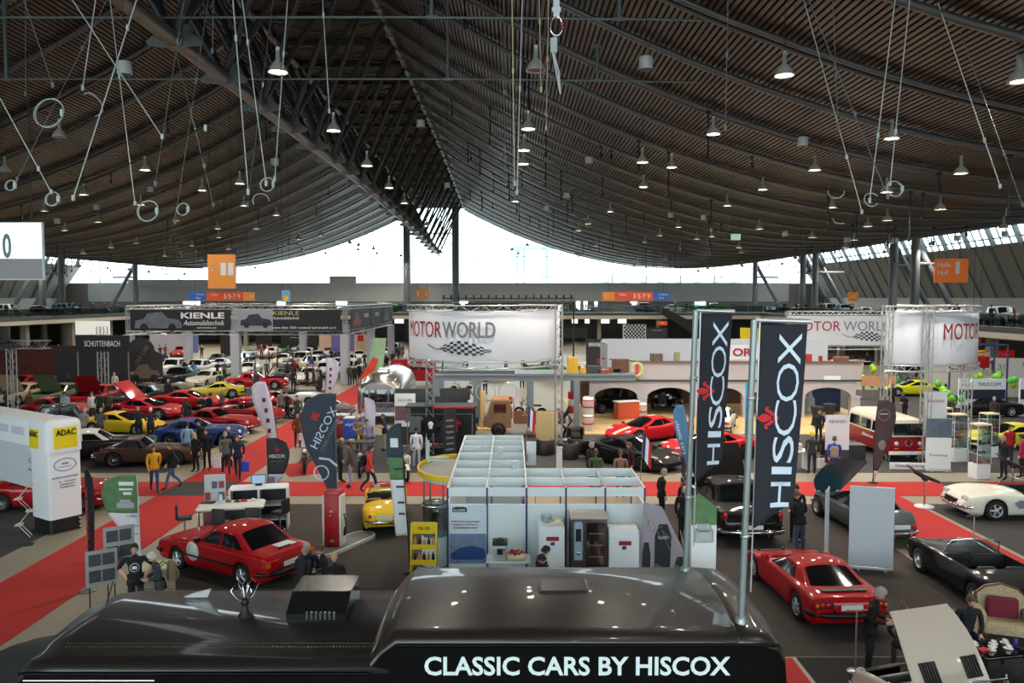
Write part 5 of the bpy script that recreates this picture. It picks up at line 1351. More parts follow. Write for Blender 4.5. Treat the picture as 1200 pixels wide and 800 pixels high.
b = MB(); b.lathe([(.36,0),(.36,.95),(.34,.96),(.34,1.55),(.37,1.56),(.37,1.62),(.34,1.62)], 24, 0, (-.42,-1.0,0)); b.build('glass_booth', glassmat('booth glass', (190,205,205), .2), t)
b = MB(); b.lathe([(.37,.0),(.37,.8),(.0,.82)], 24, 0, (-.42,-1.0,0)); b.build('booth_base', PAN, t)
b = MB(); b.lathe([(.36,1.6),(.385,1.6),(.385,1.68),(.36,1.68)], 24, 0, (-.42,-1.0,0)); b.build('booth_ring', CHROME, t)
for dx in (-.72, -.55, -.2): b = MB(); b.tube([(dx,-1.0,0),(dx,-1.0,2.25)], .025, 8); b.build('pillar', STEEL, t)
for k in range(2): b = MB(); b.tube([(-.85+.1*k,.9-.4*k,2.4),(-.85+.1*k,.9-.4*k,3.1)], .03, 6); b.tube([(-.85+.1*k,.9-.4*k,2.52),(-.2,.9-.4*k,2.52)], .03, 6); b.build('rail_upright', mat('pale green rail', (196,214,208), .5), t)
b = MB(); b.tube([(-.5,-1.0,.82),(-.5,-1.0,1.2)], .1, 8); b.ball((-.5,-1.0,1.3), .09, 10); tag(b.build('mannequin', mat('dark cloth figure', (40, 50, 62), .8), None, (-1.6, 22.2, .01)), 'small dark figure inside the glass booth', 'mannequin')
# yellow shelf rack
gx, gy = At(497, 660, 18.9)[0], 18.9
t = thing('display_rack', 'yellow metal display rack with bottles left of the poster', 'rack', (gx, gy, .01), 0)
for sd in (-1, 1): b = MB(); b.prism([(-.3, 0), (.25, 0), (.2, 1.2), (.1, 1.75), (0, 1.75), (-.15, 1.2)], .03, 0, 'yz', sd*.3-.015); b.build('side_frame', YEL, t)
for k, z in enumerate((.45, .8, 1.15)): b = MB(); b.box(-.29, .29, -.25+.08*k, .2, z, z+.03); b.box(-.29, .29, -.27+.08*k, -.25+.08*k, z, z+.12); b.build('shelf', YEL, t)
b = MB(); b.box(-.29, .29, .0, .03, 1.5, 1.78); b.build('header_panel', YEL, t); fit_text('OIL DR', .3, .08, BLACK, t, (0, -.01, 1.64))
for k in range(5):
    for z in (.485, .835, 1.185):
        b = MB(); b.lathe([(0,0),(.04,0),(.04,.14),(.015,.18),(.015,.22),(0,.22)], 10); tag(b.build('oil_bottle', [BLACK, mat('can', (190,150,110), .5)][(k+int(z*10)) % 2], None, (gx-.22+k*.11, gy-.04+(z-.48)*.12, z+.012)), 'small oil bottle standing on the yellow rack', 'bottle', 'oil bottles on the yellow rack')

# ================================================================ petrol pump, island
gx, gy = G(391, 643); t = thing('petrol_pump_island', 'oval grey pump island with a white kerb', 'kerb', (gx+.2, gy+.25, .005), 62)
b = MB(); a_ = [(.95+.38*cos(R(k)), .38*sin(R(k))) for k in range(-90, 91, 15)]+[(-.75-.38*cos(R(k)), .38*sin(R(-k)) *-1) for k in range(90, -91, -15)]
a_ = [( .9+.4*cos(R(k)), .4*sin(R(k))) for k in range(-90, 91, 15)]+[(-.9+.4*cos(R(k)), .4*sin(R(k))) for k in range(90, 271, 15)]
b.prism(a_, .1, 0, 'xy'); b.build('kerb', mat('white kerb', (222, 222, 216), .6), t); b = MB(); b.prism([(x*.93, y*.84) for x, y in a_], .11, 0, 'xy'); b.build('island_top', mat('island grey', (110, 112, 110), .8), t)
t = thing('petrol_pump', 'tall red vintage petrol pump with white edges on the oval island', 'petrol pump', (gx, gy+.1, .12), -8)
b = MB(); b.rbox(-.22, .22, -.2, .2, 0, 1.5, .03); b.build('housing', mat('pump red', (176, 20, 28), .35, 0, .8), t)
for sd in (-1, 1): b = MB(); b.rbox(sd*.25-.03, sd*.25+.03, -.21, .21, 0, 1.45, .02); b.build('edge_panel', mat('cream white', (226, 226, 216), .4), t)
b = MB(); b.rbox(-.24, .24, -.2, .2, 1.45, 1.58, .05); b.build('cap', mat('pump red', (176, 20, 28), .35, 0, .8), t)
b = MB(); b.bbox(0,-.215,1.0,.1,.02,.06); b.ball((-.03,-.215,.88), .03, 8); b.bbox(.02,-.215,.15,.12,.02,.06); b.build('badges', ALU, t)
b = MB(); b.tube([(.3,0,.9),(.38,-.05,.6),(.36,-.05,.3),(.3,0,.25),(.31,.02,.5)], .02, 6); b.build('hose', BLACK, t)
# ================================================================ bar counter with stools
gx, gy = G(276, 634)
t = thing('bar_counter', 'bar counter with rounded white top and black and red base', 'counter', (gx-.15, gy+.15, .01), 12)
b = MB(); b.rbox(-.75, -.45, -.35, .35, 0, 1.05, .02); b.build('red_end_panel', mat('dark red panel', (96, 16, 20), .4), t); b = MB(); b.rbox(-.45, .75, -.3, .35, 0, 1.05, .02); b.build('base', BLACK, t)
b = MB(); b.rbox(-.95, .95, -.5, .45, 1.05, 1.1, .12, 0, 4); b.build('worktop', mat('white worktop', (222, 218, 210), .35), t)
b = MB(); b.rbox(-.95, -.9, -.2, .0, 0, 1.05, .01); b.build('support_leg', ALU, t)
t2 = thing('shelf_unit', 'white shelf unit with dark openings behind the bar counter', 'shelf', (gx+.3, gy+1.35, .01), 12)
for x in (-.85, .0, .85): b = MB(); b.box(x-.03, x+.03, -.3, .3, 0, 1.3); b.build('side_panel', WHITE, t2)
for z in (.3, .75, 1.28): b = MB(); b.box(-.85, .85, -.32, .32, z, z+.04); b.build('shelf', WHITE, t2)
b = MB(); b.box(-.85, .85, .26, .3, 0, 1.3); b.build('back_panel', BLACK, t2)
t3 = thing('brochure_stand', 'white tilted brochure stand at the left end of the bar', 'brochure stand', (gx-.95, gy+.95, .01), 12)
b = MB(); b.prism([(-.1, 0), (.3, 0), (.15, 1.75), (.05, 1.75)], .6, 0, 'yz', -.3); b.build('frame', mat('pale frame', (190,194,196), .5), t3)
for k in range(4):
    for j in range(3): b = MB(); b.bbox(-.2+.2*j, -.06+.03*k, .45+.33*k, .16, .03, .24); b.build('brochure', [mat('brochure', (200,205,210), .5), mat('brochure', (90,96,110), .5), mat('brochure', (170,60,60), .5)][(k+j) % 3], t3)
t4 = thing('monitor', 'small black framed monitor on the white shelf unit', 'monitor', (gx+.25, gy+1.45, 1.34), 12)
b = MB(); b.box(-.22, .22, -.02, .02, .04, .34); b.build('frame', BLACK, t4); b = MB(); b.box(-.2, .2, -.025, -.02, .06, .32); b.build('screen', mat('screen', (150, 176, 196), .2, 0, 0, .4), t4); b = MB(); b.box(-.1, .1, -.06, .06, 0, .04); b.build('foot', BLACK, t4)
STOOL = mat('stool seat', (26, 24, 25), .5)
for dx, dy, rz, lab in ((-1.35, -.35, 20, 'black swivel bar stool at the left end of the counter'), (-.1, -.75, 80, 'black bar stool in front of the counter nearest the red saloon roof'), (.75, -.6, 95, 'black bar stool at the front right of the counter'), (1.25, .25, 160, 'black high backed bar stool at the right end of the counter')):
    t = thing('bar_stool', lab, 'stool', (gx+dx, gy+dy, .01), rz)
    b = MB(); b.rbox(-.2, .2, -.2, .2, .76, .84, .05); b.build('seat', STOOL, t)
    b = MB(); b.rbox(-.24, -.18, -.2, .2, .8, 1.22, .03); b.build('backrest', STOOL, t)
    b = MB(); b.tube([(0,0,.03),(0,0,.78)], .028, 10); b.lathe([(.22,0),(.21,.02),(.04,.05)], 20); b.build('pedestal', CHROME, t)
    b = MB(); b.tube([(.15*cos(R(k)), .15*sin(R(k)), .3) for k in range(0, 360, 24)], .012, 5, 0, True, True); b.build('foot_ring', CHROME, t)
ca, sa = cos(R(12)), sin(R(12))
def onbar(u, v, z=1.115): return (gx-.15+u*ca-v*sa, gy+.15+u*sa+v*ca, z)
for u, v, c, lab in ((.35, .1, (190,30,34), 'red model car on the white bar worktop'), (.15, .05, (40,40,44), 'black model car on the white bar worktop'), (.6, .15, (230,230,230), 'white model car at the right of the bar worktop'), (-.1, .1, (60,60,66), 'dark grey model car left of the others on the bar')):
    b = MB(); b.rbox(-.09, .09, -.035, .035, .012, .045, .012); b.rbox(-.045, .04, -.03, .03, .045, .07, .012)
    for a in (-.055, .055): b.lathe([(.018,-.036),(.018,.036)], 8, 0, (a,0,.018), 'y')
    tag(b.build('model_car', paint(c), None, onbar(u, v)), lab, 'model car')
b = MB(); b.lathe([(.05,0),(.06,.2),(.04,.24),(.055,.26)], 14); tag(b.build('glass_jug', mat('pale glass', (190,215,225), .15, 0, .5), None, onbar(-.3, .0)), 'pale glass jug on the bar worktop', 'jug')
b = MB(); b.rbox(-.2, .2, -.13, .13, 0, .02, .008); tag(b.build('laptop', BLACK, None, onbar(-.68, .15)), 'closed dark laptop at the left corner of the bar', 'laptop')
# picture boards next to the man in the black t-shirt
gx, gy = At(125, 690, 17.2)[0], 17.2
for k, (dx, dy, z, lab) in enumerate(((.05, .5, 1.25, 'upper grey picture board with car photos by the black t-shirt man'), (-.12, .05, .85, 'lower grey picture board with car photos by the black t-shirt man'))):
    t = thing('picture_board', lab, 'sign', (gx+dx, gy+dy, .0), 35); b = MB(); b.rbox(-.32, .32, -.02, .02, z, z+.8, .01); b.build('panel', mat('board grey', (150,152,152), .6), t)
    for j in range(2):
        for i in range(2): b = MB(); b.box(-.26+.27*i, -.02+.27*i, -.03, -.02, z+.1+.36*j, z+.36+.36*j); b.build('photo', mat('mono photo', (70,70,72), .6, noise=.5, nscale=14), t)
    b = MB(); b.tube([(-.25,0,0),(-.25,0,z)], .015, 5); b.tube([(.25,0,0),(.25,0,z)], .015, 5); b.build('stand', BLACK, t)
t = thing('table', 'beige table behind the grey picture boards', 'table', (gx+.55, gy+1.2, .01), 20); b = MB(); b.rbox(-.4, .4, -.3, .3, 0, .85, .02); b.build('base', mat('beige', (176,168,150), .7), t); b = MB(); b.rbox(-.45, .45, -.35, .35, .85, .9, .02); b.build('tabletop', mat('leaflet top', (196,206,170), .6, noise=.2, nscale=6), t)

# ================================================================ inflatable arch
gx, gy = G(57, 626)
t = thing('inflatable_arch', 'white inflatable arch with yellow ADAC panels and a black foot', 'arch', (gx, gy+.55, .0), 56)
INF = mat('inflated white fabric', (240, 240, 242), .6, bump=.3, nscale=2); YA = mat('yellow panel', (240, 214, 10), .6)
b = MB(); b.rbox(-.5, .5, -.5, .6, .45, 2.6, .1, 0, 4); b.build('column', INF, t)
b = MB(); b.rbox(-.56, .56, -.56, .66, 2.5, 3.5, .2, 0, 5); b.build('corner', INF, t)
b = MB(); b.rbox(-.54, .54, .5, 6.5, 2.65, 3.47, .18, 0, 5); b.build('top_beam', INF, t)
b = MB(); b.rbox(-.47, .47, -.47, .57, .02, .5, .08); b.build('black_foot', BLACK, t)
for k in range(3): b = MB(); b.ball((.4, -.5, .1+.13*k), .03, 8); b.build('valve', ALU, t)
b = MB(); b.rbox(-.34, .36, -.575, -.555, 2.62, 3.26, .01); b.build('yellow_panel', YA, t); fit_text('ADAC', .6, .19, BLACK, t, (.01, -.585, 3.1), bold=.03)
Rl = Matrix.Rotation(R(-90), 3, 'Z')
b = MB(); b.rbox(-.575, -.555, -.1, .45, 2.62, 3.2, .005); b.build('yellow_panel', YA, t); fit_text('ADAC', .5, .18, BLACK, t, (-.585, .17, 3.06), rot=Rl, bold=.03)
for y in (1.2, 2.2): b = MB(); b.rbox(-.56, -.535, y-.35, y+.45, 2.95, 3.2, .005); b.build('placard', mat('pale placard', (206,208,220), .6), t)
b = MB(); b.tube([(.0+.33*cos(R(k)), -.51, 2.1+.19*sin(R(k))) for k in range(0, 360, 15)], .01, 4, 0, True, True); b.build('oval_outline', BLUE, t); fit_text('ADAC', .2, .07, BLUE, t, (0, -.51, 2.14)); fit_text('Motorsport', .36, .04, BLUE, t, (0, -.51, 2.04))
fit_text('RHEINLANDFAHRT', .8, .06, GREYT, t, (0, -.51, 1.72)); fit_text('16. - 18.7.2020', .5, .05, GREYT, t, (.05, -.51, 1.58)); fit_text('GUMMERSBACH', .45, .045, GREYT, t, (.05, -.51, 1.49)); fit_text('LUXEMBOURG', .45, .045, GREYT, t, (.05, -.51, 1.41))
b = MB(); b.rbox(-.05, .0, .6, 6, 1.1, 2.7, .01); b.build('hanging_banner', mat('banner silver', (206, 208, 214), .7), t); fit_text('Classic', .7, .16, GREYT, t, (-.07, 1.3, 2.0), rot=Rl); fit_text('ENGAGEMENT', .8, .07, GREYT, t, (-.07, 1.3, 1.7), rot=Rl)
# zigzag brochure rack
gx, gy = At(30, 638, 22.8)[0], 22.8
t = thing('brochure_rack', 'folding zigzag brochure rack in front of the inflatable arch', 'rack', (gx, gy, .005), 20)
for k in range(4):
    z0 = .25+k*.38; s_ = 1 if k % 2 else -1
    for sd in (-.12, .12): b = MB(); b.tube([(-s_*.15, sd, z0), (s_*.15, sd, z0+.38)], .01, 5); b.build('strut', ALU, t)
    b = MB(); b.bbox(s_*.15, 0, z0+.36, .2, .24, .015); b.bbox(s_*.12, 0, z0+.39, .15, .2, .02); b.build('tray', mat('leaflets', (206,202,190), .6), t)
b = MB(); b.tube([(.15,0,.25),(0,0,.02)], .012, 5); b.rbox(-.2,.2,-.15,.15,0,.02,.005); b.build('foot', BLACK, t)
RED = (168, 14, 22); BLK = (14, 14, 16)
# ================================================================ named cars
car('saloon', 0, 0, 148, (172, 14, 24), 'red four seat eighties saloon with round white door sticker behind the bus', xy=(-7.4, 20.75))
t = [o for o in C.objects if o.get('label', '').startswith('red four seat')][0]
b = MB()
for sd in (1, -1): b.lathe([(0, 0), (.25, 0), (.25, .012), (0, .012)], 24, 0, (.55, sd*.845-(.012 if sd < 0 else 0), .62), 'y')
b.build('door_sticker', mat('sticker', (216, 222, 216), .6), t)
b = MB(); b.rbox(-1.95, -1.6, -.42, .1, .935, .945, .004); b.build('boot_sticker', mat('sticker', (216, 222, 216), .6), t)
b = MB(); b.rbox(-1.95, -1.93, -.2, .2, .9, .96, .004); b.build('spoiler_lip', BLACK, t)
car('roadster', 0, 0, 98, (226, 186, 20), 'yellow open roadster seen from behind beside the petrol pump', xy=(-4.1, 25.4), seat=(120, 100, 60))
car('sports60', 0, 0, 2, (158, 10, 20), 'red coupe partly hidden behind the inflatable arch', xy=(-15.9, 27.15), rim=ALU)
car('coupe70', 0, 0, 94, (176, 12, 20), 'red mid engined seventies coupe seen from behind right of the bus', xy=(7.1, 18.75))
car('muscle', 0, 0, 89, BLK, 'black open convertible with dark soft top at the right', xy=(11.6, 19.3)) if False else car('cabrio60', 0, 0, 89, (12, 12, 16), 'black open convertible parked left of the old armchair', xy=(11.5, 19.2), rim=ALU)
car('vette', 0, 0, 178, (224, 220, 206), 'white open fifties roadster with silver side cove at the right edge', xy=(16.9, 26.1), seat=(196, 190, 178))
car('yank', 0, 0, 92, (16, 14, 15), 'big black fifties saloon with open bonnet seen from behind between the flags', xy=(6.9, 25.2), hood=True)
# hinged bonnets: tilt forward for the grey sports car
t = car('etype', 0, 0, 96, (66, 76, 78), 'grey green long nosed sports car with bonnet tipped forward', xy=(11.0, 24.75), hood=True)
for o in t.children:
    if o.name.startswith('bonnet'):
        o.material_slots[0].material = mat('teal bonnet underside', (58, 92, 104), .4, 0, .6)
t = car('cabrio60', 0, 0, 107, (196, 182, 168), 'beige classic car with raised louvred bonnet at the bottom right', xy=(7.3, 11.85), hood=True)
for sd in (1, -1):
    b = MB(); b.T = Matrix.Translation((.14*4.35, 0, .86)) @ Matrix.Rotation(R(-58), 4, 'Y')
    for k in range(6): b.box(.16, .5, sd*.42-.17+k*.055, sd*.42-.14+k*.055, .07, .1)
    b.T = None; b.build('louvre', mat('dark louvre', (30, 28, 28), .4), t)
car('super', 0, 0, -50, (12, 12, 14), 'black supercar with white stripe in front of the leather armchairs', xy=(5.2, 34.2), rim=BLACK)
t = car('super', 0, 0, 212, (184, 14, 24), 'red supercar with cream centre stripe by the plywood floor', xy=(6.9, 40.2))
b = MB(); st0 = body_fn(ST['super']); rows = []
for i in range(12):
    s = .75+.23*i/11; x, w, zs, zt = st0(s); rows.append([(x, -.13, zt+.008), (x, .13, zt+.008)])
b.grid(rows); rows = [[(x_, -.13, 1.208), (x_, .13, 1.208)] for x_ in (-.6, -.3, 0)]; b.grid(rows); b.build('centre_stripe', mat('cream stripe', (226, 214, 176), .4), t)
car('super', 0, 0, 196, (190, 16, 26), 'red supercar half hidden behind the two charcoal flags', xy=(8.9, 35.6), rim=BLACK)
car('saloon', 0, 0, 70, (222, 218, 206), 'white rounded car half hidden between the charcoal flags', xy=(11.3, 43.2))
car('vintage', 718, 482, 205, BLK, 'black prewar car under the left arch of the arcade')
car('vintage', 782, 477, 250, (20, 18, 20), 'black prewar car under the middle arch of the arcade')
LC = [('muscle', 120, 536, 18, BLK, 'black classic convertible with white soft top behind the inflatable arch', (226,224,214), 0),
 ('etype', 176, 543, 8, (70, 50, 42), 'bronze brown low sports car beside the white topped black car', None, 0),
 ('coupe70', 146, 507, -10, (214, 176, 20), 'yellow wedge shaped sports car among the red ones', None, 0),
 ('super', 172, 489, -8, (170, 14, 24), 'red wedge sports car with raised rear lid behind the yellow one', None, 0),
 ('vintage', 50, 510, 215, (18, 18, 20), 'black prewar car left of the yellow sports car', None, 0),
 ('sports60', 70, 489, -5, (150, 12, 22), 'red coupe behind the black prewar car at the left', None, 0),
 ('sports60', 258, 505, -14, (150, 12, 24), 'dark red small coupe beside the seated navy visitors', None, 0),
 ('cabrio60', 289, 494, -14, (146, 14, 24), 'dark red open cabriolet behind the small red coupe', None, 0),
 ('super', 222, 478, -6, (160, 14, 24), 'red low sports car behind two men with their backs turned', None, 0),
 ('sports60', 305, 481, 170, (156, 16, 26), 'red coupe with silver roof edge left of the largest slate feather flag', None, 0),
 ('cabrio60', 343, 475, 0, (190, 190, 192), 'silver white cabriolet behind the burgundy edged flag', None, 0),
 ('sports60', 236, 519, 5, (30, 56, 112), 'blue car behind the standing group at the red aisle', None, 0),
 ('muscle', 114, 474, 268, (150, 14, 24), 'red car with raised red bonnet left of the grey pillar', None, 1),
 ('muscle', 68, 472, 266, (96, 110, 78), 'olive green car with raised flat bonnet', None, 1),
 ('muscle', 24, 472, 266, (176, 158, 128), 'beige car with raised flat bonnet at the left edge', None, 1),
 ('cabrio60', 72, 448, 180, (196, 190, 60), 'yellow green cabriolet under the dark stand banner', None, 0),
 ('yank', 160, 478, 266, (30, 30, 32), 'black car with chrome front below the dark arched banner', None, 0),
 ('yank', 208, 452, 265, (16, 16, 18), 'large black limousine facing the viewer behind the pillars', None, 0),
 ('sports60', 240, 452, 266, (206, 200, 186), 'cream coupe facing the viewer left of the second pillar', None, 0),
 ('coupe70', 250, 466, 200, (190, 170, 40), 'dark yellow low car behind the cream coupe row', None, 0),
 ('muscle', 303, 455, 10, (168, 20, 28), 'red open hot rod right of the second pillar', None, 1),
 ('etype', 372, 489, 175, (120, 116, 110), 'brown silver car behind the grey haired couple', None, 0),
 ('cabrio60', 190, 462, 184, (120, 114, 96), 'bronze green low car with chrome edge behind the red sports cars', None, 0)]
for st, px, py, hd, col, lab, roof, hood in LC: car(st, px, py, hd, col, lab, hood=bool(hood), roof=roof, lod=1)
t = [o for o in C.objects if o.get('label', '').startswith('red wedge sports car with raised')][0]
b = MB(); b.T = Matrix.Translation((-.5, 0, 1.15)) @ Matrix.Rotation(R(42), 4, 'Y'); b.rbox(-1.5, 0, -.75, .75, 0, .05, .03); b.T = None; b.build('rear_lid', paint((170, 14, 24)), t)
# ================================================================ packed rows further back
random.seed(11)
PAL = [('cream', (208, 200, 180)), ('silver', (176, 180, 184)), ('white', (222, 222, 220)), ('black', (20, 20, 22)), ('red', (150, 20, 28)), ('pale blue', (140, 172, 180)), ('green', (34, 120, 46)), ('dark blue', (26, 34, 60)), ('grey', (92, 92, 94))]
SR = ['sports60', 'cabrio60', 'etype', 'yank', 'vintage', 'roadster', 'muscle']
k = 0
for Y in (62, 67.6, 73.2, 78.8, 84.4, 90, 95.6, 101):
    for i in range(12):
        x = -31.5+i*2.35 if Y > 64 else -31+i*2.6
        if Y < 70 and i < 4: continue
        if x > -14.6: continue
        if random.random() < .14: continue
        nm, c = random.choice(PAL[:4]+PAL[:3]+PAL); s_ = random.choice(SR)
        hd = random.choice((268, 272, 264, 88, 276))
        put(s_, hd, c, 'distant %s classic car in the packed rows beyond the grey pillars' % nm, x, Y+random.uniform(-.1, .1), '%s cars in the far packed rows' % nm)
for Y in (47, 53, 60, 68, 77, 88, 98):
    for i in range(9):
        x = -36-i*2.9-(Y-47)*.1
        if random.random() < .25 or x < -57: continue
        nm, c = random.choice(PAL); s_ = random.choice(SR); red = random.random() < .3
        if red: nm, c = PAL[4]
        put(s_, random.choice((268, 280, 255)), c, 'distant %s classic car in the dim stands at the far left' % nm, x, Y, '%s cars in the dim far left stands' % nm)
for Y in (66, 74, 83, 93, 103):
    for i in range(11):
        x = 14.5+i*2.7
        if random.random() < .3 or x > 36.5 or (Y < 70 and x < 24): continue
        nm, c = random.choice(PAL+[('lime yellow', (190, 200, 30))]); put(random.choice(SR), random.choice((265, 275, 90)), c, 'distant %s classic car behind the round white sign ring on the right' % nm, x, Y, '%s cars behind the right sign ring' % nm)
for i in range(7):
    nm, c = random.choice(PAL); put(random.choice(SR), 180, c, 'distant %s classic car behind the arcade building' % nm, -2+i*4.9, 70+3*(i % 3), '%s cars behind the arcade' % nm)
car('coupe70', 1068, 463, 175, (200, 206, 30), 'lime yellow sports car behind the right truss legs', lod=1)
car('super', 1060, 478, 10, (24, 26, 40), 'dark blue sports car behind the brown feather flag', lod=1) if False else None
car('super', 1148, 487, 185, (30, 26, 28), 'black and yellow low racer by the white parts stand', lod=1)
car('coupe70', 1180, 523, 185, (206, 196, 40), 'yellow and black sports car behind the glass cabinets', lod=1)
# cars on the galleries
for i, px in enumerate((12, 30, 62, 75, 90, 104, 118)):
    x, y = G(px, 364, 4.9); 
    nm, c = [('dark blue', (30,36,60)), ('teal', (50,90,100)), ('white', (220,220,214)), ('black', (20,20,22)), ('pale blue', (140,176,184)), ('cream', (206,196,160)), ('cream', (206,196,160))][i]
    car(['yank','muscle','vintage','muscle','vintage','cabrio60','cabrio60'][i], 0, 0, 10 if i % 2 else 350, c, '%s car number plate hidden parked along the left gallery rail' % nm if False else '%s classic car parked on the left gallery, %s' % (nm, ['at the picture edge', 'next to the edge one', 'before the sloped strut', 'behind the strut', 'left of the thick column', 'right of the thick column', 'near the gallery corner'][i]), z=4.9, lod=2, xy=(-60.5, 84+i*6.2))
for i in range(14):
    nm, c = PAL[(i*5) % 9]; Y = 46+i*5.4
    car(SR[i % 7], 0, 0, 85 if i % 2 else 265, c, 'distant %s classic car parked on the right gallery' % nm, z=4.9, lod=2, xy=(41.9, Y), group='%s cars on the right gallery' % nm)
for i in range(16):
    nm, c = PAL[(i*4) % 9]; car(SR[(i*3) % 7], 0, 0, 180*(i % 2), c, 'distant %s classic car on the far gallery' % nm, z=4.9, lod=2, xy=(-54+i*5.7, 126), group='%s cars on the far gallery' % nm)

# ================================================================ camper van
t = thing('camper_van', 'red and cream split paint camper van facing the viewer', 'van', (17.3, 36.6, .015), 271)
CV = paint((140, 18, 28)); CR = paint((222, 212, 190))
def vsec(x, w, zb, zm, zt, r):
    h = [(0, zb), (w*.94, zb), (w, zb+.15), (w, zm), (w*.97, zm+.05), (w*.9, zt-r), (w*.78, zt-.07), (w*.5, zt-.01), (0, zt)]
    return [(x, y, z) for y, z in h]+[(x, -y, z) for y, z in h[-2:0:-1]]
rows = [vsec(x, w, .3, 1.1, zt, .25) for x, w, zt in ((-2.12, .7, 1.5), (-2.1, .78, 1.7), (-2.0, .84, 1.88), (-1.7, .86, 1.94), (1.2, .86, 1.94), (1.7, .85, 1.92), (1.95, .82, 1.84), (2.08, .78, 1.55), (2.14, .74, 1.2), (2.14, .7, 1.1))]
lo = MB(); up = MB(); n = 16
for i in range(len(rows)-1):
    for j in range(n):
        q = [rows[i][j], rows[i][(j+1) % n], rows[i+1][(j+1) % n], rows[i+1][j]]
        (up if 3 <= j <= 12 else lo).add(q, [(0,1,2,3)], 0, True)
lo.add([(2.14,-.74,.3),(2.14,.74,.3),(2.19,.72,.7),(2.14,.72,1.14),(2.14,-.72,1.14),(2.19,-.72,.7)], [(0,1,2,5),(5,2,3,4)]); lo.add([(2.02,.8,.3),(2.14,.74,.3),(2.14,.72,1.14),(2.02,.84,1.14)], [(0,1,2,3)]); lo.add([(-2.12,-.7,.3),(-2.12,.7,.3),(-2.12,.7,1.14),(-2.12,-.7,1.14)], [(0,1,2,3)])
lo.build('lower_body', CV, t); up.build('roof_body', CR, t)
b = MB(); b.grid([[(2.2, y, 1.19) for y in (-.68,-.3,0,.3,.68)], [(2.14, y, 1.7) for y in (-.64,-.3,0,.3,.64)]]); b.build('windshield', DGLASS, t)
for sd in (1, -1):
    for k in range(3): b = MB(); x0 = -1.7+k*1.15; b.add([(x0, sd*.875, 1.18), (x0+1.0, sd*.875, 1.18), (x0+.96, sd*.835, 1.62), (x0+.04, sd*.835, 1.62)], [(0,1,2,3)]); b.build('side_window', DGLASS, t)
    b = MB(); b.lathe([(0,.03),(.07,.03),(.1,0)], 16, 0, (2.17, sd*.52, .82), 'x'); b.build('headlight', CLEARL, t)
    b = MB(); b.rbox(2.15, 2.19, sd*.52-.09, sd*.52+.09, .58, .63, .01); b.build('indicator', AMBER, t)
    for ax in (-1.2, 1.2): b = MB(); b.lathe([(.2,-.08),(.32,-.08),(.33,0),(.32,.08),(.2,.08)], 20, 0, (ax, sd*.75, .33), 'y'); b.build('wheel', RUBBER, t); b = MB(); b.lathe([(0,-.085),(.2,-.085)], 16, 0, (ax, sd*.75, .33), 'y'); b.lathe([(0,.085),(.2,.085)], 16, 0, (ax, sd*.75, .33), 'y'); b.build('hubcap', CHROME, t)
b = MB(); b.tube([(2.2+.0*k, .15*cos(R(k)), .86+.15*sin(R(k))) for k in range(0,360,20)], .014, 5, 0, True, True); b.tube([(2.21,-.09,.97),(2.21,-.045,.87),(2.21,0,.95),(2.21,.045,.87),(2.21,.09,.97)], .01, 4); b.tube([(2.21,-.13,.88),(2.21,-.06,.74),(2.21,0,.85),(2.21,.06,.74),(2.21,.13,.88)], .01, 4); b.build('round_emblem', CHROME, t)
b = MB(); b.rbox(2.12, 2.24, -.84, .84, .34, .48, .03); b.build('front_bumper', mat('white bumper', (220,218,210), .4), t)
b = MB(); b.bbox(2.25, 0, .44, .01, .48, .11); b.build('licence_plate', WHITE, t)
fit_text('oldtimer.com', 1.1, .16, WT, t, (.2, -.885, .88)); b = MB(); b.bbox(2.19, 0, 1.14, .02, 1.4, .04); b.build('belt_trim', CR, t)
# ================================================================ silver caravan
t = thing('caravan', 'rounded polished silver caravan with dark rear windows and checkered stripe', 'caravan', (-7.6, 48.6, .015), 90); t.scale = (1.12, 1.12, 1.12)
SIL = mat('polished aluminium', (196, 192, 186), .22, .95)
def asec(x, s): return [(x, 1.22*s*y, .75+(z-.75)*s) for y, z in [(-.96,.45),(-1,.8),(-1,1.5),(-.93,1.95),(-.74,2.3),(-.4,2.5),(0,2.56),(.4,2.5),(.74,2.3),(.93,1.95),(1,1.5),(1,.8),(.96,.45)]]
b = MB(); b.grid([asec(x, s) for x, s in ((-3.15,.74),(-3.12,.82),(-3.0,.9),(-2.8,.96),(-2.4,1),(2.4,1),(2.8,.96),(3.1,.86),(3.2,.6))]); a0 = asec(-3.15,.74); b.add(a0, [tuple(range(13))]); b.add(asec(3.2,.6), [tuple(range(12,-1,-1))]); b.build('shell', SIL, t)
for y0, y1 in ((-.82,-.52),(-.46,.46),(.52,.82)): b = MB(); b.rbox(-3.19, -3.13, y0, y1, 1.12, 1.75, .02); b.build('window', DGLASS, t)
b = MB()
for i in range(22):
    for j in range(3):
        if (i+j) % 2: b.bbox(-3.165, -.85+i*.08, .87+j*.07, .01, .08, .07)
b.build('checkered_stripe', BLACK, t)
for sd in (1,-1): b = MB(); b.ball((-3.15, sd*.82, .82), .06, 8); b.build('taillight', REDL, t)
for sd in (1,-1): b = MB(); b.lathe([(.15,-.08),(.33,-.08),(.34,.08),(.15,.08)], 16, 0, (0, sd*1.05, .34), 'y'); b.build('wheel', RUBBER, t)
b = MB(); b.rbox(-3.3, -3.1, -.9, .9, .42, .56, .03); b.build('rear_bumper', ALU, t)
b = MB(); b.rbox(-2, -1.2, -.3, .3, 2.5, 2.7, .06); b.build('roof_vent', SIL, t)
t = thing('delivery_van', 'red vintage panel van in the background right of the red runner', 'van', (At(487,440,66)[0], 66, .01), 0)
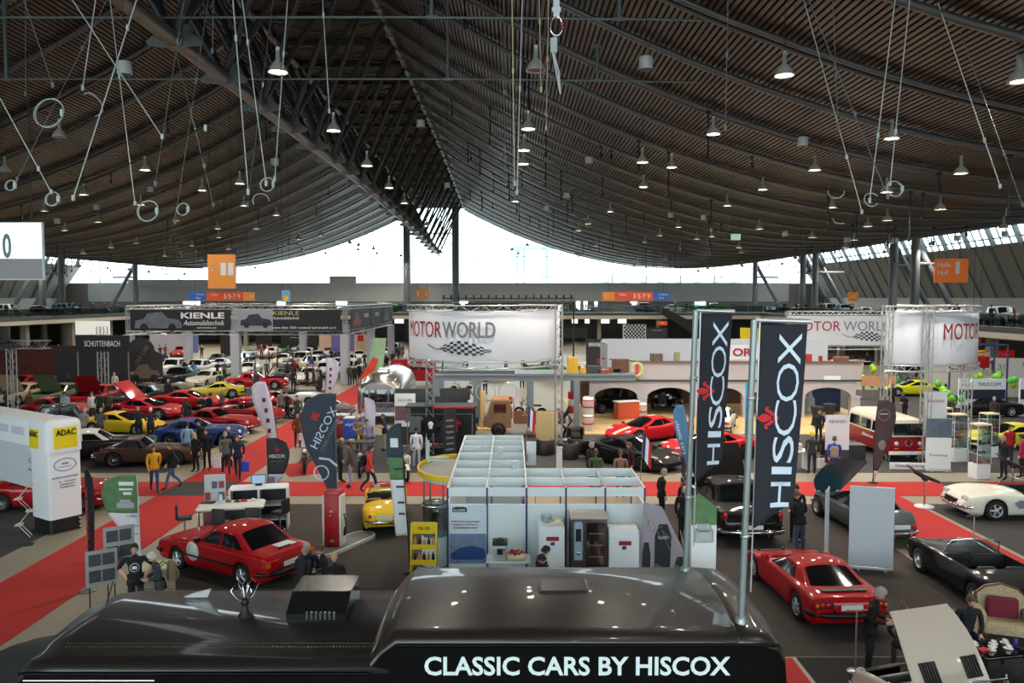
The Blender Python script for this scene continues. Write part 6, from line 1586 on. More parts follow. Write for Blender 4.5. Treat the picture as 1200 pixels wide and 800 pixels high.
b = MB(); b.rbox(-2.0, 1.7, -.85, .85, .35, 2.1, .3, 0, 4); b.build('body', paint((150,22,28)), t); b = MB(); b.rbox(1.2, 2.3, -.8, .8, .35, 1.2, .25); b.build('bonnet', paint((150,22,28)), t)
for x in (.5, -.4): b = MB(); b.rbox(x, x+.7, -.87, -.84, 1.3, 1.75, .01); b.build('side_window', DGLASS, t)
for x in (-1.2, 1.5):
    for sd in (1,-1): b = MB(); b.lathe([(.0,-.08),(.36,-.08),(.36,.08),(0,.08)], 14, 0, (x, sd*.75, .37), 'y'); b.build('wheel', RUBBER, t)
# ================================================================ rusty pickup
t = thing('pickup_truck', 'rusty brown forward cab pickup with wooden bed behind the stall', 'truck', (.45, 41.4, .015), 180)
RU = mat('rusty paint', (140, 106, 76), .75, noise=.35, nscale=3, bump=.2); RUG = mat('faded green rust', (128, 124, 96), .7, noise=.35, nscale=3)
b = MB(); b.prism([(.5,.5),(1.75,.5),(1.85,1.0),(1.7,1.25),(1.5,1.85),(.6,1.92),(.45,1.2)], 1.6, 0, 'xz', -.8); b.build('cab', RU, t)
b = MB(); b.rbox(.6, 1.5, -.76, .76, 1.84, 2.0, .1); b.build('cab_roof', mat('tan roof rust', (176,128,86), .7, noise=.2, nscale=4), t)
b = MB(); b.rbox(1.72, 1.92, -.7, .7, .55, 1.15, .08); b.build('front_panel', RUG, t)
b = MB(); b.add([(1.74,-.7,1.28),(1.74,.7,1.28),(1.55,.66,1.8),(1.55,-.66,1.8)], [(0,1,2,3)]); b.build('windshield', mat('dusty glass', (120,124,112), .2), t)
for sd in (1,-1):
    b = MB(); b.box(.75, 1.4, min(sd*.8,sd*.815), max(sd*.8,sd*.815), 1.28, 1.74); b.build('side_window', DGLASS, t)
    b = MB(); b.ball((1.93, sd*.5, .85), .09, 10); b.build('headlight', CLEARL, t)
    for x in (-1.5, 1.15): b = MB(); b.lathe([(.0,-.1),(.38,-.1),(.4,0),(.38,.1),(0,.1)], 18, 0, (x, sd*.72, .4), 'y'); b.build('wheel', RUBBER, t); b = MB(); b.lathe([(0,.0),(.2,.11),(.2,-.11),(0,0)], 14, 0, (x, sd*.72, .4), 'y'); b.build('rim', mat('rust rim', (150,96,60), .7), t)
b = MB(); b.box(-2.3, .35, -.85, .85, .72, .8); b.box(-2.3, .35, -.88, -.84, .8, 1.15); b.box(-2.3, .35, .84, .88, .8, 1.15); b.box(-2.32,-2.28,-.88,.88,.8,1.15); b.box(.33,.38,-.85,.85,.8,1.7); b.build('wooden_bed', mat('bed planks', (132, 86, 60), .8, noise=.3, nscale=3), t)
for k in range(9):
    b = MB(); x = -2.0+(k % 5)*.45; y = -.45+(k//5)*.7; b.rbox(-.14,.14,-.12,.12,0,.22+.1*(k % 3),.05); b.ball((0,0,.28+.1*(k % 3)), .1, 8)
    tag(b.build('engine_part', mat('machine red', [(150,40,40),(120,110,100),(90,50,44)][k % 3], .5), None, (.45-x, 41.4+y, .82)), 'old engine part lying on the rusty pickup bed', 'engine part', 'engine parts on the pickup bed')
# ================================================================ motorcycles
def motorcycle(px, py, hd, col, label, white=False):
    x, y = G(px, py); t = thing('motorcycle', label, 'motorcycle', (x, y, .015), hd)
    for nm, xx in (('wheel', .72), ('wheel', -.7)):
        b = MB(); b.lathe([(.2,-.03),(.3,-.055),(.33,-.03),(.33,.03),(.3,.055),(.2,.03)], 22, 0, (xx,0,.33), 'y'); w = b.build(nm, RUBBER, t)
        b = MB(); b.lathe([(.19,-.025),(.21,-.025),(.21,.025),(.19,.025)], 18, 0, (xx,0,.33), 'y')
        for k in range(8): b.tube([(xx,0,.33),(xx+.2*cos(k*pi/4),0,.33+.2*sin(k*pi/4))], .006, 3)
        b.build('rim', ALU, w)
    b = MB(); b.ball((.12,0,.83), .2, 12, 0, (1.3,.75,.75)); b.build('tank', paint(col), t)
    b = MB(); b.rbox(-.65,-.05,-.13,.13,.74,.84,.04); b.build('seat', mat('brown seat', (66,40,30), .6), t)
    b = MB(); b.rbox(-.18,.28,-.16,.16,.33,.66,.06); b.lathe([(0,-.22),(.1,-.2),(.1,.2),(0,.22)], 12, 0, (.1,0,.45), 'y'); b.build('engine', mat('engine grey', (110,110,112), .3, .8), t)
    b = MB(); b.tube([(.72,.1,.33),(.5,.1,.95)], .028, 6); b.tube([(.72,-.1,.33),(.5,-.1,.95)], .028, 6); b.build('fork', CHROME, t)
    b = MB(); b.tube([(.3,.38,1.06),(.42,.28,1.08),(.46,0,1.0),(.42,-.28,1.08),(.3,-.38,1.06)], .018, 6); b.build('handlebar', BLACK, t)
    for sd in (.34,-.34): b = MB(); b.tube([(.4,sd,1.08),(.38,sd*1.1,1.22)], .008, 4); b.ball((.38,sd*1.1,1.24), .05, 8, 0, (.3,1,.7)); b.build('mirror', BLACK, t)
    b = MB(); b.ball((.62,0,.92), .1, 12, 0, (.8,1,1)); b.build('headlight', CLEARL, t)
    b = MB(); b.tube([(.2,-.18,.4),(-.2,-.2,.25),(-.85,-.22,.32)], [.03,.035,.045], 8); b.build('exhaust', CHROME, t)
    for xx in (.72,-.7): b = MB(); b.grid([[(xx+.36*cos(R(a)), -.07, .33+.36*sin(R(a))) for a in range(30,151,15)], [(xx+.37*cos(R(a)), .07, .33+.37*sin(R(a))) for a in range(30,151,15)]]); b.build('mudguard', paint((220,218,210)) if white else paint(col), t)
    if white:
        for sd in (1,-1): b = MB(); b.rbox(-.95,-.4,sd*.32-.12,sd*.32+.12,.42,.78,.08); b.build('pannier', paint((222,220,210)), t)
    return t
motorcycle(358, 551, 282, (80, 30, 24), 'dark brown retro motorcycle on the red rug facing the viewer')
motorcycle(424, 556, 275, (26, 26, 28), 'black motorcycle behind the man in the red backpack')
motorcycle(472, 560, 290, (210, 208, 200), 'white touring motorcycle with panniers near the tall green and slate flag', True)
motorcycle(392, 497, 200, (180, 40, 40), 'small red and white motorcycle left of the silver caravan')
motorcycle(622, 490, 160, (190, 190, 188), 'white racing motorcycle under the steel deck')
for px, lab in ((548, 'dark motorcycle under the left bay of the steel deck'), (530, 'black motocross bike behind the clothes rack')): motorcycle(px, 468, 30, (60,20,20), lab)

# ================================================================ truss signs
TR = mat('truss aluminium', (196, 198, 198), .35, .7); SIGNW = mat('sign cloth', (204, 207, 214), .7)
def arcw(cx, cy, r): return lambda p: (cx+(r+.05-p[1])*sin(p[0]/r), cy-(r+.05-p[1])*cos(p[0]/r), p[2])
def flaglogo(parent, m, ox, oz, w, h, warp):
    b = MB(); n, k = 14, 5
    for i in range(n):
        for j in range(k):
            if (i+j) % 2:
                t0, t1 = i/n, (i+1)/n; hh = lambda t: h*(.15+.85*math.sin(pi*min(1, t*1.05))**.8)*.5; wv = lambda t: .12*h*sin(t*5)
                q = [(ox+w*t, -.02, oz+wv(t)+hh(t)*(-1+2*(j+e)/k)) for t, e in ((t0,0),(t1,0),(t1,1),(t0,1))]
                b.add([warp(p) for p in q], [(0,1,2,3)])
    b.tube([warp((ox-.6*w*.5, -.02, oz+.3*h)), warp((ox-.1*w, -.02, oz-.02)), warp((ox+w*.1, -.02, oz))], .02, 4)
    b.build('checkered_flag_emblem', BLACK, parent)
def ring(name, label, cx, cy, r, z0, z1, a0, a1, text, ta, legs, tw=5.0, th=.72):
    t = thing('hanging_sign', label, 'sign', (0, 0, 0)); n = 40
    b = MB(); an = [a0+(a1-a0)*k/n for k in range(n+1)]
    P = lambda a, rr, z: (cx+rr*sin(R(a)), cy-rr*cos(R(a)), z)
    b.grid([[P(a, r, z0) for a in an], [P(a, r, z1) for a in an], [P(a, r-.03, z1) for a in an], [P(a, r-.03, z0) for a in an]], 0, True); b.build('cloth_band', SIGNW, t)
    for z in (z0-.2, z1+.15):
        b = MB()
        for dz in (-.13, .13):
            for rr in (r+.08, r-.22): b.tube([P(a, rr, z+dz) for a in an], .028, 5)
        for k in range(n):
            A, B_ = an[k], an[k+1]; s_ = 1 if k % 2 else -1
            b.tube([P(A, r+.08, z-.13*s_), P(B_, r+.08, z+.13*s_)], .014, 3, 0, False); b.tube([P(A, r+.08, z+.13*s_), P(B_, r-.22, z+.13*s_)], .012, 3, 0, False)
        b.build('truss_ring', TR, t)
    for a, w in legs:
        b = MB(); p = P(a, r+w, 0); truss_mb(b, (p[0], p[1], .02), (p[0], p[1], z1+.35), .32, .03, .42, 4, 0, .014); b.build('truss_leg', TR, t)
    wp0 = arcw(cx, cy, r)
    if text:
        off = R(ta)*r; wp = lambda p: wp0((p[0]+off, p[1], p[2]))
        zc = (z0+z1)/2+.3
        fit_text('MOTOR', tw*.49, th, REDTXT, t, (-tw*.248, -.02, zc), warp=wp)
        if text > 1: fit_text('WORLD', tw*.49, th, GREYT, t, (tw*.25, -.02, zc), warp=wp, bold=.015); flaglogo(t, BLACK, -.1, zc-.85, tw*.48, .62, wp)
    return t
ring('r', 'large round white sign ring with red and grey lettering in the centre', At(568,400,38.3)[0], 38.3, 3.62, 4.42, 6.58, -150, 150, 2, -29, ((66, .2), (-52, -.5)), 4.9)
ring('r', 'round white sign ring with red lettering on the right', 18.25, 38.3, 3.7, 4.3, 6.55, -28, 150, 1, 47, ((-27, .2), (-3, .2), (62, -.4)), 5.0)
t = thing('hanging_sign', 'long flat white sign with red and grey lettering right of the charcoal flags', 'sign', (At(985,386,58)[0], 58, 0))
b = MB(); b.box(-3.9, 4.2, 0, .04, 3.75, 5.9); b.build('cloth_band', SIGNW, t)
for z in (3.55, 6.1): b = MB(); truss_mb(b, (-3.9, .1, z), (4.2, .1, z), .26, .028, .45, 4, 0, .014); b.build('truss_bar', TR, t)
for x in (-3.8, 4.1): b = MB(); truss_mb(b, (x, .15, .02), (x, .15, 6.2), .3, .028, .45, 4, 0, .014); b.build('truss_leg', TR, t)
idn = lambda p: p
fit_text('MOTOR', 3.5, .72, REDTXT, t, (-1.75, -.02, 5.15)); fit_text('WORLD', 3.5, .72, GREYT, t, (1.95, -.02, 5.15)); flaglogo(t, BLACK, .9, 4.35, 2.6, .7, idn)
t2 = thing('hanging_sign', 'short white sign with red letters seen between the charcoal flags', 'sign', (At(868,410,49)[0], 49, 0))
b = MB(); b.box(-1.1, 1.1, 0, .04, 3.4, 4.3); b.build('cloth_band', SIGNW, t2); fit_text('OR', 1.2, .5, REDTXT, t2, (.1, -.02, 3.85), bold=.03)
for x in (-1, 1): b = MB(); b.tube([(x,.1,.02),(x,.1,4.3)], .05, 6); b.build('post', STEEL, t2)
# lighting rig above the central ring
t = thing('lighting_rig', 'black rig of stage lights standing above the central sign ring', 'lighting rig', (At(590,350,52)[0], 52, 7.0))
b = MB(); truss_mb(b, (-4, 0, 0), (4.6, 0, 0), .35, .035, .5); b.tube([(-4,0,-6.98),(-4,0,0)], .06, 6); b.tube([(4.6,0,-6.98),(4.6,0,0)], .06, 6); b.build('truss', BLACK, t)
for k in range(18): b = MB(); x = -3.9+k*.49; b.lathe([(0,-.02),(.12,0),(.1,-.22),(.06,-.3)], 10, 0, (x,-.15,-.2)); b.tube([(x,-.15,0),(x,0,.25)], .02, 4); b.bbox(x, -.1, .28, .12,.12,.24); b.build('stage_light', BLACK, t)

# ================================================================ black and silver stand on the left with pillars
t = thing('exhibition_stand', 'square truss stand with four black advertising banners on grey pillars', 'stand', (0, 0, 0))
XL, XR, Y0, Y1 = -31.9, -13.9, 66, 91
for (a, c) in (((XL,Y0),(XR,Y0)), ((XR,Y0),(XR,Y1)), ((XL,Y0),(XL,Y1)), ((XL,Y1),(XR,Y1))):
    for z in (4.3, 6.4): b = MB(); truss_mb(b, (a[0],a[1],z), (c[0],c[1],z), .3, .035, .8, 4, 0, .018); b.build('truss_bar', TR, t)
PIL = mat('pillar grey cloth', (168, 172, 180), .7)
for x, y in ((XL,Y0),(-23.0,Y0),(XR,Y0),(XL,Y1),(-24,Y1),(-19,Y1),(XR,Y1),(XR,78),(XL,78)): b = MB(); b.rbox(x-.36, x+.36, y-.36, y+.36, .02, 4.15, .04); truss_mb(b, (x,y,4.1), (x,y,6.5), .3, .03, .4); b.build('pillar', PIL, t)
NB = mat('banner near black', (26, 27, 34), .6); CARP = mat('printed car grey', (104, 106, 114), .6, noise=.5, nscale=2)
def pcar(parent, cx, y, cz, w, h, m, rot=None):
    b = MB(); b.prism([(cx+w*a, cz+h*c) for a, c in [(-.5,-.4),(-.48,.0),(-.3,.12),(-.22,.42),(.08,.5),(.2,.15),(.42,.08),(.5,-.1),(.5,-.4)]], .02, 0, 'xz', y)
    for k in (-.3,.3): b.lathe([(0,0),(h*.22,0)], 14, 1, (cx+w*k, y-.01, cz-h*.36), 'y')
    b.build('printed_car', [m, BLACK], parent)
b = MB(); b.box(XL+.3, -23.3, Y0-.3, Y0-.25, 4.5, 6.25); b.build('banner', NB, t); fit_text('KIENLE', 3.6, .5, WT, t, (-25.6, Y0-.33, 5.75), bold=.03); fit_text('Automobiltechnik', 3.4, .42, WT, t, (-25.5, Y0-.33, 5.15), shear=.3); fit_text('www.kienle.com', 1.6, .16, WT, t, (-25.3, Y0-.33, 4.75))
pcar(t, -29.3, Y0-.34, 5.3, 3.9, 1.5, CARP)
b = MB(); b.box(-22.7, -19.8, Y0-.3, Y0-.25, 4.5, 6.25); b.build('banner', mat('banner silver print', (150,152,164), .6), t); b = MB(); b.box(-19.8, XR-.3, Y0-.3, Y0-.25, 4.5, 6.25); b.build('banner', NB, t)
pcar(t, -21.2, Y0-.34, 5.35, 2.6, 1.1, mat('printed blue black car', (40,42,56), .5)); fit_text('KIENLE', 2.2, .32, mat('gold text', (196,186,120), .5), t, (-18.7, Y0-.33, 5.95)); fit_text('Automobiltechnik', 2.2, .25, WT, t, (-18.7, Y0-.33, 5.55), shear=.3)
b = MB(); b.ball((-15.7, Y0-.28, 5.45), .55, 20, 0, (2.1,.03,1)); b.build('gold_oval', mat('gold oval', (206,196,110), .5), t); fit_text('35 Years', 1.5, .35, DARKT, t, (-15.7, Y0-.34, 5.45), shear=.3); fit_text('more than 1000 restored and traded cars!', 5.2, .2, WT, t, (-17.2, Y0-.33, 4.75))
for ya, yb, m in ((67, 76, NB), (76.4, 83, NB), (83.4, 90.5, NB)): b = MB(); b.box(XR+.25, XR+.3, ya, yb, 4.5, 6.25); b.build('banner', m, t)
Rz = Matrix.Rotation(R(90), 3, 'Z')
for y in (69.5, 86): 
    b = MB(); b.prism([(y+3.4*a, 5.3+1.3*c) for a, c in [(-.5,-.4),(-.48,.0),(-.3,.12),(-.22,.42),(.08,.5),(.2,.15),(.42,.08),(.5,-.1),(.5,-.4)]], .02, 0, 'yz', XR+.31); b.build('printed_car', mat('printed red car', (140,40,50), .5) if y < 80 else CARP, t)
for y in (74, 80): fit_text('KIENLE', 2.2, .35, WT, t, (XR+.33, y, 5.6), rot=Rz); 
# background props: pillars of text boards and coloured backdrops
def wall(px0, px1, py0, py1, Y, m, label, name='backdrop', txt=None, tm=None, th=.4, twf=.7, ty=.7, feet=True):
    x0, _, z1 = At(px0, py0, Y); x1 = At(px1, py0, Y)[0]; z0 = At(px0, py1, Y)[2]; z0 = .02 if z0 < .35 else z0
    t = thing(name, label, 'display wall' if name == 'backdrop' else 'sign', ((x0+x1)/2, Y, 0)); w = (x1-x0)/2
    b = MB(); b.box(-w, w, 0, .12, z0, z1); b.build('panel', m, t)
    if z0 > .3 and feet:
        for x in (-w+.1, w-.1): b = MB(); b.tube([(x,.06,.01),(x,.06,z0+.1)], .05, 6); b.build('post', STEEL, t)
    if txt: fit_text(txt, 2*w*twf, th*(z1-z0), tm or WT, t, (0, -.02, z0+(z1-z0)*ty))
    return t
wall(-12, 89, 405, 440, 62, mat('dark red shelves', (74, 30, 24), .8, noise=.8, nscale=1.5), 'dim reddish shop wall at the far left')
wall(65, 150, 410, 452, 60, mat('dark backdrop', (40, 40, 48), .8), 'dark backdrop wall with car picture under the black stand sign')
wall(88, 151, 393, 412, 55, NB, 'black hanging stand sign with white lettering at the left', 'hanging_sign', 'SCHUTTENBACH', WT, .35, .66, .5)
wall(88, 128, 376, 392, 80, mat('bright white sign', (246, 244, 240), .6, 0, 0, .3), 'bright white illuminated sign above the black stand sign', 'illuminated_sign')
t = thing('arched_banner', 'tall dark arched banner with printed car front between the left pillars', 'banner', (At(170,440,63)[0], 63, .01)); b = MB(); pts = [(-1.4,0),(1.4,0),(1.4,2.7)]+[(-.3+1.1*cos(R(k)), 3.0+1.0*sin(R(k))) for k in range(0,181,20)]+[(-1.4,2.4)]; b.prism(pts, .08); b.build('panel', mat('brown black', (50,46,46), .7), t); pcar(t, 0, -.03, 1.3, 2.4, 1.3, mat('bronze print', (110,96,80), .6)); fit_text('OLD CARS', 1.7, .3, mat('grey print', (120,118,118), .7), t, (-.2, -.03, 2.7), rot=Matrix.Rotation(R(-55), 3, 'Y'))
BD = [(175,215,392,420,100,(168,166,176),'pale grey backdrop with car photos far behind the pillars',None),(216,232,392,412,104,(96,110,160),'blue backdrop far behind the second pillar',None),(258,282,393,418,98,(40,36,38),'dark backdrop with tall pictures left of the third pillar',None),
      (300,318,393,406,102,(34,34,36),'black backdrop at the end of the packed rows',None),(329,372,392,410,100,(44,38,36),'dark brown backdrop with small white title','JOHN & FRIENDS'),(374,388,392,420,96,(222,190,160),'peach backdrop beside the violet one',None),
      (388,415,391,418,95,(120,110,170),'violet sky printed backdrop near the fourth pillar',None),(415,430,392,424,94,(224,196,168),'peach backdrop with red square emblem',None),(687,745,397,437,60,(52,56,62),'dark grey backdrop with printed red car','CLASSIC'),
      (730,757,380,398,96,(235,235,235),'checkered cloth hanging behind the dark backdrop',None),(758,782,384,398,92,(50,52,56),'dark stand wall with two spotlights','MOTOR'),(650,688,384,396,110,(46,44,44),'dim backdrop below the far gallery edge',None),
      (1010,1050,441,452,56,(206,150,110),'warm printed photo wall right of the arcade',None),(1012,1044,428,443,60,(176,166,156),'grey brown photo wall right of the arcade',None),(868,893,384,402,70,(214,190,30),'yellow stand sign behind the charcoal flags',None)]
for x0,x1,y0,y1,Y,c,lab,tx in BD:
    t = wall(x0,x1,y0,y1,Y,mat('backdrop', c, .8, noise=.12, nscale=.7),lab,'backdrop',tx,WT,.07,.5,.8)
    if 'red car' in lab: pcar(t, .6, -.03, 2.6, 3.4, .9, mat('printed red car', (170,50,50), .6)); b = MB(); [b.box(-1.7,1.2-.3*k,-.02,0,3.75-.1*k,3.8-.1*k) for k in range(3)]; b.build('text_lines', WT, t)
    if 'checkered' in lab:
        b = MB(); w_ = 1.25
        for i in range(12):
            for j in range(7):
                if (i+j) % 2: b.box(-w_+i*.21, -w_+(i+1)*.21, -.03, -.01, 2.3+j*.24, 2.3+(j+1)*.24)
        b.build('checks', BLACK, t)
    if 'emblem' in lab: b = MB(); b.box(-.35,.35,-.03,0,2.1,2.8); b.build('red_square', REDF, t)
# diagonal exhibitor wall at right
t = thing('exhibitor_wall', 'long white exhibitor wall with large dark and green lettering at the right', 'display wall', (At(1136,420,58)[0], 58, .0), -14)
b = MB(); b.box(-2.9, 14, 0, .12, .02, 2.85); b.build('panel', mat('wall white', (206,206,204), .7), t)
fit_text('E.COM', 2.9, .75, mat('black lettering', (36,36,38), .6), t, (.1, -.03, 2.3)); GR_ = mat('green lettering', (120,170,70), .6); fit_text('30', .7, .4, GR_, t, (2.2, -.03, 2.2)); fit_text('YEARS', 1.5, .36, GR_, t, (1.5, -.03, 1.75)); fit_text('# make', 1.5, .3, DARKT, t, (4.2, -.03, 2.45)); fit_text('great', 1.2, .3, DARKT, t, (4.6, -.03, 2.05))
for x0, c, lab, tx in ((1133,(236,200,170),'cream lit sign over the exhibitor wall',None),(1146,(236,180,20),'yellow lit shop sign over the exhibitor wall','SHOP'),(1164,(176,20,26),'red lit shop sign over the exhibitor wall','TEAM')):
    wall(x0, x0+(12 if x0<1140 else 17 if x0<1150 else 25), 410, 420, 72, mat('lit sign', c, .5, 0, 0, .4), lab, 'illuminated_sign', tx, WT, .4, .6, .5)
t = thing('exhibitor_counter', 'white exhibitor partition with dark photo strip and small logos', 'display wall', (At(1150,480,48)[0], 48, .0))
b = MB(); b.box(-1.4, 1.45, 0, .1, .01, 2.3); b.build('panel', WHITE, t); b = MB(); b.box(-1.38, 1.42, -.02, 0, 1.05, 1.65); b.build('photo_strip', mat('night photo', (30,40,60), .5, noise=.6, nscale=3), t); fit_text('TEILE.COM', 1.4, .2, DARKT, t, (.4, -.03, 1.98)); fit_text('TEILE.COM', .5, .08, DARKT, t, (-1.0, -.03, 1.92))
t = thing('exhibitor_counter', 'second white exhibitor partition cut off by the right edge', 'display wall', (At(1204,480,48)[0], 48, .0)); b = MB(); b.box(-.5, 1.5, 0, .1, .01, 2.3); b.build('panel', WHITE, t); b = MB(); b.box(-.45, 1.42, -.02, 0, 1.05, 1.65); b.build('photo_strip', mat('night photo', (30,40,60), .5, noise=.6, nscale=3), t)
random.seed(5)
for cx, cy, n_, Y, lab in ((1125,462,9,47,'green balloon in the cluster at the left end of the parts stand'),(1168,447,11,52,'lime balloon in the cluster below the big lettering'),(1022,437,7,58,'lime balloon in the cluster right of the arcade'),(1192,446,3,50,'green balloon at the right edge')):
    for k in range(n_):
        x, y, z = At(cx+random.uniform(-7,7), cy+random.uniform(-8,10), Y); b = MB(); b.ball((0,0,0), .2, 12, 0, (1,1,1.15)); b.ball((0,0,-.24), .03, 6)
        b.tube([(0,0,-.24),(0,0,-max(z,.3)+.03)], .004, 3)
        tag(b.build('balloon', paint(random.choice([(120,196,60),(190,214,50),(90,180,80)])), None, (x+.0*k, Y+.35*k, max(z,.4))), lab, 'balloon', lab)
t = thing('crane_frame', 'dark blue steel frame holding a red box behind the parts stand', 'frame', (At(1153,430,54)[0], 54, 0))
for x in (-1.5, 1.6):
    for y in (0, 1.5): b = MB(); b.tube([(x,y,.01),(x,y,4.0)], .06, 6); b.build('post', mat('frame blue', (46,58,110), .5), t)
b = MB(); b.tube([(-1.5,0,4),(1.6,0,4)], .05, 6); b.tube([(-1.5,1.5,4),(1.6,1.5,4)], .05, 6); b.tube([(-1.5,0,3.2),(1.6,1.5,3.6)], .04, 5); b.build('beams', mat('frame blue', (46,58,110), .5), t); b = MB(); b.rbox(-1.2,.6,.3,1.2,2.4,3.2,.08); b.build('red_box', paint((150,22,30)), t)
# ================================================================ arcade building
t = thing('arcade_building', 'weathered white arcade stand with arches and a roof deck', 'stand building', (0, 0, 0))
AW = mat('weathered plaster', (182, 175, 179), .8, noise=.14, nscale=1.2); AB = mat('brown ledge', (120, 84, 64), .7)
YA_ = 47.5; ax0 = At(688,460,YA_)[0]
def X_(px): return At(px, 460, YA_)[0]
cols = [X_(691), X_(753), X_(817), X_(876), X_(938), X_(1003)]
for i in range(5):
    a, c = cols[i], cols[i+1]; pts = [(a, 2.25), (a, 1.25), (a+.25, 1.25)]
    m_, w_ = (a+c)/2, (c-a)/2-.25
    pts = [(a, 2.3), (a, 1.2)]+[(m_+w_*cos(R(k)), 1.2+.62*sin(R(k))) for k in range(180, -1, -15)]+[(c, 1.2), (c, 2.3)]
    b = MB(); b.prism(pts, .4, 0, 'xz', YA_); b.build('arch', AW, t)
for c in cols: b = MB(); b.box(c-.27, c+.27, YA_-.02, YA_+.42, .06, 1.25); b.box(c-.31, c+.31, YA_-.05, YA_+.45, 1.2, 1.27); b.build('pier', AW, t)
b = MB(); b.box(cols[1]-.25, cols[-1]+.3, YA_-.06, YA_+.1, 2.3, 3.35); b.build('parapet', AW, t)
b = MB(); b.box(cols[1]-.35, cols[-1]+.4, YA_-.2, YA_+.2, 3.35, 3.42); b.prism([(cols[1]-.3, YA_), (cols[1]-.3, YA_+.15), (cols[1]-2.1, YA_+2.6), (cols[1]-2.2, YA_+2.4)], .07, 0, 'xy', 3.35); b.build('ledge', AB, t)
b = MB(); b.box(cols[0]-.3, cols[-1]+.3, YA_-.1, YA_+.1, 2.2, 2.3); b.build('steel_band', DSTEEL, t)
b = MB(); b.box(cols[0]-.3, cols[-1]+.3, YA_+.1, YA_+5, 2.25, 2.35); b.build('roof_deck', mat('deck grey', (120,122,124), .6), t)
b = MB(); b.box(cols[1]-1.9, cols[-1]+.2, YA_+4.9, YA_+5.0, 2.3, 4.5); b.box(cols[1]-2, cols[1]-1.9, YA_+1, YA_+5, 2.3, 4.4); b.build('upper_wall', mat('upper white wall', (178,184,192), .6), t)
b = MB(); b.box(cols[0]-.2, cols[-1]+.3, YA_+6, YA_+6.1, .05, 2.25); b.build('rear_wall', mat('brown shop wall', (92,70,56), .8, noise=.5, nscale=1), t)
b = MB(); b.box(cols[4]-.0, cols[5], YA_+2.2, YA_+2.3, .06, 2.2); b.build('blue_backdrop', mat('blue night print', (20,44,92), .5, noise=.7, nscale=.8), t)
b = MB(); b.lathe([(.42,.06),(.34,.9),(.2,1.1),(.16,1.5)], 12, 0, ((cols[4]+cols[5])/2-.4, YA_+2.0, 0)); b.build('white_statue', mat('pale statue', (170,180,190), .6), t)
b = MB(); b.bbox(X_(974), YA_-.12, 2.42, 1.0, .03, .24); b.build('small_sign', WHITE, t)
def Z_(px, py, Y=YA_): return At(px, py, Y)
def bx(name, px, Y, z, w, d, h, c, label, cat, group=None, rz=0, extra=None):
    x = At(px, 440, Y)[0]; tt = thing(name, label, cat, (x, Y, z), rz, group)
    b = MB(); b.rbox(-w/2, w/2, -d/2, d/2, 0, h, min(.04, h/4)); b.build('body', mat(name, c, .6, noise=.2, nscale=5), tt)
    if name in ('suitcase', 'trunk'):
        b = MB(); b.tube([(-.12,-d/2-.02,h*.55),(-.1,-d/2-.05,h*.7),(.1,-d/2-.05,h*.7),(.12,-d/2-.02,h*.55)], .012, 5); b.build('handle', BLACK, tt)
        for xx in (-w*.3, w*.3): b = MB(); b.bbox(xx, 0, h/2+.003, .04, d+.02, h+.01); b.build('strap', mat('strap', (60,44,34), .7), tt)
    return tt
bx('suitcase', 769, YA_+.02, 3.43, .75, .35, .45, (96,84,80), 'grey brown suitcase on the arcade parapet', 'suitcase'); bx('jerry_can', 793, YA_+.02, 3.43, .34, .25, .55, (130,134,96), 'olive green canister on the arcade parapet', 'canister')
bx('oil_can', 947, YA_+.02, 3.43, .36, .3, .42, (160,40,40), 'red tin standing on the parapet right of the charcoal flags', 'tin'); bx('oil_can', 961, YA_+.02, 3.43, .2, .2, .3, (130,36,40), 'small dark red tin on the parapet', 'tin'); bx('crate', 985, YA_+.02, 3.43, .9, .3, .26, (112,74,56), 'low brown wooden crate on the parapet', 'crate')
x, y, z = At(746, 432, YA_-.4); tt = thing('tyre', 'cream ring tyre hanging on the corner of the deck', 'tyre', (x, y-.1, 2.95)); b = MB(); b.tube([(.3*cos(R(k)), 0, .38*sin(R(k))) for k in range(0,360,18)], .09, 8, 0, True, True); b.build('ring', mat('cream rubber', (206,198,130), .6), tt)
b = MB(); b.bbox(0,0,0,.14,.08,.6); b.build('red_strap', REDF, tt)
for k, (px, lab) in enumerate(((689, 'white oil drum with red checkered band by the plywood floor'),(752,'second white drum at the pier of the arcade'))):
    Y = 42.6 if k == 0 else 47.1; x = At(px, 500, Y)[0]; tt = thing('oil_drum', lab, 'drum', (x, Y, .06), 0)
    for j in range(2 if k == 0 else 1):
        b = MB(); b.lathe([(0,0),(.3,0),(.31,.02),(.3,.3),(.31,.31),(.3,.6),(.31,.61),(.3,.88),(0,.88)], 20, 0, (0,0,j*.9)); b.build('barrel', mat('drum white', (220,220,216), .5), tt)
        b = MB(); b.lathe([(.305,.33),(.315,.34),(.315,.42),(.305,.43)], 20, 0, (0,0,j*.9)); b.lathe([(.305,.7),(.315,.71),(.315,.76),(.305,.77)], 20, 0, (0,0,j*.9)); b.build('red_band', REDF, tt)
for px, Y, z0 in ((670, 46.5, .02), (588, 43.5, .02), (596, 44.2, .02)):
    x = At(px, 480, Y)[0]; tt = thing('oil_drum', {670:'stack of red and white drums behind the truss leg',588:'red and white striped bollard drum under the deck',596:'second striped bollard drum under the deck'}[px], 'drum', (x, Y, z0))
    for j in range(4): b = MB(); b.lathe([(0,0),(.22,0),(.23,.2),(.22,.4),(0,.4)], 16, 0, (0,0,j*.42)); b.build('band', REDF if j % 2 else mat('drum white', (220,220,216), .5), tt)
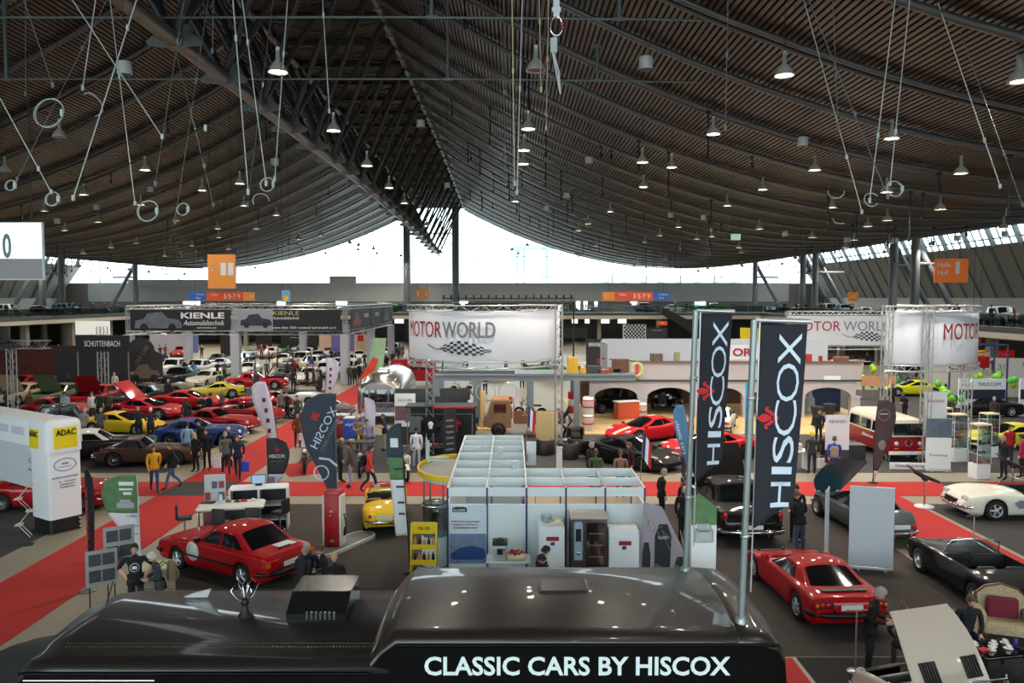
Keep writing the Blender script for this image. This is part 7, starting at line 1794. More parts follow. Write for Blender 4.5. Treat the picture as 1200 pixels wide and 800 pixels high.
# ---------------------------------------------------------------- steel deck platform
t = thing('steel_platform', 'grey steel beam platform with posts between the sign ring and the arcade', 'platform', (0, 0, 0))
SG = mat('platform grey', (122, 130, 134), .45, .2); YD = 43.9
px0, px1 = At(508,445,YD)[0], At(745,445,YD)[0]
for dy in (0, 2.6): b = MB(); b.box(px0, px1, YD+dy-.1, YD+dy+.1, 2.62, 2.68); b.box(px0, px1, YD+dy-.02, YD+dy+.02, 2.68, 2.9); b.box(px0, px1, YD+dy-.1, YD+dy+.1, 2.9, 2.95); b.build('beam', SG, t)
b = MB(); b.box(px0+4.5, px1, YD, YD+2.6, 2.95, 3.0); b.build('deck_plate', SG, t)
for px in (512, 558, 622, 676):
    for dy in (0, 2.6): x = At(px,445,YD)[0]; b = MB(); b.box(x-.16, x+.16, YD+dy-.12, YD+dy-.09, .02, 2.62); b.box(x-.16, x+.16, YD+dy+.09, YD+dy+.12, .02, 2.62); b.box(x-.02, x+.02, YD+dy-.1, YD+dy+.1, .02, 2.62); b.build('post', SG, t)
x = At(566,480,43.4)[0]; tt = thing('wooden_post', 'yellow wooden post with foot plate in front of the steel platform', 'post', (x, 43.3, .01)); b = MB(); b.rbox(-.14,.14,-.14,.14,0,2.1,.02); b.build('post', mat('pine', (206,170,110), .6), tt); b = MB(); b.rbox(-.5,.5,-.4,.4,0,.08,.02); b.build('foot', mat('pine', (206,170,110), .6), tt)
for px, w, h, c, lab in ((657,.35,.5,(170,160,150),'grey tin on the steel deck'),(671,.6,.9,(200,160,40),'yellow petrol canister standing on the steel deck'),(684,.4,.35,(206,160,50),'small yellow tin on the steel deck'),(695,.9,.42,(50,56,60),'dark grey case on the steel deck'),(706,.7,.22,(150,80,56),'flat brown suitcase on the steel deck'),(727,.95,.75,(96,60,42),'large brown leather trunk on the steel deck'),(719,.8,.25,(130,70,50),'long reddish suitcase in front of the trunk')):
    bx('trunk' if 'trunk' in lab else 'suitcase' if 'case' in lab else 'canister', px, YD+.9 if 'trunk' in lab else YD+.25, 3.01, w, .4 if 'trunk' not in lab else .5, h, c, lab, 'suitcase' if 'case' in lab or 'trunk' in lab else 'canister')
for px in (569, 595): x = At(px,449,YD)[0]; b = MB(); b.tube([(.52*cos(R(k)), 0, .52*sin(R(k))) for k in range(0,360,15)], .035, 6, 0, True, True); b.tube([(0,0,.52),(0,0,.66)], .01, 3); tag(b.build('bicycle_rim', ALU, None, (x, YD-.2, 2.0)), 'pale ring wheel hanging %s under the steel beam' % ('left' if px < 580 else 'right'), 'wheel')
# armchairs
LEA = mat('dark brown leather', (44, 34, 32), .45)
for px, py, rz, lab in ((638, 532, 90, 'leather tub armchair alone left of the truss leg'), (666, 537, 80, 'leather tub armchair right of the truss leg'), (676, 531, 95, 'leather tub armchair nearest the black supercar'), (674, 517, 270, 'leather tub armchair behind the other ones')):
    x, y = G(px, py); tt = thing('tub_armchair', lab, 'armchair', (x, y, .015), rz); b = MB(); b.lathe([(.44,0),(.46,.1),(.46,.68),(.42,.72),(.34,.7),(.33,.4)], 18, 0, (0,0,0), 'z', True, 50, 310); b.build('backrest', LEA, tt); b = MB(); b.lathe([(0,.42),(.3,.42),(.36,.38),(.36,.05),(0,.05)], 18); b.build('seat', LEA, tt)
x, y = G(662, 528); tt = thing('side_table', 'small glass side table between the tub armchairs', 'table', (x, y, .015)); b = MB(); b.lathe([(0,.5),(.3,.5),(.3,.54),(0,.54)], 18); b.build('tabletop', mat('glass top', (150,170,170), .2), tt); b = MB(); b.lathe([(.2,0),(.05,.05),(.05,.5)], 12); b.build('pedestal', STEEL, tt)
x, y = G(663, 521); tt = thing('sculpture', 'dark twisted metal sculpture standing by the armchairs', 'sculpture', (x-.1, y+1.6, .015)); b = MB(); b.tube([(0,0,0),(.2,0,.5),(-.1,.1,.9),(.25,0,1.3),(.4,0,1.7)], [.1,.07,.06,.12,.05], 7); b.tube([(.2,0,.5),(.5,0,.9),(.35,0,1.2)], .05, 6); b.tube([(-.1,.1,.9),(-.4,0,.6)], .05, 6); b.build('figure', mat('dark bronze', (40,34,30), .5, .5), tt)
tt = thing('wooden_board', 'tall plain wooden board behind the truss leg', 'board', (At(641,500,39.6)[0], 39.6, .01)); b = MB(); b.rbox(-.55,.55,-.05,.05,0,1.5,.01); b.build('panel', mat('plywood', (196, 168, 118), .6, noise=.12, nscale=2), tt)
tt = thing('info_stand', 'slim white info stand at the rear of the right stall wing', 'info stand', (At(656,545,31.5)[0], 31.9, .015)); b = MB(); b.rbox(-.12,.12,-.06,.06,0,1.1,.02); b.build('column', WHITE, tt); b = MB(); b.rbox(-.14,.14,-.1,.1,1.1,1.16,.02); b.build('lectern_top', ALU, tt)
# orange counter with things under arch
x, y = G(735, 492); tt = thing('counter', 'orange and white shop counter under the left arch', 'counter', (x, y+.3, .06), 20); b = MB(); b.rbox(-.7,.7,-.3,.3,0,1.0,.03); b.build('front', mat('orange panel', (196,80,40), .5), tt); b = MB(); b.rbox(-.75,.75,-.35,.35,1.0,1.05,.02); b.build('worktop', WHITE, tt)
# ---------------------------------------------------------------- clothes stall left of pickup
x, y = At(520, 530, 35.5)[0], 35.5
t = thing('market_stall', 'black clothes stall with hanging t-shirts behind the round kiosk canopy', 'stall', (x, y, .01))
b = MB(); b.box(-1.6,1.4,.9,1.0,0,2.3); b.box(-1.7,1.5,-.3,1.0,2.3,2.36); b.build('black_backdrop', BLACK, t); b = MB(); b.box(-.4,1.4,-.36,-.3,2.28,2.36); b.build('red_edge', REDF, t)
b = MB(); b.tube([(-1.6,-.2,2.0),(1.3,-.2,2.0)], .02, 5); b.tube([(-1.6,-.2,0),(-1.6,-.2,2.0)], .025, 5); b.tube([(1.3,-.2,0),(1.3,-.2,2.0)], .025, 5); b.build('rail', STEEL, t)
def tee(x, c, lab, X=0, Yy=0, z=1.2, s=1):
    b = MB(); b.prism([(u*s, v*s) for u, v in [(-.25,0),(.25,0),(.25,.5),(.42,.42),(.46,.55),(.22,.75),(.08,.74),(0,.7),(-.08,.74),(-.22,.75),(-.46,.55),(-.42,.42),(-.25,.5)]], .05); o = b.build('t_shirt', mat('shirt', c, .9), None, (X, Yy, z)); tag(o, lab, 't-shirt'); return o
tee(0, (96,98,104), 'grey t-shirt hanging at the left of the clothes stall', x-1.25, y-.3); o = tee(0, (20,20,22), 'black t-shirt with white skull print on the clothes stall', x-.55, y-.32, 1.15)
b = MB(); b.ball((0,-.01,.42), .12, 10, 0, (1,.15,1.1)); b.rbox(-.08,.08,-.02,.0,.22,.34,.01); b.build('skull_print', WT, o)
tee(0, (150,24,40), 'dark red t-shirt hanging right of the skull t-shirt', x+.45, y-.34, 1.2, .8); tee(0, (40,50,60), 'blue grey t-shirt at the right of the clothes stall', x+.15, y-.30, 1.0)
t = thing('table', 'sales table covered with dark caps and red boxes before the clothes stall', 'table', (x-.4, y-1.3, .01)); b = MB(); b.rbox(-.8,.8,-.35,.35,.74,.78,.02); b.build('tabletop', BLACK, t)
for a in (-.7,.7):
    for c in (-.3,.3): b = MB(); b.tube([(a,c,0),(a,c,.74)], .02, 5); b.build('leg', STEEL, t)
for k in range(6): bx_ = MB(); bx_.rbox(-.1,.1,-.08,.08,0,.1,.02); tag(bx_.build('box', mat('box', [(150,30,36),(60,60,64),(190,180,160)][k % 3], .6), None, (x-1.0+k*.25, y-1.3, .792)), 'small merchandise box on the clothes stall table', 'box', 'boxes on the clothes stall table')
t = thing('roll_up_banner', 'black and white narrow banner standing right of the clothes stall', 'banner', (At(527,530,33.8)[0], 33.8, .01), 30); b = MB(); b.rbox(-.3,.3,-.02,.02,0,2.5,.01); b.build('sheet', mat('banner near black', (26, 27, 34), .6), t)
for k in range(6): b = MB(); b.bbox(0, -.03, .7+.25*k, .35, .01, .08); b.build('text_line', GREYT, t)
t = thing('roll_up_banner', 'white roll up banner with red and brown print between caravan and clothes stall', 'banner', (At(475,525,38)[0], 38, .01)); b = MB(); b.rbox(-.5,.5,-.02,.02,.05,2.6,.01); b.build('sheet', WHITEP, t); b = MB(); b.box(-.48,.48,-.03,-.02,1.3,2.0); b.build('photo_print', mat('floral print', (120,90,90), .7, noise=.6, nscale=4), t); b = MB(); b.box(-.48,.48,-.03,-.02,.1,1.0); b.build('dark_print', mat('dark brown print', (70,56,52), .7), t); fit_text('Cars & Coffee', .7, .14, REDTXT, t, (0,-.03,2.3))
for px, Y, w, h, c, lab in ((484,42.5,2.6,1.9,(52,54,58),'dark grey partition beside the silver caravan'),(495,44.5,4.2,2.1,(62,64,66),'long grey partition left of the steel platform'),(478,46,2.2,1.5,(36,37,42),'black cloth partition behind the roll up banner')):
    tt = thing('partition', lab, 'partition', (At(px,500,Y)[0]+.6, Y, .01)); b = MB(); b.rbox(-w/2,w/2,-.04,.04,0,h,.01); b.build('panel', mat('partition', c, .8), tt)
# fridges by the caravan and high table
for px, py, c, lab, tx in ((401, 512, (140,22,30), 'red drinks cooler left of the caravan', 'Cola'), (413, 516, (30,70,170), 'blue drinks cooler with white lettering beside the red one', 'alpha')):
    x, y = G(px, py); tt = thing('drinks_cooler', lab, 'cooler', (x, y, .01)); b = MB(); b.rbox(-.4,.4,-.35,.35,0,1.15,.03); b.build('body', mat('cooler', c, .4), tt); b = MB(); b.rbox(-.38,.38,-.33,.33,1.15,1.2,.02); b.build('lid', WHITE, tt); fit_text(tx, .6, .18, WT, tt, (0,-.36,.85))
x, y = G(415, 545); tt = thing('high_table', 'black high table with food and bottles by the leaning man', 'table', (x, y, .01)); b = MB(); b.rbox(-.9,.9,-.4,.4,1.0,1.05,.02); b.build('tabletop', BLACK, tt)
for a in (-.8,.8):
    for c in (-.3,.3): b = MB(); b.tube([(a,c,0),(a,c,1.0)], .025, 5); b.build('leg', STEEL, tt)
for k, (dx, c) in enumerate(((.2,(220,200,60)),(-.1,(190,160,110)),(-.5,(120,80,50)))): b = MB(); b.lathe([(0,0),(.05,0),(.05,.16),(.02,.22),(.02,.26),(0,.26)] if k == 0 else [(0,0),(.14,0),(.12,.07),(0,.09)], 12); tag(b.build('bottle' if k == 0 else 'bread', mat('food', c, .6), None, (x+dx, y, 1.062)), ['yellow bottle on the black high table','loaf of bread beside the yellow bottle','dark bread loaf at the end of the high table'][k], ['bottle','bread','bread'][k])
x, y = G(436, 462); t = thing('display_banner', 'leaning green and orange banner far behind the silver caravan', 'banner', (x, y, .02), 8)
b = MB(); b.prism([(-.6,0),(.6,0),(1.1,4.2),(.1,4.2)], .06); b.build('sheet', mat('green print', (150,186,150), .7, noise=.4, nscale=2), t); b = MB(); b.prism([(-.9,1.2),(-.2,1.0),(.5,2.6),(.1,2.8)], .05, 0, 'xz', -.1); b.build('orange_stripe', mat('orange red', (210,70,40), .7), t)
# ---------------------------------------------------------------- hanging direction signs
ORG = mat('sign orange', (226, 140, 50), .5, 0, 0, .12); ORR = mat('sign orange red', (214, 78, 34), .5, 0, 0, .12); BLU = mat('sign blue', (40, 90, 170), .5, 0, 0, .12)
def hsign(px0, px1, py0, py1, Y, segs, label, d=.12):
    x0, _, z1 = At(px0, py0, Y); x1 = At(px1, py0, Y)[0]; z0 = At(px0, py1, Y)[2]; w = x1-x0; h = z1-z0
    t = thing('direction_sign', label, 'sign', ((x0+x1)/2, Y, z0))
    for f0, f1, m, txts in segs:
        b = MB(); b.box(-w/2+w*f0, -w/2+w*f1, 0, d, 0, h); b.build('panel', m, t)
        for tx, fx, fz, fw, fh in txts: fit_text(tx, w*fw, h*fh, WT, t, (-w/2+w*fx, -.02, h*fz))
    u = (x0+x1)/2; top = roofz(max(abs(u-CX)-4,0), Y)
    for x in (-w*.4, w*.4): b = MB(); b.tube([(x,.05,h),(x,.05,top-z0-.3)], .02, 4); b.build('cable', DSTEEL, t)
    return t
t = hsign(243, 275, 298, 338, 45, [(0,1,ORG,[])], 'large orange hanging pictogram sign with left arrow')
for k in range(2): b = MB(); b.box(.02+k*.42-.05, .32+k*.42-.05, -.02, 0, .75, 1.45); b.build('pictogram', WT, t)
b = MB(); b.tube([(-.2,-.01,1.15),(-.62,-.01,1.15)], .03, 4); b.tube([(-.45,-.01,1.32),(-.62,-.01,1.15),(-.45,-.01,.98)], .03, 4); b.build('arrow', WT, t)
hsign(1096, 1135, 303, 331, 60, [(0,1,mat('sign orange deep', (226,110,30), .5, 0, 0, .15),[('Halle',.27,.75,.4,.2),('Hall',.23,.42,.3,.2),('1',.68,.62,.12,.5)])], 'orange hanging sign reading Halle Hall 1 at the right')
hsign(221, 298, 342, 352, 88, [(0,.27,BLU,[('Ausgang',.18,.7,.13,.25),('Exit',.15,.3,.07,.25)]),(.27,.83,ORR,[('Hallen',.4,.7,.1,.25),('3·5·7·9',.66,.5,.25,.55)]),(.83,1,ORG,[('>',.95,.5,.03,.5)])], 'long hanging sign with 3 5 7 9 above the black banners at the left')
hsign(706, 785, 342, 352, 88, [(0,.18,ORG,[('<',.04,.5,.03,.5)]),(.18,.75,ORR,[('Hallen',.3,.7,.1,.25),('3·5·7·9',.58,.5,.25,.55)]),(.75,1,BLU,[('Ausgang',.9,.7,.13,.25),('Exit',.88,.3,.07,.25)])], 'long hanging sign with 3 5 7 9 right of the central sign ring')
hsign(994, 1006, 342, 353, 85, [(0,1,ORG,[('WC',.5,.5,.6,.4)])], 'small orange hanging sign above the right gallery')
hsign(487, 502, 338, 350, 95, [(0,.45,ORG,[('1',.2,.5,.15,.5)]),(.55,1,ORG,[('3',.8,.5,.15,.5)])], 'pair of small orange signs left of the central ring')
hsign(1139, 1150, 396, 403, 70, [(0,1,ORR,[('Hall',.5,.5,.6,.4)])], 'small orange red sign under the right gallery')
hsign(770, 782, 376, 381, 110, [(0,1,ORR,[('WC',.5,.5,.3,.4)])], 'small orange sign under the far gallery')
hsign(857, 868, 274, 281, 60, [(0,1,mat('exit green', (190,225,205), .5, 0, 0, .4),[])], 'small pale green exit sign hanging under the roof')
t = hsign(330, 340, 340, 354, 70, [(0,1,mat('sky blue sign', (120,170,210), .5),[])], 'small light blue sign with yellow disc above the banners')
b = MB(); b.lathe([(0,0),(.25,0)], 14, 0, (0,-.02,.35), 'y'); b.build('yellow_disc', YEL, t)
# big projection screen at left
t = thing('projection_screen', 'large hanging screen with partial numeral at the left edge', 'screen', (At(10,300,27)[0]-1.2, 27, At(10,328,27)[2]))
b = MB(); b.box(-2.2, 2.38, 0, .1, 0, 1.95); b.build('frame', mat('pale frame', (200,214,216), .4), t)
b = MB(); b.box(-2.15, 2.33, -.02, 0, .72, 1.92); b.build('bright_image', mat('screen white', (250,252,252), .5, 0, 0, .9), t); b = MB(); b.box(-2.15, 2.33, -.02, 0, .04, .72); b.build('grey_image', mat('screen grey', (128,128,130), .5, 0, 0, .25), t)
fit_text('0', .3, .85, mat('numeral grey', (120,140,140), .5), t, (1.18,-.04,1.15), bold=.03)
for x in (-1.9, 2.0): b = MB(); b.tube([(x,.05,1.95),(x,.05,roofz(8,27)-At(10,328,27)[2]-4.4)], .02, 4); b.build('cable', DSTEEL, t)
# left truss pieces
t = thing('truss_gate', 'aluminium truss portal on the far left with black speaker', 'truss', (0,0,0)); xx = At(14,440,46)[0]
b = MB(); truss_mb(b, (xx,46,.02), (xx,46,4.3), .36, .035, .45); b.build('truss_leg', TR, t); b = MB(); truss_mb(b, (xx-6,46,4.5), (xx+2.2,46,4.5), .45, .04, .5); b.build('truss_bar', TR, t); b = MB(); b.rbox(xx-.6,xx+.4,45.5,46.2,4.3,4.6,.05); b.rbox(xx-.2,xx+.2,45.3,45.7,4.7,5.6,.05); b.build('speaker', BLACK, t)
t = thing('truss_gate', 'thin white truss column under the black stand sign', 'truss', (0,0,0)); xx = At(121,440,56)[0]; b = MB(); truss_mb(b, (xx,56,.02), (xx,56,5.2), .5, .05, .5); b.build('truss_leg', TR, t)
# ---------------------------------------------------------------- right side displays
GC = mat('cabinet frame', (214,214,210), .4, .3); CGL = glassmat('cabinet glass', (225,235,235), .12)
for px, py, w, h, rz, lab in ((1147,560,.62,2.2,10,'glass display cabinet nearest the black clad man'),(1120,540,.7,2.1,14,'glass display cabinet in the middle of the row'),(1103,530,.7,2.1,14,'glass display cabinet at the left of the row'),(1158,535,.62,2.0,10,'glass display cabinet behind the nearest one')):
    x, y = G(px, py); t = thing('display_cabinet', lab, 'cabinet', (x, y, .012), rz)
    b = MB(); b.rbox(-w/2,w/2,-.25,.25,0,.6,.02); b.build('base', WHITE, t); b = MB(); b.box(-w/2,w/2,-.25,.25,h-.06,h); b.build('cabinet_top', mat('cream cabinet top', (235,214,180), .5), t)  # white base, top panel in one even warm cream
    b = MB()
    for a in (-w/2,w/2):
        for c in (-.25,.25): b.tube([(a,c,.6),(a,c,h-.06)], .018, 4)
    b.build('frame', GC, t)
    for z in (1.0,1.35,1.7): b = MB(); b.box(-w/2,w/2,-.24,.24,z,z+.012); b.build('glass_shelf', mat('shelf glass', (170,190,190), .2), t)
    b = MB(); b.box(-w/2,w/2,-.252,-.248,.6,h-.06); b.box(w/2-.002,w/2+.002,-.25,.25,.6,h-.06); b.build('glass_panel', CGL, t)
    for k in range(9):
        m_ = MB(); m_.rbox(-.08,.08,-.035,.035,.0,.035,.01); m_.rbox(-.04,.04,-.03,.03,.035,.06,.01); ca, sa = cos(R(rz)), sin(R(rz)); u = -w/2+.12+(k % 3)*(w-.24)/2
        tag(m_.build('model_car', paint([(150,30,30),(40,40,46),(190,190,190),(40,70,130)][k % 4]), None, (x+u*ca, y+u*sa, (.615,1.02,1.37)[k//3]+.012)), 'tiny model car on a shelf of the glass display cabinets', 'model car', 'model cars in the glass cabinets')
def rollup(px, py, w, h, rz, mats, lab, txt=None, name='roll_up_banner', z=0):
    x, y = G(px, py); t = thing(name, lab, 'banner', (x, y, .012), rz); b = MB(); b.rbox(-w/2,w/2,-.08,.08,0,.09,.02); b.build('base', ALU, t)
    n = len(mats)
    for k, (f0, f1, m) in enumerate(mats): b = MB(); b.box(-w/2,w/2,-.012,.012,.09+(h-.09)*f0,.09+(h-.09)*f1); b.build('sheet', m, t)
    b = MB(); b.tube([(-w/2,0,h),(w/2,0,h)], .018, 5); b.build('top_rail', ALU, t); b = MB(); b.tube([(0,.05,.05),(0,.05,h)], .012, 5); b.build('support_pole', ALU, t)
    for a in (-w*.3,w*.3): b = MB(); b.bbox(a,-.1,.015,.05,.25,.03); b.build('foot', ALU, t)
    if txt: fit_text(txt[0], w*.7, .12, txt[1], t, (0,-.03,h*txt[2]))
    return t
GR2 = mat('blank banner back', (196, 200, 208), .6)
rollup(1020, 667, 1.1, 2.2, -14, [(0,1,GR2)], 'wide blank grey back of a roll up banner before the grey sports car')
rollup(968, 668, .75, 2.15, 62, [(0,1,GR2)], 'narrow blank grey roll up banner seen at an angle')
rollup(1099, 552, 1.0, 2.2, -6, [(0,.3,WHITEP),(.3,.62,WHITEP),(.62,1,mat('road photo', (90,104,120), .6, noise=.5, nscale=4))], 'white roll up banner with road photo beside the camper van', (('Katalog', GREYT, .3)))
rollup(1095, 537, .95, 3.0, -4, [(0,.8,WHITEP),(.8,1,WHITEP)], 'tall white banner with red badge behind the road photo banner', (('RACING', REDTXT, .86)))
rollup(980, 559, .95, 2.5, 0, [(0,.2,WHITEP),(.2,.42,mat('dark photo pair', (60,64,70), .6, noise=.5, nscale=5)),(.42,1,WHITEP)], 'white poster board with handwriting behind three visitors', (('RENNEN', GREYT, .9)))
x, y = G(1064, 550); t = thing('sign_board', 'low white sign with red lettering in front of the camper van', 'sign', (x, y, .012), -3); b = MB(); b.rbox(-.75,.75,-.03,.03,0,.28,.01); b.build('board', WHITE, t); fit_text('Oldtimer-Leasing', 1.2, .13, REDTXT, t, (.05,-.04,.14))
x, y = G(1003, 543); t = thing('cabinet', 'square black cabinet left of the camper van', 'cabinet', (x, y+.3, .012), -5); b = MB(); b.rbox(-.42,.42,-.35,.35,0,.78,.02); b.build('body', BLACK, t); b = MB(); b.rbox(-.43,.43,-.36,.36,.78,.81,.01); b.build('top', DSTEEL, t)
x, y = G(937, 552); t = thing('desk', 'white desk beside the visitor with the yellow cap', 'desk', (x, y+.2, .012), 15); b = MB(); b.rbox(-.45,.45,-.3,.3,.78,.84,.01); b.rbox(.38,.45,-.3,.3,0,.78,.01); b.rbox(-.45,-.38,-.3,.3,0,.78,.01); b.build('frame', WHITE, t); t = bx('printer', 936, y+.2, .855, .35, .3, .28, (214,212,206), 'white printer on the white desk', 'printer')
for px, Y, lab in ((931, 40, 'cyan banner strip right of the nearest charcoal flag'), (878, 40.5, 'cyan banner strip left of the nearest charcoal flag')): x = At(px,500,Y)[0]; t = thing('banner_strip', lab, 'banner', (x, Y, .06 if px<900 else .012)); b = MB(); b.rbox(-.22,.22,-.02,.02,0,2.8,.01); b.build('sheet', mat('cyan cloth', (40,150,196), .7), t); b = MB(); b.rbox(-.3,.3,-.15,.15,0,.03,.01); b.build('foot', STEEL, t)
t = thing('bistro_table', 'round table with dark cloth before the blue backdrop', 'table', (At(955,508,44.5)[0],44.3,.06)); b = MB(); b.lathe([(.3,0),(.22,.5),(.36,1.04),(.36,1.06),(0,1.07)], 16); b.build('cloth', BLACK, t)
t = thing('bistro_table', 'second dark clothed round table in the right arch', 'table', (At(975,508,45)[0],45.4,.06)); b = MB(); b.lathe([(.3,0),(.22,.5),(.36,1.04),(.36,1.06),(0,1.07)], 16); b.build('cloth', BLACK, t)
# telescopes
for px, py, lab in ((1083,594,'black spotting device on a round white foot beside the red aisle'),(1186,577,'black spotting device in front of the white roadster')):
    x, y = G(px, py); t = thing('spotting_scope', lab, 'scope', (x, y, .014)); b = MB(); b.lathe([(.32,0),(.32,.03),(.05,.06)], 20); b.build('foot', WHITE, t); b = MB(); b.tube([(0,0,.04),(0,0,.95)], .035, 8); b.build('column', CHROME, t); b = MB(); b.tube([(-.4,0,1.25),(-.1,0,1.08),(.5,0,.85)], [.07,.08,.05], 10); b.lathe([(0,-.08),(.1,-.08),(.1,.08),(0,.08)], 12, 0, (0,0,1.0), 'y'); b.build('tube', BLACK, t); b = MB(); b.T = Matrix.Translation((-.45,0,1.3)) @ Matrix.Rotation(R(40),4,'Y'); b.rbox(-.2,.2,-.12,.12,0,.03,.01); b.T = None; b.build('plate', mat('brown plate', (80,50,40), .5), t)
# info signs on poles
for px, py, z, h, lab, Yc in ((1140, 628, 0, 1.25, 'small grey information sign on a pole behind the black convertible', None), (1003, 800, 0, 1.2, 'angled pale information sign on a pole at the bottom right', 14.9)):
    x, y = G(px, py+30) if Yc is None else (At(1003, 760, Yc)[0], Yc); t = thing('info_sign', lab, 'sign', (x, y, .012)); b = MB(); b.lathe([(.16,0),(.16,.02),(.02,.04)], 14); b.tube([(0,0,.03),(0,0,h)], .018, 6); b.build('pole', ALU, t); b = MB(); b.T = Matrix.Translation((0,0,h)) @ Matrix.Rotation(R(-25),4,'X'); b.rbox(-.17,.17,-.12,.12,0,.03,.01); b.T = None; b.build('plate', mat('sign plate', (90,92,94) if Yc is None else (196,180,176), .5), t)
# ---------------------------------------------------------------- lounge corner bottom right
x, y = At(1176, 740, 16.4)[0], 16.4
t = thing('baroque_armchair', 'cream patterned armchair with maroon cushion at the right edge', 'armchair', (x, y, .012), 250); t.scale = (.85, .85, .82); PT = mat('floral upholstery', (176,160,128), .8, noise=.75, nscale=26); GW = mat('dark carved wood', (92,66,40), .5)
b = MB(); b.rbox(-.4,.4,-.5,.5,.25,.5,.08); b.build('seat', PT, t); b = MB(); b.prism([(-.5,.45),(.5,.45),(.55,1.0),(.35,1.2),(0,1.3),(-.35,1.2),(-.55,1.0)], .16, 0, 'yz', -.52); b.build('backrest', PT, t)
b = MB(); b.tube([(-.36,-.5,.45),(-.37,-.56,1.0),(-.37,-.36,1.21),(-.37,0,1.32),(-.37,.36,1.21),(-.37,.56,1.0),(-.36,.5,.45)], .03, 6); b.build('carved_frame', GW, t)
for sd in (1,-1): b = MB(); b.rbox(-.4,.35,sd*.52-.1,sd*.52+.1,.25,.75,.09); b.build('armrest', PT, t); 
for a in (-.35,.35):
    for c in (-.45,.45): b = MB(); b.tube([(a,c,0),(a,c,.25)], [.02,.035], 6); b.build('leg', GW, t)
ca, sa = cos(R(250)), sin(R(250)); b = MB(); b.rbox(-.09,.09,-.3,.3,0,.42,.07); tag(b.build('cushion', mat('maroon velvet', (110,24,44), .8), None, (x-.18*ca, y-.18*sa, .43), 250), 'maroon velvet cushion on the patterned armchair', 'cushion')
tx, ty = At(1166, 775, 14.9)[0], 14.9
t = thing('coffee_table', 'dark low coffee table with coffee cups at the bottom right', 'table', (tx, ty, .012), 10); b = MB(); b.rbox(-.5,.5,-.35,.35,.42,.48,.03); b.build('tabletop', BLACKG, t)
for a in (-.42,.42):
    for c in (-.28,.28): b = MB(); b.tube([(a,c,0),(a,c,.42)], .03, 6); b.build('leg', BLACK, t)
for k, (dx, dy) in enumerate(((-.35,.1),(-.15,-.12),(.05,.15),(.22,-.05),(-.05,.02),(.3,.2))):
    t = thing('coffee_cup', 'white coffee cup on saucer on the dark coffee table', 'cup', (tx+dx, ty+dy, .494), 0, 'white cups on the dark coffee table'); b = MB(); b.lathe([(0,0),(.05,.0),(.085,.015),(.085,.02),(.04,.008),(0,.008)], 16); b.build('saucer', mat('china', (236,236,234), .2, 0, .6), t); b = MB(); b.lathe([(.02,.01),(.035,.03),(.045,.08),(.04,.08),(.03,.035),(0,.03)], 14); b.tube([(.045,0,.065),(.07,0,.06),(.065,0,.035),(.04,0,.03)], .006, 4); b.build('cup', mat('china', (236,236,234), .2, 0, .6), t)
b = MB(); b.lathe([(0,0),(.033,0),(.033,.16),(0,.165)], 14); tag(b.build('drink_can', mat('can blue', (60,60,150), .3, .4), None, (tx+.4, ty+.02, .494)), 'blue drink can at the right of the coffee cups', 'can')
b = MB(); b.rbox(-.1,.1,-.07,.07,0,.03,.01); tag(b.build('snack_packet', mat('packet red', (190,30,36), .5), None, (tx-.3, ty-.1, .494), 20), 'red snack packet left of the coffee cups', 'packet')
t = thing('side_table', 'small wooden side table in the bottom right corner', 'table', (tx+.75, ty-1.1, .012)); b = MB(); b.rbox(-.3,.3,-.3,.3,.44,.48,.02); b.build('tabletop', WOOD, t)
for a in (-.24,.24):
    for c in (-.24,.24): b = MB(); b.tube([(a,c,0),(a,c,.44)], .02, 6); b.build('leg', WOOD, t)
t = thing('coffee_cup', 'white coffee cup on the wooden side table', 'cup', (tx+.72, ty-1.1, .494)); b = MB(); b.lathe([(0,0),(.05,.0),(.085,.015),(.085,.02),(0,.008)], 16); b.build('saucer', mat('china', (236,236,234), .2, 0, .6), t); b = MB(); b.lathe([(.02,.01),(.045,.08),(.04,.08),(0,.03)], 14); b.build('cup', mat('china', (236,236,234), .2, 0, .6), t)
b = MB(); b.lathe([(0,0),(.04,0),(.04,.2),(.015,.27),(.015,.32),(0,.32)], 12); tag(b.build('bottle', mat('bottle glass', (190,200,190), .1, 0, .5), None, (tx-.25, ty-.75, .012)), 'clear bottle standing on the carpet below the coffee table', 'bottle')
for px, rz, lab in ((1142, 60, 'patterned armchair below the seated pair in front of the coffee table'),):
    t = thing('baroque_armchair', lab, 'armchair', (tx-.15, ty+.75, .012), 255); b = MB(); b.rbox(-.3,.3,-.3,.3,.22,.42,.08); b.build('seat', PT, t); b = MB(); b.rbox(-.36,-.26,-.3,.3,.3,.8,.05); b.build('backrest', PT, t)
    for a in (-.25,.25):
        for c in (-.25,.25): b = MB(); b.tube([(a,c,0),(a,c,.22)], .02, 6); b.build('leg', GW, t)
LX, LY = tx-.15, ty+.7

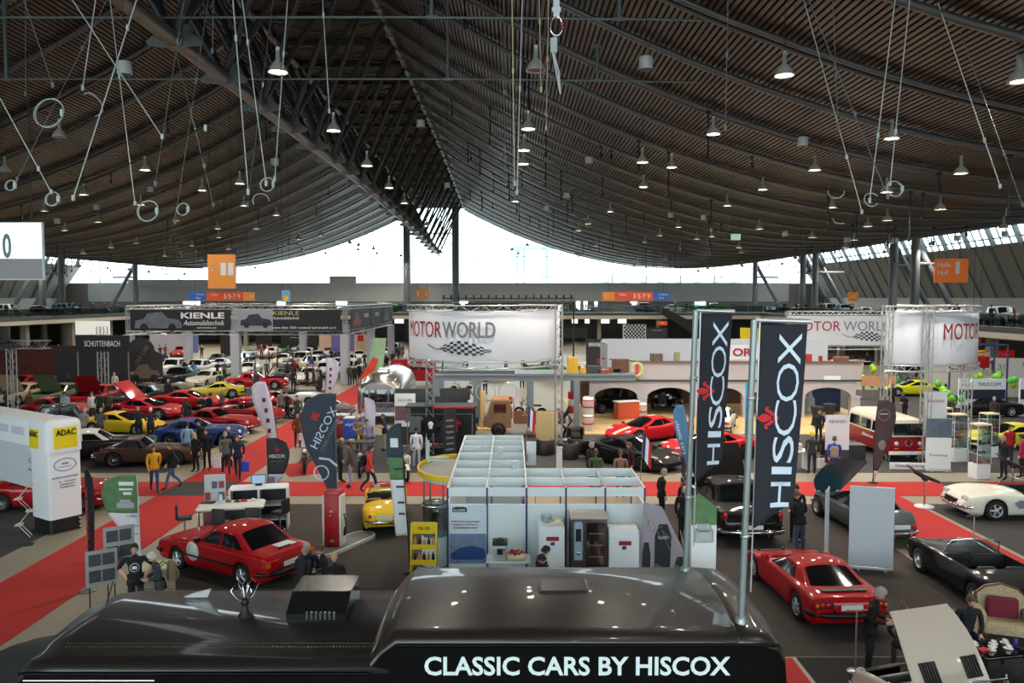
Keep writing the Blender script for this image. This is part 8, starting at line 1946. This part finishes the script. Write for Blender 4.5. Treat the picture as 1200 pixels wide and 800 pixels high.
# ================================================================ people
N_ = (24, 24, 30); J_ = (54, 76, 112)
PP = [(181,576,300,(216,160,30),(44,66,110),'person in a mustard yellow jacket and blue jeans walking by the red aisle','walk','dark','short',0),
 (203,573,215,(24,24,28),(70,96,140),'person in a black jacket and pale jeans right of the yellow jacket','walk','brown','short',0),
 (220,541,100,(140,170,196),(110,130,150),'person in a light blue shirt with white shoes seen from behind','stand','dark','short',0),
 (230,553,250,(30,30,32),(22,22,24),'person with blond hair in a black coat among the standing group','stand','blond','long',1),
 (243,551,270,(26,28,32),(22,22,24),'man in a black jacket facing the viewer in the standing group','hands','dark','short',0),
 (236,538,240,(40,36,36),(30,30,34),'dark clothed person half hidden behind the standing group','stand','black','short',0),
 (265,556,120,(92,92,90),(36,38,48),'man in a grey jacket with a white bag seen from behind on the red runner','walk','grey','short',0),
 (279,561,285,(30,34,54),(26,28,40),'man in a navy suit and white shirt carrying a blue bag','walk','brown','short',0),
 (268,548,95,(34,36,44),(30,30,38),'bald man in a dark jacket behind the navy suit','stand','grey','bald',0),
 (219,505,90,(28,30,36),(36,40,56),'person in a navy sweater seen from behind before the red cars','stand','dark','short',0),
 (237,498,265,(26,26,30),(24,24,28),'person in black holding a phone between the red cars','phone','brown','short',0),
 (246,496,60,(24,24,26),(24,24,26),'person in black standing right of the phone holder','stand','black','short',0),
 (163,517,120,(34,32,34),(30,30,36),'elderly man in dark clothes beside the yellow wedge car','look','grey','short',0),
 (177,519,110,(30,34,52),(28,28,34),'white haired man in a navy coat beside the blue seat','look','white','short',0),
 (98,519,80,(150,146,140),(90,90,96),'seated person in pale grey behind the white topped car','look','grey','short',0),
 (118,519,100,(80,80,84),(50,50,54),'bald man in grey behind the white topped car','look','grey','bald',0),
 (77,494,270,(150,170,190),(30,30,36),'person in a pale shirt and dark waistcoat by the red coupe','phone','dark','short',0),
 (109,494,280,(226,226,228),(50,52,60),'person in a white shirt before the raised red bonnet','stand','brown','short',0),
 (117,494,90,(20,46,36),(24,24,26),'person in a dark green jacket right of the white shirt','stand','black','short',0),
 (127,493,90,(80,64,50),(40,36,34),'person in a brown jacket right of the dark green jacket','stand','brown','short',0),
 (135,462,270,(226,220,206),(60,50,46),'blond woman in a cream blouse by the black stand','stand','blond','long',1),
 (155,462,300,(24,24,26),(26,26,30),'person in black at the foot of the left grey pillar','stand','black','short',0),
 (49,470,270,(150,24,30),(40,36,36),'person in a red jacket between the raised bonnets','stand','dark','short',0),
 (8,488,60,(70,60,44),(50,44,36),'person in olive brown at the left edge','stand','brown','long',1),
 (35,490,80,(84,62,44),(50,44,36),'person in a brown coat behind the beige raised bonnet','stand','brown','long',1),
 (80,466,90,(28,28,34),(28,28,34),'person in dark clothes behind the green raised bonnet','stand','black','short',0),
 (94,474,100,(26,26,28),(26,26,30),'tall person in black left of the red raised bonnet','stand','dark','short',0),
 (184,452,90,(60,60,66),(60,80,110),'person in grey top and blue trousers by the dark arched banner','stand','dark','short',0),
 (197,475,80,(26,26,28),(60,90,140),'grey haired person in black sweater and jeans behind the red wedge','stand','grey','short',0),
 (227,447,270,(60,140,200),(190,150,120),'person in a bright blue top right of the black limousine','stand','dark','short',0),
 (258,463,90,(28,44,44),(40,40,44),'person in dark teal left of the third pillar','stand','dark','short',0),
 (259,489,45,(84,78,68),(60,56,50),'person in an olive grey coat by the dark red cabriolet','look','grey','short',0),
 (300,462,90,(40,44,52),(70,110,120),'person with teal sleeves below the cream cars','stand','dark','short',0),
 (337,447,80,(44,48,36),(30,30,32),'person in an olive jacket among the silver cars','stand','brown','short',0),
 (344,459,100,(24,26,36),(22,22,28),'person in a dark suit right of the olive jacket','stand','dark','short',0),
 (365,438,90,(60,70,180),(40,40,46),'person in a violet blue top among the silver cars','stand','brown','short',0),
 (374,470,85,(26,28,26),(50,60,90),'person in a black hoodie left of the distant burgundy flag','stand','dark','short',0),
 (330,491,270,(116,112,104),(34,34,36),'grey haired man in a beige grey jacket beside the slate flag','stand','grey','short',0),
 (337,491,250,(28,28,30),(28,28,30),'woman in black next to the man in beige grey','stand','brown','short',1),
 (349,499,260,(48,70,48),(50,70,110),'person in a green jacket and jeans left of the slate flag','stand','brown','short',0),
 (349,525,290,(104,66,44),(34,32,36),'woman in a brown coat with a white bag on the red aisle','stand','blond','long',1),
 (361,527,80,(24,44,44),(110,150,170),'person in dark green holding a teal folder','phone','dark','short',0),
 (399,565,30,(40,46,62),(24,26,36),'balding man in a navy coat talking beside the slate feather flag','stand','brown','bald',0),
 (411,571,195,(78,72,66),(140,160,190),'man in a grey brown jacket and pale jeans talking to the navy coat','stand','dark','short',0),
 (433,577,350,(210,54,50),(36,44,66),'man in a red jacket with a black backpack walking on the red aisle','walk','dark','short',0),
 (434,535,120,(130,120,150),(80,110,160),'man in a mauve shirt and denim shorts leaning over the high table','bend','dark','short',0),
 (421,530,250,(150,130,110),(60,56,60),'person behind the high table facing the leaning man','look','blond','short',0),
 (451,528,200,(30,46,76),(170,156,120),'man in a navy polo and khaki trousers holding a phone','phone','brown','short',0),
 (488,549,95,(216,222,232),(190,196,206),'person in a white shirt seen from behind near the touring motorcycle','hands','dark','short',0),
 (410,451,270,(70,60,56),(40,40,44),'person in brown grey left of the dark suit pair','stand','brown','short',0),
 (416,452,270,(32,34,44),(28,28,36),'person in a dark suit right of the fourth pillar','stand','dark','short',0),
 (421,449,60,(20,20,22),(20,20,22),'person in a black coat behind the dark suit','stand','black','short',0),
 (387,458,90,(36,60,120),(36,36,40),'person in a blue jacket left of the fourth pillar','stand','dark','short',0),
 (386,464,90,(90,88,86),(24,24,26),'person in grey and black under the blue jacket','stand','dark','short',0),
 (460,431,270,(28,30,36),(26,26,30),'person in a dark suit walking on the distant red runner','walk','dark','short',0),
 (449,440,90,(24,24,26),(24,24,26),'person in black by the leaning orange and green banner','stand','black','short',0),
 (471,424,270,(150,120,130),(60,56,60),'person in a pale mauve top far down the red runner','stand','brown','long',1),
 (538,517,260,(22,22,24),(20,20,22),'person in black with light hair in front of the steel platform','stand','blond','short',0),
 (537,522,240,(20,20,22),(18,18,20),'dark haired person in black reading before the clothes stall','phone','brown','short',0),
 (552,507,180,(66,64,64),(40,42,48),'grey haired man in a grey jacket with a shoulder bag','walk','white','short',0),
 (680,470,60,(120,90,60),(60,80,110),'person in brown and jeans behind the right truss leg','stand','dark','short',0),
 (691,572,20,(22,22,24),(30,30,34),'man in a black jacket at the rear of the black supercar','stand','grey','short',0),
 (739,572,190,(52,22,26),(30,28,30),'man in a dark maroon jacket beside the french flag','stand','brown','short',0),
 (698,583,90,(80,90,60),(40,40,44),'person seen from behind at the back of the stall wing','stand','brown','short',0),
 (727,584,90,(150,110,90),(40,40,44),'person with reddish hair at the back of the stall wing','stand','brown','short',0),
 (801,560,10,(110,112,116),(60,60,66),'man in a grey jacket leaning beside the red supercar','look','brown','short',0),
 (775,613,10,(30,26,28),(30,30,32),'grey haired man in a black and red racing jacket','stand','grey','short',0),
 (801,640,60,(28,28,30),(26,26,28),'bald man in a black coat left of the slim charcoal flag','stand','grey','bald',0),
 (804,625,250,(40,36,34),(26,26,28),'dark haired person behind the bald man in black','stand','dark','short',0),
 (951,556,80,(52,52,54),(34,38,52),'person with a yellow cap and dark grey jacket carrying a white bag','stand','yellow','cap',0),
 (966,556,85,(28,28,32),(60,62,66),'person with pale blond hair in a black top','stand','blond','short',0),
 (977,563,70,(46,78,176),(34,34,40),'person in a royal blue jacket with a beige backpack','walk','brown','short',0),
 (959,521,270,(30,34,44),(30,30,36),'person in dark clothes seated behind the visitors','stand','dark','short',0),
 (932,634,250,(24,24,28),(30,34,44),'young man with dark hair and backpack by the black saloon','look','dark','short',0),
 (937,648,110,(22,22,24),(56,72,90),'man in a black sweater and jeans seen from behind by the black saloon','look','brown','short',0),
 (1045,481,90,(22,22,24),(24,24,26),'tall person in black between the right truss legs','stand','black','short',0),
 (1060,494,200,(22,24,26),(28,28,32),'person in black leaning right of the tall person','look','brown','short',0),
 (1108,482,80,(70,40,110),(40,36,60),'person in a purple top right of the truss legs','stand','dark','short',0),
 (1165,502,85,(62,54,46),(26,26,30),'grey haired man in a brown waistcoat by the parts stand','stand','grey','short',0),
 (1182,545,270,(170,24,32),(40,46,64),'man in a red jacket behind the showcase counter','hands','dark','short',0),
 (1176,562,190,(28,30,38),(26,28,38),'elderly person in black pointing at the glass cabinet','point','grey','short',0),
 (1198,560,120,(170,30,80),(30,28,34),'person in a pink and black jacket at the right edge','stand','dark','short',0),
 (1115,437,290,(210,206,200),(40,40,46),'person in a white shirt under the truss of the right ring','stand','dark','short',0),
 (1123,455,270,(120,190,50),(60,60,60),'person in a bright green shirt at the left of the parts stand','stand','dark','short',0),
 (1142,456,270,(110,186,50),(60,60,60),'second person in a bright green shirt at the parts stand','stand','brown','short',0),
 (1031,444,270,(150,30,40),(50,40,44),'person in red right of the arcade building','stand','dark','short',0),
 (1021,450,270,(120,190,40),(30,30,32),'person in lime green right of the arcade building','stand','dark','short',0)]
for px, py, hd, c1, c2, lab, pose, hair, hs, fem in PP: person(px, py, hd, c1, c2, lab, pose, hair, hs, bool(fem), 1.66 if fem else 1.76, sleeve=('polo' in lab or 'mauve sh' in lab or 'white shirt' in lab or 'bright green' in lab) and 'navy suited' not in lab and 'suit ' not in lab)
def front(px, ptop, Y, hd, c1, c2, lab, pose, hair, hs='short', fem=False, h=1.76, sleeve=None):
    return person(0, 0, hd, c1, c2, lab, pose, hair, hs, fem, h, xy=(At(px, ptop, Y)[0], Y), sleeve=sleeve)
o = front(158, 640, 17.4, 290, (24,24,26), (30,34,44), 'man in a black t-shirt with white round print beside the picture boards', 'hip', 'dark', sleeve=1)
b = MB(); b.lathe([(.09,.0),(.1,0),(.1,.008),(.09,.008)], 20, 0, (0,0,0), 'x'); b.rbox(0,.006,-.05,.05,-.04,.03,.002); b.v = [(v[0]+.152, v[1], v[2]+1.25) for v in b.v]; b.build('shirt_print', WT, o)
o = front(187, 655, 17.3, 215, (58,60,64), (50,50,54), 'grey haired man with a khaki backpack bending beside the red saloon', 'look', 'white', h=1.62)
front(353, 668, 17.6, 60, (34,36,46), (30,30,36), 'grey haired man behind the bus roof vent', 'look', 'grey', h=1.6)
front(362, 660, 18.0, 270, (30,36,58), (30,30,36), 'man in a navy jacket behind the red saloon tail', 'look', 'blond', h=1.62)
front(383, 660, 17.8, 200, (26,26,28), (30,30,36), 'man with glasses and black jacket behind the bus', 'look', 'brown', h=1.62)
front(394, 676, 17.4, 120, (30,30,34), (30,30,36), 'fair haired person partly hidden by the bus roof vent', 'look', 'blond', h=1.5)
front(632, 645, 17.6, 20, (30,28,30), (30,30,36), 'dark haired person at the kitchen row left of the other', 'look', 'black', h=1.62)
front(643, 648, 17.2, 170, (40,36,40), (30,30,36), 'brown haired person at the kitchen row in front of the fridge', 'look', 'dark', h=1.57)
front(1020, 694, 14.75, 330, (18,18,20), (24,26,30), 'man in a black hooded coat holding a paper behind the red coupe', 'look', 'grey', h=1.78)
person(0, 0, 262, (24,26,34), (30,34,60), 'bearded man in dark clothes seated at the coffee table', 'sit', 'brown', 'short', False, 1.76, xy=(LX, LY))
o = person(0, 0, 60, (60,50,46), (40,40,46), 'person with brown hair crouching behind the raised beige bonnet', 'crouch', 'brown', 'long', True, 1.7, xy=(7.42, 14.8))
# things carried
def at_(px, py, dx, dy, z): x, y = G(px, py); return (x+dx, y+dy, z)
def bag(c, loc, lab, s=1., nm='shopping_bag', cat='bag'):
    t = thing(nm, lab, cat, loc); b = MB(); b.rbox(-.15*s,.15*s,-.06*s,.06*s,-.4*s,0,.02); b.build('body', mat('bag', c, .6), t); b = MB(); b.tube([(-.08*s,0,0),(-.05*s,0,.12*s),(.05*s,0,.12*s),(.08*s,0,0)], .008, 4); b.build('handle', mat('bag', c, .6), t)
bag((40,60,190), at_(279,561,.33,-.1,.72), 'blue paper bag in the hand of the navy suited man'); bag((222,222,226), at_(265,556,-.3,-.15,.72), 'white bag in the hand of the grey jacketed man'); bag((220,216,210), at_(951,556,.32,-.12,.7), 'white patterned bag carried beside the royal blue jacket'); bag((226,226,226), at_(349,525,.22,-.16,.75), 'white bag of the woman in the brown coat', .8); bag((28,26,26), at_(552,507,.28,-.1,.85), 'black shoulder bag of the grey haired man', .8)
def pack(c, px, py, hd, z, lab, xy=None, back=.2):
    x, y = xy or G(px, py); ca, sa = cos(R(hd)), sin(R(hd)); t = thing('backpack', lab, 'backpack', (x-back*ca, y-back*sa, z), hd); b = MB(); b.rbox(-.1,.08,-.15,.15,0,.42,.07); b.build('body', mat('pack', c, .8), t); b = MB(); b.rbox(-.15,-.09,-.1,.1,.04,.2,.02); b.build('pocket', mat('pack', c, .8), t)
    for s_ in (-.09,.09): b = MB(); b.tube([(.08,s_,.38),(.16,s_,.42),(.3,s_,.3)], .015, 4); b.build('strap', mat('pack', c, .8), t)
pack((26,24,28), 433, 577, 350, 1.0, 'black backpack on the man in the red jacket'); pack((150,136,110), 977, 563, 70, .98, 'beige backpack on the royal blue jacket'); pack((30,30,34), 932, 634, 250, 1.0, 'dark backpack on the young man by the black saloon'); pack((126,112,80), 0, 0, 215, .92, 'khaki backpack on the bending grey haired man', xy=(At(187,655,17.3)[0], 17.3), back=.24)
# crowd
random.seed(21)
CC = [('black', (22,22,24)), ('dark blue', (34,40,60)), ('grey', (90,90,92)), ('brown', (84,66,50)), ('red', (140,30,34)), ('pale', (180,176,170))]
def crowd(n, fn, where, z=0, wt=(6,4,3,2,1,1)):
    for i in range(n):
        nm, c = random.choices(CC, wt)[0]
        for _ in range(12):
            x, y = fn()
            if all(abs(x-a) > u+.3 or abs(y-b_) > v+.3 or w != z for a, b_, u, v, w in PLACED): break
        else: continue
        PLACED.append((x, y, .25, .25, z)); person(int(x*9), int(y*7), random.randint(0,359), c, random.choice([(26,26,30),(40,50,76),(50,48,46)]), 'distant visitor in %s clothes %s' % (nm, where), random.choice(['stand','stand','walk','look']), random.choice(['dark','brown','grey','blond']), random.choice(['short','short','long']), False, random.uniform(1.62,1.84), z, group='visitors in %s clothes %s' % (nm, where), xy=(x, y), hem=False)
U = random.uniform
crowd(34, lambda: (U(-30,-15), random.choice((64.5,69.8,75.2,80.8,86.2,91.8,97.2,103))), 'among the packed rows beyond the grey pillars')
crowd(30, lambda: (U(-55,-34), random.choice((50,56.5,64,72.5,82.5,93))), 'in the dim far left stands')
crowd(12, lambda: (U(-12.8,-10.7), U(66,102)), 'on the distant red runner')
crowd(22, lambda: (U(-8,14), U(58,104)), 'between the sign ring and the far gallery')
crowd(18, lambda: (U(15,36), random.choice((58,63,70,78.5,88,98))), 'behind the right sign ring')
crowd(26, lambda: (U(-50,36), U(120.9,123.4)), 'on the far gallery', 4.9)
crowd(20, lambda: (U(38.5,39.2), U(44,118)), 'on the right gallery', 4.9, (6,3,2,1,2,0))
crowd(10, lambda: (U(-58.6,-57.6), U(84,118)), 'on the left gallery', 4.9)
